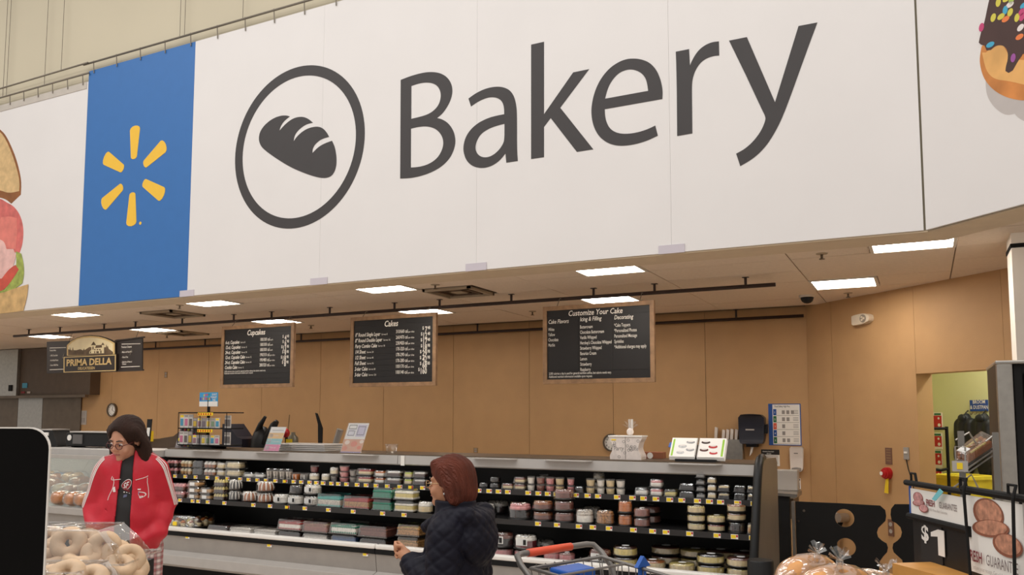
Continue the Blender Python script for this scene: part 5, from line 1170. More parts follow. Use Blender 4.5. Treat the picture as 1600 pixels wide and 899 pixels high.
MB().lathe([(.07,0),(.075,.3),(.07,p[2]-.961),(.03,p[2]-.92),(.03,p[2]-.89)], 14, (p[0],8.8,.961)).build('bottle', M('bottle_dim',(110,104,88),.3), t, smooth=True)
MB().box(p[0]-.05,p[0]+.05,8.715,8.728,p[2]-.12,p[2]-.02).build('label', m_tagy, t)
MB().box(p[0]-.08,p[0]+.04,8.78,8.82,p[2]-.03,p[2]).build('trigger', m_black, t)
p = pt(500, 690, 8.6)
t = thing('cake_turner', 'dark utensils standing behind the sheet pans', 'utensil', (p[0], 8.6, .961))
MB().prism([[(-.02,0),(.02,0),(.03,.55),(-.06,.74),(-.09,.75),(-.04,.6)]], lambda u, v, w: (p[0]+u, 8.6+w, .961+v), 0, .02).build('blade', m_black, t)
MB().tube([(p[0]+.12,8.6,.961),(p[0]+.32,8.6,1.5)], [.03,.045], 6).build('handle', m_midgrey, t)
p = pt(255, 690, 8.5)
t = thing('bread_slicer', 'dark slanted slicer arm between red jacket and candle rack', 'slicer', (p[0], 8.5, .961))
MB().prism([[(-.45,0),(.5,0),(.62,.62),(.55,.62),(.2,.42),(-.1,.38),(-.45,.36)]], lambda u, v, w: (p[0]+u, 8.5+w, .961+v), 0, .3).build('body', m_hood, t)
MB().box(p[0]-.5,p[0]-.2,8.45,8.5,1.3,1.45).build('yellow_plate', m_tagy, t)
p = pt(345, 690, 8.4)
t = thing('mixer_cover', 'dark sloping cover right of the candle rack', 'cover', (p[0]+.2, 8.4, .961))
MB().prism([[(-.1,0),(.26,0),(.26,.40),(.16,.43),(.0,.60),(-.1,.60)]], lambda u, v, w: (p[0]+.12+u, 8.4+w, .961+v), 0, .3).build('cover', m_navy, t)
# clear deli tubs (stack) and yellow item
p = pt(612, 702, 6.8)
t = thing('clear_tub', 'low clear plastic tub on the case left of navy coat', 'tub', (p[0], 6.8, TZ)); MB().lathe([(.05,0),(.06,.07),(.063,.075)], 16, (p[0],6.8,TZ)).build('tub', m_clear2, t, smooth=True); MB().lathe([(.065,.075),(.065,.083)], 16, (p[0],6.8,TZ)).build('rim', m_clear2, t)
# white cake box with party print
X0, X1 = ony(952, 722, 6.62)[0], ony(1003, 722, 6.62)[0]; W = X1-X0; cxb = (X0+X1)/2; H = .185
t = thing('party_box', 'white waisted party box with a bagged topper on the case', 'box', (cxb, 6.68, TZ))
m_party = M('party_paper', (226,214,206), .6, var=.08, scale=30)
side = [(-W/2*.95,0),(W/2*.95,0),(W/2*.97,.03),(W/2*.80,.075),(W/2*.78,.1),(W/2*.85,.14),(W/2,.17),(W/2,H),(-W/2,H),(-W/2,.17),(-W/2*.85,.14),(-W/2*.78,.1),(-W/2*.80,.075),(-W/2*.97,.03)]
MB().prism([smooth_loop(side,1,60)], lambda u, v, w: (cxb+u, 6.62+w, TZ+v), 0, .14).build('body', m_party, t)
MB().box(cxb-W/2-.006,cxb+W/2+.006,6.612,6.77,TZ+H,TZ+H+.01).build('lid', m_paper, t)
MB().box(cxb-.001,cxb+.002,6.616,6.62,TZ+.005,TZ+H).build('fold', m_pgrey, t)
for i in range(14):
    u, v = random.uniform(-.11,.11), random.uniform(.02,.17)
    MB().prism([circ(u,v,.012,12), circ(u,v,.008,12)], lambda a, b, w: (cxb+a, 6.62-w, TZ+b), 0, .001).build('printed_circle', m_pgrey, t)
for s_, o_ in (('Party',-.10),('Cake',.025)): m = MB(); m.text(s_, lambda u, v: (cxb+o_+u, 6.6185, TZ+.075+v), .05, 0, 0, 'LEFT', .8, .2); m.build('lettering', m_pgrey, t, fix=False)
MB().box(cxb-W/2+.02,cxb-W/2+.06,6.617,6.62,TZ+.155,TZ+.165).build('price_sticker', m_tagy, t)
t = thing('favour_bag', 'tied clear bag with spoons on top of the party box', 'bag', (cxb+.02, 6.69, TZ+H+.01))
zb = TZ+H+.01
MB().ell((cxb+.02,6.69,zb+.03), (.03,.028,.032), 12, 8).build('pouch', m_party, t, smooth=True)
for i in range(6):
    a = -1.0+i*.4; MB().prism([[(0,.05),(.018*math.cos(a+1.3),.06),(.07*math.sin(a)+.01,.05+.075*math.cos(a)),(.07*math.sin(a)-.012,.05+.085*math.cos(a))]], lambda u, v, w: (cxb+.02+u, 6.685+w+.004*i, zb+v), 0, .001).build('bag_ruffle', m_clear2, t)
for xx in (-.012,.004,.016): MB().box(cxb+.02+xx,cxb+.027+xx,6.692,6.698,zb+.05,zb+.135).build('spoon_handle', m_paper, t)
# small brown box
p = pt(1025, 714, 7.4)
t = thing('brown_carton', 'small brown printed carton between party box and catalogue', 'box', (p[0], 6.95, TZ))
xx = ony(1022,714,6.95)[0]; MB().box(xx-.09,xx+.09,6.9,7.0,TZ,TZ+.055).build('carton', M('carton_brown',(140,84,56),.7), t, bevel=.003); MB().prism([circ(0,.02,.026,16)], lambda u, v, w: (xx-.02+u, 6.899-w, TZ+v+.005), 0, .002).build('print', m_paper, t)
# open cake catalogue on an easel
xc = ony(1088, 716, 6.58)[0]
t = thing('cake_catalogue', 'open white ring bound cake catalogue propped on the case', 'catalogue', (xc, 6.58, TZ))
def cat(u, v, w): # u across, v up the leaning page, w off the page
    return (xc+u-.03*v, 6.56+v*.72+.25*abs(u)*.25-w*.66+.0*u, TZ+.035+v*.72+w*.66)
for sgn in (-1, 1):
    x0, x1 = (.006, .215) if sgn > 0 else (-.215, -.006)
    for k in range(4): MB().prism([[(x0,-.004*k),(x1+sgn*.002*k,-.004*k),(x1+sgn*.002*k,.2),(x0,.2)]], cat, -.008*(k+1)+.004, -.008*k+.003).build('page_block', m_paper, t)
    e0, e1 = (.188,.203) if sgn > 0 else (-.203,-.188)
    MB().prism([[(e0,.01),(e1,.01),(e1,.185),(e0,.185)]], cat, .0035, .005).build('green_edge', M('cat_green',(150,196,60),.6), t)
    for (cx_, cy_, rx, ry, c) in ((.06,.155,.035,.016,(60,40,36)),(.12,.11,.035,.018,(176,50,50)),(.055,.075,.034,.017,(90,50,44)),(.13,.045,.032,.016,(190,60,64))):
        c2 = c if sgn > 0 else (140+c[0]//4,)*3
        MB().prism([[(sgn*cx_+rx*math.cos(2*PI*i/14), cy_+ry*math.sin(2*PI*i/14)) for i in range(14)]], cat, .0035, .005).build('cake_picture', M('cp_%d_%d' % (c2[0], c2[1]), c2, .6, var=.3, scale=60), t)
        MB().prism([[(sgn*cx_+rx*.7*math.cos(2*PI*i/14), cy_+ry*.5+ry*.5*math.sin(2*PI*i/14)) for i in range(14)]], cat, .005, .006).build('cake_picture_icing', M('cpi',(226,220,214),.6), t)
for k in range(12): MB().tube([cat(-.012,.01+.016*k,.004),cat(0,.01+.016*k,.012),cat(.012,.01+.016*k,.004)], .0025, 5).build('ring', m_chrome, t)
MB().prism([[(-.22,.16),(-.235,.155),(-.24,.11),(-.215,.1)]], cat, -.01, -.006).build('blue_tab', m_pblue, t)
MB().box(xc-.16,xc+.16,6.54,6.72,TZ,TZ+.02).build('easel_base', m_black, t); MB().box(xc-.1,xc+.1,6.69,6.71,TZ,TZ+.13).build('easel_back', m_black, t)
# knife holder on the back wall
p = ony(1137, 705, 10.3); X = p[0]
t = thing('knife_holder', 'steel knife rack with white handled knives on back wall', 'knife rack', (X, 10.44, 1.1))
zt = ony(1137, 687, 10.4)[2]
MB().box(X-.2,X+.16,10.38,BACK_Y-.002,zt-.4,zt).build('box', m_steel, t)
for i, (dx, hh, mt) in enumerate(((-.17,.14,m_soap),(-.08,.11,m_soap),(-.03,.115,m_soap),(.02,.12,m_soap),(.075,.115,m_soap),(.12,.1,m_blackm))):
    k_ = MB().prism([smooth_loop([(-.016,0),(.016,0),(.022,hh*.5),(.028,hh),(-.006,hh+.01),(-.012,hh*.5)],1)], lambda u, v, w: (X+dx+u, 10.43+w, zt+v), 0, .03).build('knife_handle', mt, t)
# steel lip of binder behind: tall grey panel right of the catalogue handled by knife rack
# ------------------------------------------------------------------ people: smooth implicit surfaces turned into meshes
def cap(P, a, b, ra, rb=None):
    rb = ra if rb is None else rb; a = np.array(a, np.float32); b = np.array(b, np.float32); d = b-a
    t = np.clip(((P-a) @ d)/max(float(d @ d), 1e-9), 0, 1)
    return np.linalg.norm(P-a-t[:, None]*d, axis=1) - (ra+(rb-ra)*t)
def elp(P, c, r):
    r = np.array(r, np.float32); q = (P-np.array(c, np.float32))/r
    k0 = np.linalg.norm(q, axis=1); k1 = np.linalg.norm(q/r, axis=1)
    return k0*(k0-1)/np.maximum(k1, 1e-6)
def smin(a, b, k):
    h = np.clip(.5+.5*(b-a)/k, 0, 1); return b*(1-h)+a*h-k*h*(1-h)
def su(k, *ds):
    o = ds[0]
    for d in ds[1:]: o = smin(o, d, k)
    return o
def chain(P, pts, rs, k=.02):
    o = None
    for i in range(len(pts)-1):
        d = cap(P, pts[i], pts[i+1], rs[i], rs[i+1]); o = d if o is None else np.minimum(o, d)
    return o
def net(fn, lo, hi, h):
    lo = np.array(lo, float); n = np.ceil((np.array(hi)-lo)/h).astype(int)+1
    g = np.stack(np.meshgrid(*[lo[i]+h*np.arange(n[i]) for i in range(3)], indexing='ij'), -1).reshape(-1, 3).astype(np.float32)
    S = 4; nc = (n+S-2)//S+1                      # coarse pass, then only the shell near the surface
    gc = np.stack(np.meshgrid(*[lo[i]+h*S*np.arange(nc[i]) for i in range(3)], indexing='ij'), -1).reshape(-1, 3).astype(np.float32)
    vc = fn(gc).reshape(nc)
    ii = [np.minimum((np.arange(n[i])+S//2)//S, nc[i]-1) for i in range(3)]
    V = vc[np.ix_(*ii)].astype(np.float32).reshape(-1); nearm = np.abs(V) < 7*h; V[nearm] = fn(g[nearm]); V = V.reshape(n)
    m = n-1; s = V < 0
    acc = np.zeros(tuple(m)+(3,), np.float32); cnt = np.zeros(tuple(m), np.float32)
    cs = [(i, j, k) for i in (0, 1) for j in (0, 1) for k in (0, 1)]
    sl = lambda c: tuple(slice(c[a], c[a]+m[a]) for a in range(3))
    for c in cs:
        for ax in range(3):
            if c[ax]: continue
            d = list(c); d[ax] = 1; va, vb = V[sl(c)], V[sl(d)]; x = (va < 0) != (vb < 0)
            t = np.where(x, va/np.where(x, va-vb, 1), 0)
            p = np.zeros_like(acc)
            for a in range(3): p[..., a] = c[a]
            p[..., ax] += t
            acc += np.where(x[..., None], p, 0); cnt += x
    act = cnt > 0; idx = -np.ones(tuple(m), int); idx[act] = np.arange(act.sum())
    ijk = np.argwhere(act); verts = lo+h*(ijk+acc[act]/cnt[act][:, None])
    F = []
    for ax in range(3):
        b, c = (ax+1) % 3, (ax+2) % 3
        sa = [slice(0, n[i]) for i in range(3)]; sb = list(sa); sa[ax] = slice(0, n[ax]-1); sb[ax] = slice(1, n[ax])
        ch = s[tuple(sa)] != s[tuple(sb)]; e = np.argwhere(ch)
        e = e[(e[:, b] > 0) & (e[:, c] > 0) & (e[:, b] < m[b]) & (e[:, c] < m[c])]
        if not len(e): continue
        def cell(db, dc):
            q = e.copy(); q[:, b] -= db; q[:, c] -= dc; return idx[q[:, 0], q[:, 1], q[:, 2]]
        q4 = np.stack([cell(1,1), cell(0,1), cell(0,0), cell(1,0)], 1)
        ins = s[tuple(e.T)]
        q4[~ins] = q4[~ins][:, ::-1]; F.append(q4)
    return verts, np.concatenate(F)
def sdf_obj(name, fn, lo, hi, h, mat, parent=None, root=None, smooth=2):
    v, f = net(fn, lo, hi, h)
    me = bpy.data.meshes.new(name); me.from_pydata(v.tolist(), [], f.tolist()); me.materials.append(mat)
    if smooth:
        bm = bmesh.new(); bm.from_mesh(me)
        for _ in range(smooth): bmesh.ops.smooth_vert(bm, verts=bm.verts, factor=.5, use_axis_x=True, use_axis_y=True, use_axis_z=True)
        bm.to_mesh(me); bm.free()
    me.polygons.foreach_set('use_smooth', [True]*len(me.polygons)); me.update()
    o = bpy.data.objects.new(name, me); COL.objects.link(o)
    if parent is not None: o.parent = parent
    ROOTM[o.name] = Matrix.Identity(4)
    return o
def proj(fn, p, it=6):
    p = np.array([p], np.float32)
    for _ in range(it):
        d = fn(p)[0]; e = 1e-3
        g = np.array([(fn(p+np.eye(3, dtype=np.float32)[i]*e)[0]-d)/e for i in range(3)]); g /= (np.linalg.norm(g)+1e-9); p = p-d*g
    return p[0], g
def surf_strip(fn, pts, w, lift, name, mat, parent, n=24):
    """flat ribbon lying on a cloth surface along a guide line"""
    P = [Vector(p) for p in pts]; Q = []
    for i in range(n+1):
        t = i/n*(len(P)-1); k = min(int(t), len(P)-2); q, g = proj(fn, P[k].lerp(P[k+1], t-k)); Q.append((Vector(q), Vector(g)))
    vs = []; fs = []
    for i, (q, g) in enumerate(Q):
        t = (Q[min(i+1, n)][0]-Q[max(i-1, 0)][0]).normalized(); s = t.cross(g).normalized()
        for a, l in ((-w/2, lift), (w/2, lift), (w/2, -.004), (-w/2, -.004)): vs.append(q+s*a+g*l)
        if i: 
            for k in range(4): fs.append(((i-1)*4+k, (i-1)*4+(k+1) % 4, i*4+(k+1) % 4, i*4+k))
    fs += [(3,2,1,0), (n*4,n*4+1,n*4+2,n*4+3)]
    return MB()._add(vs, fs).build(name, mat, parent, world=False, smooth=False)
def surf_patch(fn, c, loops, lift, name, mat, parent):
    """flat emblem laid onto a cloth surface around the guide point c (u right in x, v up in z, seen from the front)"""
    m = MB()
    def at(u, v, t):
        q, g = proj(fn, (c[0]+u, c[1], c[2]+v)); return tuple(Vector(q)+Vector(g)*t)
    m.prism(loops, at, -.002, lift); return m.build(name, mat, parent, world=False)
def head_frame(pos, yaw, pitch, roll=0):
    return Matrix.Translation(pos) @ Matrix.Rotation(yaw, 4, 'Z') @ Matrix.Rotation(pitch, 4, 'X') @ Matrix.Rotation(roll, 4, 'Y')
def to_local(P, Mx):
    I = np.array(Mx.inverted(), np.float32); return P @ I[:3, :3].T + I[:3, 3]
def head_sdf(Q):   # front -y, centre of the skull at the origin, chin about -0.115, crown +0.12
    d = su(.03, elp(Q, (0,.012,.03), (.074,.092,.09)), elp(Q, (0,-.022,-.045), (.057,.066,.066)))
    d = su(.015, d, cap(Q, (0,-.080,-.088), (0,-.074,-.094), .018), elp(Q, (.038,-.066,-.035), (.022,.02,.022)), elp(Q, (-.038,-.066,-.035), (.022,.02,.022)))
    d = su(.010, d, cap(Q, (0,-.086,.016), (0,-.104,-.020), .008, .012), elp(Q, (.013,-.094,-.026), (.009,.010,.008)), elp(Q, (-.013,-.094,-.026), (.009,.010,.008)))
    d = su(.008, d, elp(Q, (0,-.086,-.052), (.022,.010,.006)), elp(Q, (0,-.085,-.062), (.019,.010,.006)))
    d = su(.010, d, cap(Q, (-.045,-.072,.024), (.045,-.072,.024), .010))
    for s in (-1, 1):
        e = elp(Q, (s*.031,-.091,.004), (.017,.012,.010)); d = -smin(-d, e, .006)
        d = su(.006, d, elp(Q, (s*.031,-.078,.003), (.014,.012,.010)))
        d = su(.008, d, elp(Q, (s*.075,.012,-.008), (.010,.020,.032)))
    return d
def finger(P, pts, r0=.0085): return chain(P, pts, [r0-.0006*i for i in range(len(pts))])
m_skin = M('skin_light', (206,150,122), .5, var=.06, scale=20); m_skin2 = M('skin_warm', (200,142,108), .5, var=.06, scale=20)
m_eye = M('eye_white', (226,220,214), .3, var=0); m_iris = M('iris_dark', (40,28,22), .3, var=0); m_lips = M('lips', (172,100,92), .5)
def fibre(name, rgb, sc=60):
    m = M(name, rgb, .62, var=.3, scale=12, spec=.25)
    nt = m.node_tree; w = nt.nodes.new('ShaderNodeTexWave'); w.bands_direction = 'X'; w.inputs['Scale'].default_value = sc; w.inputs['Distortion'].default_value = 4; w.inputs['Detail'].default_value = 3
    tc = nt.nodes.new('ShaderNodeTexCoord'); b = nt.nodes.new('ShaderNodeBump'); b.inputs['Strength'].default_value = .5; b.inputs['Distance'].default_value = .01
    nt.links.new(tc.outputs['Object'], w.inputs['Vector']); nt.links.new(w.outputs['Fac'], b.inputs['Height']); nt.links.new(b.outputs['Normal'], nt.nodes['Principled BSDF'].inputs['Normal']); return m
def face_bits(Mx, parent, glasses, gcol, gap=.002):
    for s in (-1, 1):
        e = MB().ell((s*.031,-.083,.004), (.0125,.0125,.0085), 12, 8); e.T = None
        for nm, c, r, mt in (('eyeball', (s*.031,-.0795,.004), .0125, m_eye), ('iris', (s*.031,-.0895,.002), .0055, m_iris)):
            m = MB(); m.T = Mx; m.ell(c, (r, r*.7, r*(.75 if nm == 'eyeball' else 1)), 12, 8); m.build(nm, mt, parent, world=False, smooth=True)
        m = MB(); m.T = Mx; m.tube([(s*.014,-.090,.026),(s*.031,-.090,.031),(s*.05,-.078,.026)], [.0035,.004,.002], 6); m.build('eyebrow', m_iris, parent, world=False, smooth=True)
    m = MB(); m.T = Mx; m.tube([(-.02,-.092,-.0565),(0,-.0965,-.055),(.02,-.092,-.0565)], [.003,.0048,.003], 6); m.build('lips', m_lips, parent, world=False, smooth=True)
    m = MB(); m.T = Mx
    for s in (-1, 1):
        m.tube([(s*.033+.024*math.cos(a), -.1045+.006*abs(math.cos(a)), .0+.017*math.sin(a)) for a in np.linspace(0, 2*PI, 16, endpoint=False)], .0022, 6, closed=True)
        m.tube([(s*.056,-.098,.004),(s*.079,-.06,.006),(s*.083,.005,.004)], .002, 6)
    m.tube([(-.009,-.104,.004),(0,-.107,.006),(.009,-.104,.004)], .002, 6)
    g = m.build('glasses', gcol, parent, world=False, smooth=True)
    return g

# ---- woman in the red jacket (front = local -y, her left = +x)
base = atz(207, 700, 5.0); toC = Vector((-base[0], -base[1])).normalized()
rz = math.atan2(toC.x, -toC.y) - .12
HF = head_frame((-.03,-.05,1.515), -.62, .36, .06)
def arms_r(P, o=0):
    L = chain(P, [(.135,.0,1.335),(.190,.05,1.13),(.150,-.085,.965)], [.058+o,.054+o,.046+o])
    R_ = chain(P, [(-.135,.0,1.335),(-.195,.045,1.13),(-.150,-.09,.965)], [.058+o,.054+o,.046+o])
    return np.minimum(L, R_)
def torso_r(P, o=0):
    return su(.05, elp(P, (0,.0,1.25), (.150+o,.115+o,.19+o)), elp(P, (0,-.015,1.06), (.160+o,.140+o,.2+o)), elp(P, (0,.0,.92), (.165+o,.140+o,.14+o)), cap(P, (-.09,0,1.36), (.09,0,1.36), .05+o))
def body_r(P):
    d = su(.05, torso_r(P, -.02), arms_r(P, -.02))
    d = su(.03, d, cap(P, (0,.01,1.38), (-.02,-.02,1.48), .055, .05))
    d = np.minimum(d, 1e9); d = su(.02, d, head_sdf(to_local(P, HF)))
    for s in (-1, 1):
        d = su(.04, d, chain(P, [(s*.09,.0,.9),(s*.1,.0,.5),(s*.105,.02,.1)], [.085,.06,.042]))
        d = su(.02, d, cap(P, (s*.105,.02,.07), (s*.12,-.12,.04), .035, .03))
        # hands tucked into the pockets: palm and fingers
        d = su(.015, d, cap(P, (s*.15,-.09,.965), (s*.115,-.12,.945), .026, .028))
        for i in range(4): d = np.minimum(d, finger(P, [(s*(.118-.004*i),-.122+.014*i,.945),(s*(.10-.004*i),-.128+.014*i,.92),(s*(.09-.004*i),-.122+.012*i,.905)]))
        d = np.minimum(d, finger(P, [(s*.118,-.125,.965),(s*.095,-.138,.955),(s*.085,-.138,.94)]))
    return d
person = sdf_obj('person', body_r, (-.36,-.26,-.005), (.36,.22,1.70), .0075, m_skin)
person.location = (base[0], base[1], 0); person.rotation_euler.z = rz
tag(person, 'woman in red zip jacket and glasses looking down, hands in pockets', 'person')
fold = lambda P: .004*np.sin(P[:,2]*55+P[:,0]*18+2*np.sin(P[:,0]*25))*np.clip((1.25-P[:,2])*4, 0, 1) + .003*np.sin(P[:,0]*70+P[:,2]*20)
def jacket_full(P):
    d = su(.035, torso_r(P, .020), arms_r(P, .016))
    for s in (-1, 1): d = su(.02, d, cap(P, (s*.155,-.085,.975), (s*.09,-.122,.935), .058, .050))
    d = d + fold(P)
    col = np.maximum(np.abs(np.linalg.norm((P-np.array([0,.01,1.425],np.float32))[:,:2]*np.array([1,1.1],np.float32), axis=1)-.085)-.014, np.abs(P[:,2]-1.425)-.035)
    d = smin(d, col, .02)
    hem = .885 - .03*np.clip(P[:,0]*3, -1, 1)
    return np.maximum(d, hem-P[:,2])
def jacket_r(P):
    d = jacket_full(P)
    w = .040+.010*np.clip((1.05-P[:,2])*3, -1, 2); cx_ = -.018+.02*(P[:,2]-1.1)
    slot = np.maximum(np.abs(P[:,0]-cx_)-w, P[:,1]+.01)           # open front
    neck = np.maximum(np.linalg.norm(P[:,:2]-np.array([0,-.0],np.float32), axis=1)-.072, 1.36-P[:,2])
    d = np.maximum(d, -slot); d = np.maximum(d, -neck)
    return np.maximum(d, -np.maximum(torso_r(P, .004), .9-P[:,2]*0-1e3))
m_jred = M('jacket_red', (196,22,44), .55, var=.06, scale=10, bump=.1, bscale=40)
jk = sdf_obj('jacket', jacket_r, (-.38,-.28,.82), (.38,.24,1.50), .0075, m_jred, person)
def shirt_r(P): return np.maximum(np.maximum(su(.03, torso_r(P, .005), cap(P, (0,.005,1.38), (-.005,-.005,1.43), .062)) + .002*np.sin(P[:,2]*60+P[:,0]*30), P[:,2]-1.425), .87-P[:,2])
m_shirt = M('shirt_charcoal', (40,38,38), .8, var=.1)
sh = sdf_obj('t_shirt', shirt_r, (-.26,-.24,.84), (.26,.22,1.46), .009, m_shirt, person)
m_plaid = plaid('pants_plaid')
def pants_r(P):
    d = elp(P, (0,.0,.9), (.165,.135,.14))
    for s in (-1, 1): d = su(.03, d, chain(P, [(s*.09,.0,.88),(s*.105,.0,.5),(s*.11,.02,.08)], [.105,.085,.075]))
    return np.maximum(np.maximum(d, P[:,2]-.97), .045-P[:,2])
sdf_obj('plaid_trousers', pants_r, (-.25,-.2,.03), (.25,.2,1.0), .01, m_plaid, person)
for s in (-1, 1): sdf_obj('shoe', lambda P: np.maximum(elp(P, (s*.12,-.05,.035), (.052,.14,.055)), -P[:,2]), (s*.12-.08,-.22,-.005), (s*.12+.08,.12,.11), .009, m_black, person)
# hair: shoulder length, dark brown
def hair_r(P):
    Q = to_local(P, HF)
    d = elp(Q, (0,.020,.046), (.094,.110,.100))
    d = su(.03, d, elp(Q, (0,.055,-.085), (.108,.072,.16)))
    for s in (-1, 1): d = su(.025, d, chain(Q, [(s*.074,-.01,.06),(s*.092,.01 if s < 0 else .03,-.04),(s*.098,-.03 if s < 0 else -.005,-.19 if s < 0 else -.235)], [.034,.036,.028]))
    ear = elp(Q, (.085,-.0,-.01), (.022,.024,.036)); d = np.maximum(d, -ear)
    cut = elp(Q, (0,-.118,-.028), (.074,.105,.128)); d = -smin(-d, cut, .012)
    return d+.0022*np.sin(np.arctan2(Q[:,0], Q[:,1]+.3)*110+8*Q[:,2])
m_hair = fibre('hair_dark_brown', (50,30,22)); sdf_obj('hair', hair_r, (-.22,-.24,1.28), (.2,.2,1.72), .006, m_hair, person)
face_bits(HF, person, True, M('frames_dark_red', (84,26,30), .3, var=0))
# white piping, sleeve stripes and chest marks
m_stripe = M('stripe_white', (232,222,218), .6, var=.02)
for s in (-1, 1):
    for k in range(3):
        o = (k-1)*.02
        surf_strip(jacket_full, [(s*.15,-.05+o,1.42),(s*.20,-.045+o,1.33),(s*.245,-.01+o,1.2),(s*.265,.02+o,1.12)], .0075, .0025, 'sleeve_stripe', m_stripe, person)
    surf_strip(jacket_full, [(s*.07,-.2,1.30),(s*.135,-.2,1.315)], .0032, .0015, 'piping', m_stripe, person, 10)
    surf_strip(jacket_full, [(s*.14,-.2,1.305),(s*.145,-.2,1.19)], .0032, .0015, 'piping', m_stripe, person, 10)
    surf_strip(jacket_full, [(s*.08,-.05,1.45),(s*.16,-.02,1.42)], .0032, .0015, 'piping', m_stripe, person, 8)
for k in range(3): surf_patch(jacket_full, (-.108+k*.012,-.2,1.235), [[(0,0),(.010,0),(-.0+.001,.012+.010*k),(-.009,.007+.010*k)]], .002, 'chest_logo_bar', m_stripe, person)
el = lambda a, b, n=20, u=0, v=0: [(u+a*math.cos(2*PI*i/n), v+b*math.sin(2*PI*i/n)) for i in range(n)]
surf_patch(jacket_full, (.095,-.2,1.215), [el(.036,.018), el(.032,.014)], .002, 'badge_outline', m_stripe, person)
surf_patch(jacket_full, (.082,-.2,1.222), [[(-.02,-.006),(.018,-.006),(.018,.006),(-.02,.006)]], .002, 'badge_band', M('badge_purple',(96,52,140),.6), person)
for k in range(5): surf_patch(jacket_full, (.077+k*.009,-.2,1.208), [[(0,-.003),(.006,-.003),(.006,.003),(0,.003)]], .002, 'badge_mark', m_stripe, person)
surf_patch(jacket_full, (.095,-.2,1.245), [[(-.012,-.004),(.012,-.004),(.012,.004),(-.012,.004)]], .002, 'badge_top', m_stripe, person)
surf_patch(shirt_r, (-.012,-.2,1.275), [el(.034,.023)], .002, 'shirt_emblem_border', m_stripe, person)
surf_patch(shirt_r, (-.012,-.2,1.275), [el(.031,.020)], .003, 'shirt_emblem', M('emblem_red',(150,26,34),.6), person)
def shirt_text(body, x, z, size, mat, lift):
    vs, fs_ = text_mesh(body, 'CENTER', 0, .02, 1.0); m = MB()
    out = []
    for v in vs:
        q, g = proj(shirt_r, (x+v[0]*size, -.2, z+v[1]*size)); out.append(tuple(Vector(q)+Vector(g)*lift))
    m._add(out, fs_); m.build('shirt_lettering', mat, person, world=False, fix=False)
shirt_text('SF', -.012, 1.262, .036, m_stripe, .0045); shirt_text('49ERS', -.012, 1.238, .024, M('emblem_red',(150,26,34),.6), .003)
for k in range(3): surf_patch(shirt_r, (-.034+k*.022,-.2,1.222), [el(.006,.004,8)], .002, 'shirt_mark', m_stripe, person)
surf_patch(shirt_r, (-.022,-.2,1.203), [[(-.012,-.006),(.012,-.006),(.012,.006),(-.012,.006)]], .002, 'shirt_mark', M('mark_blue',(96,100,130),.6), person)

# ---- woman in the navy quilted coat, seen from behind on her left side
base2 = atz(712, 760, 3.8)
fdir = -RIGHT*math.cos(.38)+FWD*math.sin(.38)
rz2 = math.atan2(fdir.x, -fdir.y)
HF2 = head_frame((0,-.03,1.352), -.0, .05)
def arms_b(P, o=0):
    L = chain(P, [(.160,.02,1.14),(.215,.03,.90),(.12,-.155,1.0)], [.068+o,.062+o,.046+o])
    R_ = chain(P, [(-.160,.02,1.14),(-.215,.02,.90),(-.13,-.14,.86)], [.068+o,.062+o,.046+o])
    return np.minimum(L, R_)
def torso_b(P, o=0):
    return su(.06, elp(P, (0,.005,1.06), (.170+o,.125+o,.19+o)), elp(P, (0,.0,.86), (.185+o,.145+o,.2+o)), elp(P, (0,.0,.7), (.19+o,.15+o,.15+o)), cap(P, (-.13,.02,1.165), (.13,.02,1.165), .055+o))
def hand(P, w, f, side):   # wrist point w, forward f: palm and five curled fingers
    w = np.array(w); f = np.array(f); up = np.array([0,0,1.0]); lat = np.cross(f, up)
    d = cap(P, w, w+f*.05, .026, .03)
    for i in range(4):
        b0 = w+f*.065+up*(.028-.018*i); l = [.036,.04,.037,.03][i]
        d = su(.006, d, finger(P, [b0, b0+f*l*.8, b0+f*l*.95+lat*side*.026, b0+f*l*.3+lat*side*.036]))
    t0 = w+f*.02+up*.026
    return su(.008, d, finger(P, [t0, t0+f*.03+up*.012+lat*side*.015, t0+f*.05+up*.004+lat*side*.03], .010))
WL, WR = (.115,-.165,1.01), (-.13,-.155,.86)
FL = (-.30,-.80,.52); FL = tuple(np.array(FL)/np.linalg.norm(FL))
def body_b(P):
    d = su(.05, torso_b(P, -.03), arms_b(P, -.024))
    d = su(.03, d, cap(P, (0,.02,1.17), (0,-.005,1.29), .052, .05)); d = su(.02, d, head_sdf(to_local(P, HF2)*1.06)/1.06)
    d = su(.015, d, hand(P, WL, FL, -1)); d = su(.015, d, hand(P, WR, (0,-1,.15), 1))
    for s in (-1, 1):
        d = su(.04, d, chain(P, [(s*.085,.0,.75),(s*.09,.0,.42),(s*.095,.02,.08)], [.08,.055,.04])); d = su(.02, d, cap(P, (s*.095,.02,.06), (s*.105,-.11,.035), .033, .028))
    return d
p2 = sdf_obj('person', body_b, (-.34,-.33,-.005), (.34,.25,1.50), .007, m_skin2)
p2.location = (base2[0], base2[1], 0); p2.rotation_euler.z = rz2
tag(p2, 'woman in navy quilted coat with short auburn hair, facing left', 'person')
def quilt(P, amp=.006, s=.062):
    a = np.arctan2(P[:,0], P[:,1]+.02)*.17; z = P[:,2]*.9
    g = lambda t: np.exp(-((np.mod(t/s+.5, 1)-.5)*s/.008)**2)
    return amp*np.maximum(g(a*1.0+z), g(a-z))
def coat_f(P):
    d = su(.035, torso_b(P, .012), arms_b(P, .012))
    d = d + quilt(P)
    return d
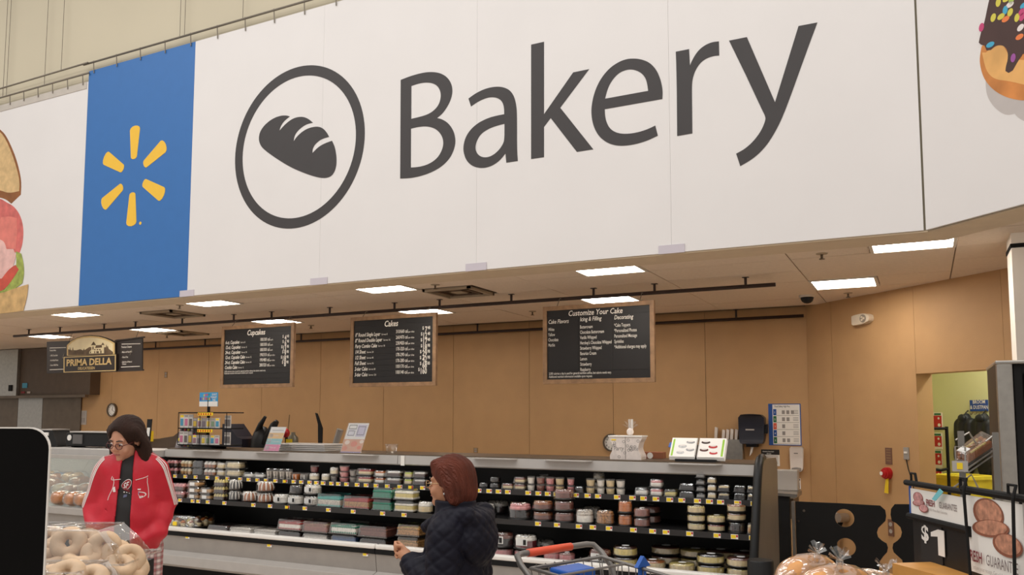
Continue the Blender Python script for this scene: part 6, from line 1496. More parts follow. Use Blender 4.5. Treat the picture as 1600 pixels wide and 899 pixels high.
def hood_f(P):
    hood = su(.03, elp(P, (0,.115,1.105), (.160,.075,.120)), elp(P, (0,.10,1.20), (.140,.070,.052)))
    for s in (-1, 1): hood = su(.025, hood, chain(P, [(s*.11,.10,1.22),(s*.125,.0,1.21),(s*.075,-.11,1.16)], [.045,.04,.028]))
    return hood + quilt(P, .005, .05)
def coat_b(P):
    d = smin(coat_f(P), hood_f(P), .006)
    col = np.maximum(np.abs(np.linalg.norm((P-np.array([0,.0,1.24],np.float32))[:,:2], axis=1)-.082)-.012, np.abs(P[:,2]-1.235)-.045)
    d = smin(d, col, .02)
    d = np.maximum(d, -np.maximum(np.linalg.norm(P[:,:2]-np.array([0,-.005],np.float32), axis=1)-.068, 1.17-P[:,2]))
    d = np.maximum(d, .62-P[:,2])
    return np.maximum(d, -np.maximum(np.minimum(hand(P, WL, FL, -1), hand(P, WR, (0,-1,.15), 1))-.004, P[:,1]+.175))
m_coat = M('coat_navy', (15,14,29), .65, var=.12, scale=14, bump=.1, bscale=50, spec=.25)
sdf_obj('quilted_coat', coat_b, (-.36,-.32,.6), (.36,.30,1.33), .0065, m_coat, p2, smooth=1)
MB().tube([(0,-.165,.66),(0,-.16,.9),(0,-.14,1.1),(0,-.092,1.2),(0,-.085,1.27)], .006, 6).build('zip', m_chrome, p2, world=False)
m_tr = M('trousers_dark', (34,32,36), .8)
def pants_b(P):
    d = elp(P, (0,.0,.74), (.17,.14,.12))
    for s in (-1, 1): d = su(.03, d, chain(P, [(s*.085,.0,.74),(s*.09,.0,.42),(s*.095,.02,.06)], [.095,.075,.06]))
    return np.maximum(np.maximum(d, P[:,2]-.8), .04-P[:,2])
sdf_obj('trousers', pants_b, (-.25,-.2,.03), (.25,.2,.85), .012, m_tr, p2)
for s in (-1, 1): sdf_obj('shoe', lambda P: np.maximum(elp(P, (s*.105,-.045,.03), (.046,.125,.05)), -P[:,2]), (s*.105-.08,-.2,-.005), (s*.105+.08,.12,.1), .009, m_black, p2)
def hair_b(P):
    Q = to_local(P, HF2)*1.06
    d = su(.03, elp(Q, (0,.02,.04), (.096,.112,.102)), elp(Q, (0,.055,-.03), (.098,.082,.098)))
    for s in (-1, 1): d = su(.02, d, chain(Q, [(s*.072,.0,.075),(s*.084,.04,.0),(s*.080,.06,-.075)], [.03,.032,.03]))
    d = su(.02, d, chain(Q, [(-.05,-.05,.095),(.05,-.05,.095)], [.024,.024]))
    cut = elp(Q, (0,-.112,-.035), (.14,.118,.098)); d = -smin(-d, cut, .012)
    d = np.maximum(d, -elp(Q, (.095,-.012,-.03), (.02,.022,.034)))
    d = d+.0022*np.sin(np.arctan2(Q[:,0], Q[:,1]+.25)*90+10*Q[:,2])
    return d/1.06
m_hair2 = fibre('hair_auburn', (96,46,32)); sdf_obj('hair', hair_b, (-.16,-.2,1.18), (.16,.18,1.53), .0055, m_hair2, p2, smooth=1)
face_bits(HF2 @ Matrix.Scale(1/1.06, 4), p2, True, M('frames_gold', (190,160,120), .25, metal=.8, var=0))
for s in (-1, 1):
    m = MB(); m.T = HF2; m.ell((s*.078,.008,-.042), (.006,.006,.007), 8, 6); m.build('earring', m_chrome, p2, world=False, smooth=True)
m = MB(); m.tube([(.20,-.09,.94),(.205,-.08,.90),(.20,-.07,.87)], .006, 6); m.build('bag_strap', M('strap_gold',(200,150,70),.5), p2, world=False)
# ------------------------------------------------------------------ beyond the doorway
fw = lambda s, z, n: dw(s, -1.52+n, z)      # on the far green wall
def wpos(px, py):
    r = ond(px, py, DK+1.52*2*S2); return ((r[0]+1.2+1.52*-S2*1)/S2*1.0, r[2])
def wpos(px, py):
    r = ond(px, py, DK+1.52*2*S2); s = ((r[0]+1.2)-1.52*S2)/S2; return (s, r[2])
def wrect(name, px0, py0, px1, py1, mat, par, n0, n1):
    a = wpos(px0, py1); b = wpos(px1, py0)
    return MB().prism([[(a[0],a[1]),(b[0],a[1]),(b[0],b[1]),(a[0],b[1])]], fw, n0, n1).build(name, mat, par)
a = wpos(1530, 643)
t = thing('storeroom_sign', 'blue sign reading BROOM & DUSTPAN on the green wall', 'sign', fw(a[0], a[1], 0))
wrect('plate', 1517, 625, 1544, 643, M('sign_navy',(28,70,150),.5), t, .002, .012)
c = wpos(1531, 631); m = MB(); m.text('BROOM', lambda u, v: fw(c[0]+u, c[1]+v, .0135), .058, 0, 0, 'CENTER', .8, 0, .01); m.text('& DUSTPAN', lambda u, v: fw(c[0]+u, c[1]-.06+v, .0135), .058, 0, 0, 'CENTER', .75, 0, .01); m.build('lettering', m_paper, t, fix=False)
for k in range(4): q0 = wpos(1521+k*6, 644); MB().tube([fw(q0[0],q0[1],.005),fw(q0[0],q0[1]-.03,.03),fw(q0[0],q0[1]-.02,.05)], .006, 5).build('hook', m_chrome, t)
m_jdark = M('jacket_dark', (24,26,32), .6, var=.15)
for k, (px, w_, lab) in enumerate(((1515,.10,'dark jacket on hook in storeroom, left one'),(1543,.11,'dark jacket on hook in storeroom, right one'))):
    s0, z0 = wpos(px, 646)
    def jf(P, w_=w_, k=k):
        d = su(.05, elp(P, (0,.06,-.10), (w_*.75,.06,.09)), elp(P, (0,.07,-.38), (w_,.075,.36)), cap(P, (-w_*.75,.06,-.13), (-w_*1.15,.06,-.55), .06, .05), cap(P, (w_*.75,.06,-.13), (w_*1.15,.06,-.5), .06, .05))
        return d+.008*np.sin(P[:,0]*60+3*np.sin(P[:,2]*9))
    o = sdf_obj('hanging_jacket', jf, (-.28,-.08,-.82), (.28,.2,.03), .016, m_jdark); o.location = fw(s0, z0, 0); o.rotation_euler.z = -PI/4+PI
    tag(o, lab, 'jacket', 'jackets hanging in the storeroom')
    j = MB().tube([(0,.02,.03),(0,.06,.0),(0,.05,-.05)], .008, 5).build('hanging_loop', m_ink, o, world=False)
    j2 = MB().ell((0,.115,-.06), (w_*.55,.03,.05), 10, 6).build('collar', m_jdark, o, world=False, smooth=True)
for k, (y0, y1) in enumerate(((645,668),(677,698),(704,726),(732,751))):
    a = wpos(1466, y1)
    t = thing('red_notice', 'red and white notice on the storeroom wall, %s from the top' % ords[k], 'notice', fw(a[0], a[1], 0), 0, 'red notices in the storeroom')
    wrect('sheet', 1459.5, y0, 1472.5, y1+4, m_paper, t, .002, .01); wrect('red_panel', 1460, y0+5, 1472, y1, m_red, t, .010, .013); wrect('dark_strip', 1461, y0+1, 1471, y0+4, m_pgreen, t, .010, .013)
    q0 = wpos(1469, y1-3.5); MB().prism([circ(q0[0],q0[1],.02,10)], fw, .013, .016).build('mark', m_paper, t); q0 = wpos(1468, y0+9); MB().prism([circ(q0[0],q0[1],.014,8)], fw, .013, .016).build('mark', m_paper, t)
r = ond(1505, 742, DK+1.0*2*S2); 
t = thing('yellow_bin', 'yellow plastic bin standing in the storeroom', 'bin', (r[0], r[1], 0))
zt = r[2]; m_bin = M('bin_yellow', (226,206,60), .5)
MB().lathe([(.22,0),(.27,zt-.05),(.30,zt-.05),(.30,zt),(.27,zt),(.2,.05)], 4, (r[0],r[1],0)).build('tub', m_bin, t, bevel=.02)
MB().lathe([(.1,zt-.03),(.25,zt-.02)], 4, (r[0],r[1],0)).build('contents', M('bin_in',(190,170,60),.8), t)
r = ond(1483, 760, DK+.55*2*S2)
t = thing('black_stand', 'black metal stand with arms inside the doorway', 'stand', (r[0], r[1], 0))
zt = ond(1482, 667, DK+.55*2*S2)[2]; zb = ond(1482, 733, DK+.55*2*S2)[2]; za = ond(1482, 670, DK+.55*2*S2)[2]
MB().tube([(r[0],r[1],0),(r[0],r[1],zt)], .016, 8).build('post', m_blackm, t); MB().lathe([(.16,0),(.16,.02),(.03,.03)], 16, (r[0],r[1],0)).build('base', m_blackm, t)
dx = .16; MB().tube([(r[0],r[1],za),(r[0]-dx*.9,r[1]-dx*.45,za)], .014, 8).build('arm', m_blackm, t); MB().tube([(r[0],r[1],zb),(r[0]-dx*.45,r[1]-dx*.25,zb-.015),(r[0]-dx*.9,r[1]-dx*.45,zb)], .014, 8).build('arm', m_blackm, t)

# ------------------------------------------------------------------ steel and black appliance at the right edge
p = atz(1556, 567, 5.0); ax, ay, az_ = p
t = thing('proofing_cabinet', 'tall steel and black cabinet at the right edge', 'cabinet', (ax+.4, ay+.4, 0))
MB().box(ax,ax+.85,ay+.06,ay+.8,0.06,az_-.01).build('body', m_black, t)
MB().box(ax,ax+.085,ay,ay+.06,0.06,az_).build('door_frame', m_steel, t, bevel=.012)
MB().box(ax-.004,ax+.86,ay-.004,ay+.81,az_-.01,az_+.012).build('top', m_steel, t, bevel=.006)
MB().box(ax+.09,ax+.13,ay+.02,ay+.06,.06,az_-.012).build('gasket', m_blackm, t); MB().box(ax+.14,ax+.8,ay+.03,ay+.06,.06,az_-.06).build('door', m_black, t, bevel=.01)
for xx in (.05,.78):
    for yy in (.05,.75): MB().lathe([(.03,0),(.03,.06)], 10, (ax+xx,ay+yy,0)).build('foot', m_blackm, t)

# ------------------------------------------------------------------ pastry rack in front of the doorway
CZ = 3.8
def pr(px, py, cz=CZ): return tuple(atz(px, py, cz))
t = thing('pastry_rack', 'grey wire rack with slanted basket in front of doorway', 'display rack', (pr(1525,700)[0], pr(1525,700)[1], 0))
for x in (1501, 1555):
    a = pr(x, 674 if x < 1520 else 676); MB().box(a[0]-.013,a[0]+.013,a[1]-.013,a[1]+.013,0,a[2]).build('upright', M('upright_grey',(128,124,118),.4,metal=.4), t)
    MB().box(a[0]-.02,a[0]+.02,a[1]-.25,a[1]+.05,0,.03).build('foot', m_midgrey, t)
w_ = m_steel
bk = [(1490,724,3.65),(1513,731,3.6),(1556,702,4.0),(1532,690,4.05)]
def bp(u, v, h=0):  # bilinear on the slanted basket floor
    A_, B_, C_, D_ = [Vector(atz(*b)) for b in bk]; q_ = (A_*(1-u)+B_*u)*(1-v)+(D_*(1-u)+C_*u)*v; return (q_.x, q_.y, q_.z+h)
MB().tube([bp(0,0),bp(1,0),bp(1,1),bp(0,1)], .004, 6, closed=True).build('basket_rim', w_, t); MB().tube([bp(0,0,-.02),bp(1,0,-.02),bp(1,1,-.02),bp(0,1,-.02)], .004, 6, closed=True).build('basket_base', w_, t)
for k in range(5): MB().tube([bp(k/4,0,-.02),bp(k/4,1,-.02)], .003, 5).build('wire', w_, t)
MB().tube([pr(1494,732,3.65),pr(1492,698,3.65),pr(1508,699,3.65),pr(1509,733,3.65)], .004, 6).build('front_hoop', w_, t); MB().tube([pr(1493,688),pr(1514,676),pr(1525,693)], .004, 6).build('side_hoop', w_, t); MB().tube([pr(1540,690),pr(1553,680),pr(1558,684)], .004, 6).build('side_hoop', w_, t)
MB().tube([pr(1490,762),pr(1518,742),pr(1528,762)], .004, 6).build('side_hoop', w_, t)
a = pr(1500,728,3.58); MB().box(a[0]-.03,a[0]+.03,a[1]-.004,a[1],a[2]-.025,a[2]+.02).build('ticket_holder', m_lightgrey, t); MB().box(a[0]-.012,a[0]+.01,a[1]-.006,a[1]-.004,a[2]-.015,a[2]+.012).build('price_ticket', m_tagy, t)
t2 = thing('pastry_tray', 'clear tray of glazed brown pastries in the wire basket', 'pastry box', bp(.5,.5,.0))
def slab(u0,u1,v0,v1,h0,h1,nm,mt):
    P_ = [bp(u0,v0,h0),bp(u1,v0,h0),bp(u1,v1,h0),bp(u0,v1,h0),bp(u0,v0,h1),bp(u1,v0,h1),bp(u1,v1,h1),bp(u0,v1,h1)]
    MB()._add(P_, [(0,3,2,1),(4,5,6,7),(0,1,5,4),(1,2,6,5),(2,3,7,6),(3,0,4,7)]).build(nm, mt, t2, bevel=.006)
slab(.08,.92,.04,.98,.0,.008,'tray',m_traybk)
for k in range(3): slab(.12+.27*k,.36+.27*k,.08,.92,.008,.04,'pastry',fc['caramel'])
for k in range(3): slab(.17+.27*k,.29+.27*k,.2,.75,.038,.045,'icing',fc['yellow'] if k != 1 else fc['choc'])
slab(.06,.94,.02,1.0,.008,.055,'lid',m_clear); slab(.2,.75,.02,.22,.056,.058,'label',m_label)

# ------------------------------------------------------------------ foreground right: bread table, bags, price sign
t = thing('bread_table', 'low dark bread table below the bagged loaves, mostly out of frame', 'table', (-.1, 2.95, 0))
MB().box(-.62,.75,2.35,3.5,.93,.97).build('top', m_black, t)
for xx in (-.55,.68):
    for yy in (2.42,3.43): MB().box(xx-.03,xx+.03,yy-.03,yy+.03,0,.93).build('leg', m_black, t)
def bread_bag(px, py, cz, yaw, L, r_, lab, tie):
    c = atz(px, py, cz); z0 = .971; H_ = c[2]-z0
    t = thing('bagged_bread', lab, 'bread', (c[0], c[1], z0), yaw, 'bagged loaves on the bread table')
    MB().ell((0,0,H_*.5), (L*.5,r_,H_*.5), 20, 12, .8).build('loaf', M('loaf_gold',(206,146,84),.5,var=.3,scale=9,bump=.15), t, world=False, smooth=True)
    bag = lambda P: elp(P, (0,0,H_*.5), (L*.56,r_*1.12,H_*.54))+.004*np.sin(P[:,0]*70+5*np.sin(P[:,1]*40))+.003*np.sin(P[:,1]*90+P[:,2]*60)
    sdf_obj('bag', bag, (-L*.7,-r_*1.5,-.02), (L*.7,r_*1.5,H_*1.2), .012, m_film, t)
    tp = Vector(atz(*tie)); inv = ROOTM[t.name].inverted(); q0 = inv @ tp
    MB().tube([(q0.x*.6,q0.y*.6,H_*.85),(q0.x*.9,q0.y*.9,q0.z-.025),tuple(q0)], [.03,.010,.012], 10).build('bag_neck', m_film, t, world=False, smooth=True)
    for k in range(9):
        a = k*2*PI/9; d_ = Vector((math.cos(a), math.sin(a)*.6, .75+.4*math.sin(a*2+px))); e = q0+d_*.034; s_ = Vector((-math.sin(a), math.cos(a), .2))*.014
        MB()._add([tuple(q0-s_*.2), tuple(q0+s_*.2), tuple(e+s_), tuple(e+Vector((0,0,.008))), tuple(e-s_)], [(0,1,2,3,4)]).build('ruffle', m_film, t, world=False, fix=False)
m_film = clear('bag_film', (250,248,245), .13, .15)
bread_bag(1262, 868, 3.0, .9, .27, .075, 'bagged golden loaf on the bread table, left one', (1277,866,2.95))
bread_bag(1305, 884, 2.75, .7, .27, .08, 'bagged golden loaf on the bread table, right one', (1312,876,2.7))
bread_bag(1352, 892, 3.0, .2, .3, .07, 'bagged brown loaf beside the wooden crate', (1385,893,2.9))
# wooden crate
t0 = atz(1401, 880, 2.45); m_cr = M('crate_wood', (206,146,72), .5, var=.15, scale=9)
def frame2(A_, B_):  # upright plane through two points: u 0..1 from A to B, metres up, n towards the viewer
    A_ = Vector(A_); B_ = Vector(B_); d = (B_-A_); d.z = 0; n = Vector((d.y, -d.x, 0)).normalized()
    if n.dot(Vector((-A_.x, -A_.y, 0))) < 0: n = -n
    Ld = d.length
    return (lambda u, v, w: tuple(A_+d*u+Vector((0,0,v))+n*w)), Ld
t = thing('wooden_crate', 'honey coloured wooden crate corner in front of the price sign', 'crate', (t0[0]+.1, t0[1], .971))
f, Ld = frame2(t0, atz(1520, 905, 2.15)); Hc = t0[2]-.971
MB().prism([[(0,-Hc),(1,-Hc),(1,0),(0,0)],[(.08,-Hc+.03),(.92,-Hc+.03),(.92,-.03),(.08,-.03)]], f, 0, .014).build('front_frame', m_cr, t)
MB().prism([[(.02,-Hc+.01),(.98,-Hc+.01),(.98,-.012),(.02,-.012)]], f, -.02, -.002).build('front_slate', m_blackm, t)
MB().prism([[(0,-.016),(1,-.016),(1,0),(0,0)]], f, -.11, -.0).build('top_board', m_cr, t); MB().prism([[(0,-Hc),(.05,-Hc),(.05,-.016),(0,-.016)]], f, -.11, -.0).build('side_board', m_cr, t)
# price sign
A_, B_ = atz(1421, 757, 2.6), atz(1511, 772, 2.27)
f, Ld = frame2(A_, B_); S_ = 2.6/1303
t = thing('price_sign', 'black framed sign reading FRESH GUARANTEE and $1', 'price sign', (f(.5,0,0)[0], f(.5,0,0)[1], .971))
MB().tube([f(-.07,.004,.0),f(1.02,.004,.0)], .009, 8).build('top_rail', m_blackm, t); MB().tube([f(-.04,-.098,.0),f(1.06,-.098,.0)], .010, 8).build('middle_rail', m_blackm, t)
MB().box(*[c for ab in zip([v-.014 for v in f(1.06,-.098,0)], [v+.014 for v in f(1.06,-.098,0)]) for c in ab]).build('rail_cap', m_blackm, t)
MB().prism([[(.01,-.092),(.985,-.092),(.985,-.012),(.01,-.012)]], f, -.004, .0).build('card', m_paper, t)
MB().prism([[(.0,-.092),(.012,-.092),(.012,-.005),(.0,-.005)]], f, -.004, .003).build('side_strip', m_pblue, t)
MB().prism([[(.0,-.30),(1.0,-.30),(1.0,-.098),(.0,-.098)]], f, -.012, -.006).build('black_panel', m_black, t)
MB().prism([[(.16,-.28),(.54,-.28),(.54,-.105),(.16,-.105)]], f, -.006, -.003).build('digit_card', M('digit_black',(30,28,28),.6), t)
tx = lambda body, u, v, size, mat, nm, sx=1, fat=0, w=.002, par=None: (lambda m: (m.text(body, lambda a, b: f(u+a/Ld, v+b, w), size, 0, 0, 'LEFT', sx, 0, fat), m.build(nm, mat, par or t, fix=False)))(MB())
tx('$', .18, -.160, .062, m_paper, 'dollar_sign', 1.4, .03, -.0015); MB().prism([[(.36+x_*1.9/Ld, -.192+y_*.78) for x_, y_ in ((0,.062),(0,.078),(.022,.095),(.040,.095),(.040,0),(.021,0),(.021,.068))]], f, -.003, -.0012).build('digit', m_paper, t)
m_fred = M('fresh_red', (128,44,52), .6, var=.05); m_fgr = M('fresh_grey', (120,104,104), .6, var=.05)
tx('FRESH', .31, -.054, .026, m_fred, 'lettering', .72, .02, .0015); tx('GUARANTEE', .54, -.054, .026, m_fgr, 'lettering', .66, 0, .0015); tx('100% Money Back Guarantee', .36, -.068, .011, M('tiny_grey',(176,168,164),.6), 'lettering', .8, 0, .0015)
def slices(par, f_, Ld_, u0, v0, k, pinkish):
    cr = M('slice_crust%d' % pinkish, (150,84,78) if pinkish else (140,84,62), .6, var=.2, scale=30); cm = M('slice_crumb%d' % pinkish, (206,150,148) if pinkish else (190,134,108), .6, var=.35, scale=60)
    E = lambda cx_, cy_, a, b, rot=0, n=26: [(u0+2.0*(cx_+a*math.cos(q)*math.cos(rot)-b*math.sin(q)*math.sin(rot))*k/Ld_, v0+(cy_+a*math.cos(q)*math.sin(rot)+b*math.sin(q)*math.cos(rot))*k) for q in [2*PI*i/n for i in range(n)]]
    for i, (cx_, cy_, a, b, rot) in enumerate(((.0,.55,.42,.46,.1),(.05,.12,.52,.26,.25),(.5,-.25,.38,.34,.1))):
        MB().prism([E(cx_,cy_,a,b,rot)], f_, .001+.0012*i, .0016+.0012*i).build('bread_print_crust', cr, par); MB().prism([E(cx_+.02,cy_+.03,a*.86,b*.84,rot)], f_, .0016+.0012*i, .0021+.0012*i).build('bread_print_crumb', cm, par)
slices(t, f, Ld, .165, -.056, .036, 1)
MB().prism([[(.5,-.030),(.56,-.034),(.70,-.004),(.64,.004)]], f, .013, .0145).build('blue_tape', M('tape_cyan',(120,200,210),.5), t)
for u in (.04, .9):
    MB().tube([f(u,.012,.0),f(u,.035,.0),f(u+.08,.035,.0),f(u+.1,.012,0)], .004, 6).build('hook', m_blackm, t)
zf = .971-A_[2]; MB().tube([f(.62,-.30,-.009),f(.62,zf,-.009)], .008, 8).build('post', m_blackm, t); MB().box(f(.62,0,0)[0]-.06,f(.62,0,0)[0]+.06,f(.62,0,0)[1]-.06,f(.62,0,0)[1]+.06,.971,.985).build('base', m_blackm, t)
# larger poster
A_, B_ = atz(1509, 765, 2.26), atz(1606, 781, 1.98)
f2, Ld2 = frame2(A_, B_)
t = thing('bread_poster', 'poster of sliced brown bread reading FRESH GUARANTEE', 'poster', (f2(.5,0,0)[0], f2(.5,0,0)[1], .971))
MB().tube([f2(-.05,.0,0),f2(1.1,.0,0)], .010, 8).build('top_rail', m_blackm, t)
MB().prism([[(.0,-.215),(.93,-.215),(.93,-.015),(.0,-.015)]], f2, -.004, 0).build('sheet', m_paper, t); MB().prism([[(.0,-.30),(1.08,-.30),(1.08,-.215),(.0,-.215)]], f2, -.006, -.001).build('black_panel', m_black, t)
MB().prism([[(.93,-.215),(.97,-.215),(.97,-.01),(.93,-.01)]], f2, -.006, .002).build('edge_strip', m_lightgrey, t)
slices(t, f2, Ld2, .38, -.10, .085, 0)
for body, u, v, sz, mt, sx, fat in (('FRESH', .02, -.185, .040, m_fred, .66, .02), ('GUARANTEE', .34, -.185, .040, m_fgr, .62, 0), ('Just see your receipt. Get a full refund', .10, -.205, .016, M('tiny_grey',(176,168,164),.6), .7, 0)):
    m = MB(); m.text(body, lambda a, b: f2(u+a/Ld2, v+b, .006), sz, 0, 0, 'LEFT', sx, 0, fat); m.build('lettering', mt, t, fix=False)
MB().tube([f2(-.02,.01,.01),f2(-.02,.03,.01),f2(.09,.03,.01),f2(.10,.0,.02),f2(.17,-.30,.02)], .004, 6).build('hanger_wire', m_blackm, t); MB().tube([f2(.78,.008,.01),f2(.78,.03,.01),f2(.90,.03,.01),f2(.91,.0,.02),f2(.86,-.30,.02)], .004, 6).build('hanger_wire', m_blackm, t)
zf = .971-A_[2]; MB().tube([f2(.1,-.30,-.003),f2(.1,zf,-.003)], .008, 8).build('post', m_blackm, t); MB().tube([f2(.9,-.30,-.003),f2(.9,zf,-.003)], .008, 8).build('post', m_blackm, t)

# ------------------------------------------------------------------ foreground left: black board, bagels
A_ = Vector(atz(81, 668, 1.9)); zt = A_.z; R3 = RIGHT.to_3d(); F3 = FWD.to_3d()
fb = lambda u, v, w: tuple(A_+R3*u+Vector((0,0,v))+F3*w)
t = thing('display_board', 'large black board with white rounded edge at far left', 'board', fb(-.25, -zt, 0))
def rr(w, h, r_, o):
    pts = [(-w+o,-h+o),(-o,-h+o)]
    for i in range(9): a = i*PI/16; pts.append((-o-r_+ (r_)*math.cos(a), -o-r_+r_*math.sin(a)))
    for i in range(9): a = PI/2+i*PI/16; pts.append((-w+o+r_+r_*math.cos(a), -o-r_+r_*math.sin(a)))
    return pts
MB().prism([rr(.55,.75,.05,.0), rr(.55,.75,.048,.003)], fb, -.003, .002).build('edge_trim', m_lip, t)
MB().prism([rr(.55,.75,.048,.003)], fb, -.002, .004).build('panel', M('board_black',(7,6,6),.7,var=.1,spec=.12), t)
for u in (-.45,-.1): MB().tube([fb(u,-.74,.002),fb(u,-zt,.002)], .014, 8).build('post', m_blackm, t)
MB().box(*[c for ab in zip([fb(-.28,-zt,0)[0]-.25, fb(-.28,-zt,0)[1]-.15, 0],[fb(-.28,-zt,0)[0]+.25, fb(-.28,-zt,0)[1]+.15, .02]) for c in ab]).build('foot', m_blackm, t)
# bagel stand
cb = Vector(atz(150, 823, 2.8))
t = thing('bagel_stand', 'stepped dark stand under the bagel boxes, mostly out of frame', 'table', (cb.x, cb.y, 0))
def fbag(P0): return lambda u, v, w: tuple(P0+R3*u+F3*w+Vector((0,0,v)))
g0 = fbag(Vector((cb.x, cb.y, 0)))
MB().prism([[(-.6,0),(.02,0),(.02,1.105),(-.6,1.105)]], g0, -.14, .45).build('upper_step', m_black, t); MB().prism([[(-.6,0),(.0,0),(.0,.99),(-.6,.99)]], g0, -.55, -.145).build('lower_step', m_black, t)
bag_me = None
def bagel_box(cpx, cpy, cz, zbase, L, lab):
    c = Vector(atz(cpx, cpy, cz)); H_ = c.z-zbase; g = fbag(Vector((c.x, c.y, zbase)))
    t = thing('bagel_box', lab, 'bagel box', tuple(g(0,0,0)))
    def ring(u0, u1, w0, w1, v): return [g(u0,v,w0),g(u1,v,w0),g(u1,v,w1),g(u0,v,w1)]
    def shell(rs, nm, cap_):
        vs = [p for r_ in rs for p in r_]; fs_ = []
        for i in range(len(rs)-1):
            for k in range(4): fs_.append((i*4+k, i*4+(k+1) % 4, (i+1)*4+(k+1) % 4, (i+1)*4+k))
        if cap_ == 'top': fs_.append(tuple((len(rs)-1)*4+k for k in range(4)))
        else: fs_.append((3,2,1,0))
        MB()._add(vs, fs_).build(nm, m_clear, t)
    fl = H_*.42
    shell([ring(-L+.02,.11,-.115,.115,0.001),ring(-L,.135,-.13,.13,fl)], 'base', 'bottom')
    shell([ring(-L,.135,-.13,.13,fl+.003),ring(-L+.01,.10,-.115,.115,H_*.72),ring(-L+.03,.05,-.10,.10,H_)], 'lid', 'top')
    m = MB()
    for o in (.0,.003): 
        P_ = ring(-L-.02,.165,-.15,.15,fl+o); m.tube(P_, .0022, 5, closed=True)
    m.build('flange', m_clear2, t); m = MB(); m.tube(ring(-L+.03,.05,-.10,.10,H_), .003, 5, closed=True); m.build('lid_edge', m_clear2, t)
    return g, H_
m_bagel = M('bagel_dough', (212,180,146), .55, var=.16, scale=16, bump=.12, bscale=30)
def bagel(p, rx, ry, rz_, s, lab):
    global bag_me
    if bag_me is None:
        m = MB(); vs = []; fs_ = []; nu, nv = 22, 12
        for i in range(nu):
            a = 2*PI*i/nu; w = 1+.06*math.sin(2*a+.5)+.04*math.sin(5*a)
            for j in range(nv):
                b = 2*PI*j/nv; rr_ = .034+.0225*w*math.cos(b); vs.append((rr_*math.cos(a), rr_*math.sin(a), .021*w*math.sin(b)))
        for i in range(nu):
            for j in range(nv): fs_.append((i*nv+j, ((i+1) % nu)*nv+j, ((i+1) % nu)*nv+(j+1) % nv, i*nv+(j+1) % nv))
        o = m._add(vs, fs_).build('bagel', m_bagel, smooth=True); bag_me = o.data
    else: o = bpy.data.objects.new('bagel', bag_me); COL.objects.link(o)
    o.location = p; o.rotation_euler = (rx, ry, rz_); o.scale = (s, s, s); tag(o, lab, 'bagel', 'bagels in the clear boxes')
g, H_ = bagel_box(150, 823, 2.8, 1.108, .30, 'clear plastic box of pale bagels, upper box by black board')
yawc = math.atan2(-FWD.x, FWD.y)
top = [(107,849,2.72,1.1,.25,1.0,'tilted bagel showing its hole at upper left'),(134,843,2.82,.5,.2,.9,'bagel behind the tilted one'),(76,842,2.8,.7,-.2,.9,'bagel at upper left edge beside the board'),(78,860,2.74,.2,.3,.9,'bagel below the upper left edge one'),(92,876,2.72,.2,-.5,1.0,'bagel lying at the bottom left corner'),(127,874,2.70,.15,.1,1.05,'flat bagel below the tilted one'),
       (163,855,2.74,1.3,.6,.95,'upright bagel in the middle of the box'),(150,868,2.72,.8,1.0,.9,'speckled bagel beside the middle upright one'),(182,868,2.75,1.2,.9,.95,'upright bagel right of the middle'),(202,874,2.75,1.1,1.0,.95,'upright bagel second from the right end'),(210,886,2.75,.9,1.1,.9,'bagel at the right end of the box'),(188,884,2.70,.5,.6,.9,'bagel low beside the right end'),(160,886,2.74,.3,.2,.9,'bagel at the bottom middle'),(205,890,2.78,.6,.2,.9,'bagel at the bottom right')]
for (px, py, cz, rx, ry, s_, lab) in top: bagel(atz(px, py, cz), rx, ry*.6, yawc+ry*.5, s_, lab)
g, H_ = bagel_box(118, 886, 2.45, .993, .25, 'clear plastic box of bagels, nearest box at bottom edge')
for (px, py, cz, lab) in ((104,897,2.4,'bagel at the bottom edge in the nearest box'),(140,905,2.4,'second bagel in the nearest box'),(75,905,2.42,'bagel of nearest box beside the board')): bagel(atz(px, py, cz), .6, .1, yawc, .95, lab)

# ------------------------------------------------------------------ shopping cart
h0 = atz(868, 858, 4.1); CB = Vector((h0[0], h0[1], 0)); ZH = h0[2]; an = math.radians(48)
dv = (RIGHT*math.cos(an)-FWD*math.sin(an)).to_3d(); sv = (RIGHT*math.sin(an)+FWD*math.cos(an)).to_3d()
fc_ = lambda a, b, z: tuple(CB+dv*a+sv*b+Vector((0,0,z)))
t = thing('shopping_cart', 'grey wire shopping cart with orange handle in front of the case', 'shopping cart', tuple(CB))
m_cart = M('cart_grey', (128,124,120), .4, metal=.35); m_corg = M('cart_orange', (240,90,56), .45); m_cblue = M('cart_blue', (24,88,176), .45)
MB().tube([fc_(.22,-.27,.62),fc_(.12,-.28,ZH-.10),fc_(.05,-.285,ZH-.04),fc_(.01,-.27,ZH-.005),fc_(0,-.23,ZH),fc_(0,.23,ZH),fc_(.01,.27,ZH-.005),fc_(.05,.285,ZH-.04),fc_(.12,.28,ZH-.10),fc_(.22,.27,.62)], .015, 10).build('handle_frame', m_cart, t, smooth=True)
MB().tube([fc_(0,-.19,ZH),fc_(0,.11,ZH)], .0195, 12).build('handle_grip', m_corg, t, smooth=True)
zr, zf_, zb = ZH-.055, ZH-.12, ZH-.42
rim = lambda a, b: fc_(.08+a*.82, b*(.25-.05*a), zr+(zf_-zr)*a)
low = lambda a, b: fc_(.16+a*.66, b*(.21-.05*a), zb+.04*a)
MB().tube([rim(0,-1),rim(1,-1),rim(1,1),rim(0,1)], .009, 8, closed=True).build('basket_rim', m_cart, t, smooth=True)
MB().tube([low(0,-1),low(1,-1),low(1,1),low(0,1)], .006, 6, closed=True).build('basket_base', m_cart, t, smooth=True)
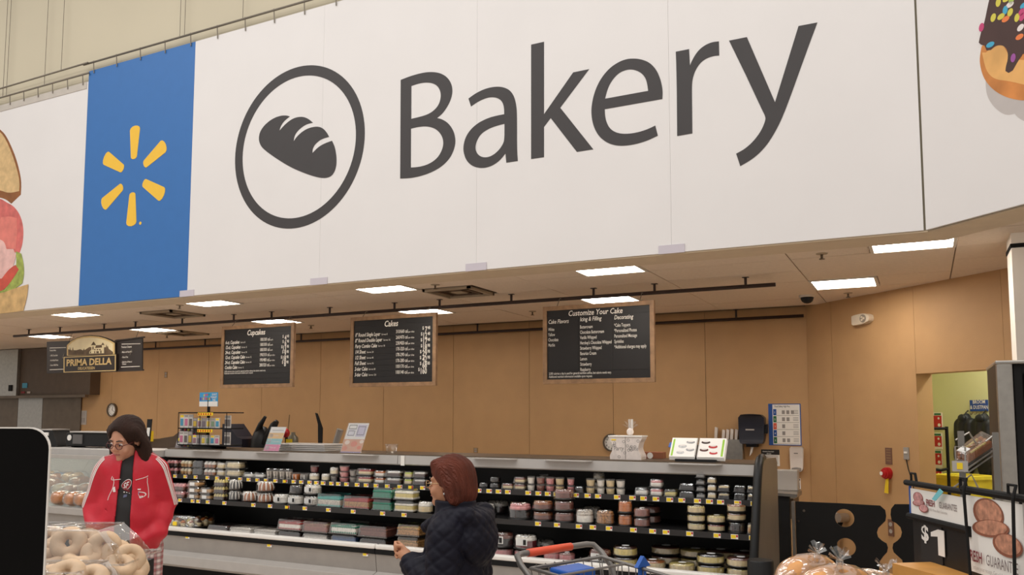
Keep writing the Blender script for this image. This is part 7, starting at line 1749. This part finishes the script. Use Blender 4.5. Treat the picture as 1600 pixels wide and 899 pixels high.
for b in (-1, 1):
    for k in range(19): a = k/18; MB().tube([rim(a,b),low(a,b)], .0028, 5).build('side_wire', m_cart, t)
    for q in (.3,.6): MB().tube([tuple(Vector(rim(0,b)).lerp(Vector(low(0,b)), q)), tuple(Vector(rim(1,b)).lerp(Vector(low(1,b)), q))], .0028, 5).build('side_wire', m_cart, t)
for k in range(9): b = -1+k/4; MB().tube([rim(1,b),low(1,b)], .0028, 5).build('front_wire', m_cart, t); MB().tube([low(0,b),low(1,b)], .0028, 5).build('floor_wire', m_cart, t)
for k in range(8):
    b = -.86+k*.245; MB().tube([rim(0,b),tuple(Vector(rim(0,b))+Vector((0,0,.012))),rim(0,b+.08),low(0,b+.04)], .0028, 5).build('gate_wire', m_cart, t)
MB().tube([rim(.2,-.95),rim(.2,.95)], .006, 6).build('seat_bar', m_cart, t)
for k in range(7): b = -.8+k*.26; MB().tube([rim(.2,b),tuple(Vector(low(.12,b))+Vector((0,0,.1)))], .0028, 5).build('seat_wire', m_cart, t)
MB()._add([rim(.03,-.62),rim(.17,-.62),rim(.17,.2),rim(.03,.2)]+[tuple(Vector(q_)-Vector((0,0,.10+.008))) for q_ in (rim(.03,-.62),rim(.17,-.62),rim(.17,.2),rim(.03,.2))], [(0,1,2,3),(7,6,5,4),(0,4,5,1),(1,5,6,2),(2,6,7,3),(3,7,4,0)]).build('blue_seat', m_cblue, t, bevel=.01)
MB().prism([[(-.03,.02),(.03,.02),(.018,-.3),(-.014,-.3)]], lambda u, v, w: tuple(Vector(rim(.33,1))+sv*(u)+Vector((0,0,v))-dv*w), 0, .006).build('blue_strap', m_cblue, t); MB().prism([[(-.05,.0),(.05,.0),(.0,.05)]], lambda u, v, w: tuple(Vector(rim(.33,1))+sv*(u)+Vector((0,0,v+.01))-dv*w), -.01, .012).build('blue_buckle', m_cblue, t)
MB().prism([[(-.02,.0),(.02,.0),(.02,-.2),(-.02,-.2)]], lambda u, v, w: tuple(Vector(rim(.2,-.3))+sv*(u)+Vector((0,0,v-.01))-dv*w), 0, .006).build('blue_strap', m_cblue, t)
MB().tube([fc_(.22,-.25,.62),fc_(.14,-.25,.16),fc_(.95,-.2,.16)], .014, 8).build('chassis', m_cart, t, smooth=True); MB().tube([fc_(.22,.25,.62),fc_(.14,.25,.16),fc_(.95,.2,.16)], .014, 8).build('chassis', m_cart, t, smooth=True)
MB().tube([fc_(.95,-.2,.16),fc_(.95,.2,.16)], .012, 8).build('chassis', m_cart, t)
for a, b in ((.16,-.25),(.16,.25),(.93,-.2),(.93,.2)):
    c = Vector(fc_(a,b,.062)); MB().tube([tuple(c-sv*.014),tuple(c+sv*.014)], .06, 14).build('wheel', m_blackm, t, smooth=40); MB().tube([tuple(c),tuple(c+Vector((0,0,.1)))], .012, 6).build('caster_fork', m_cart, t)
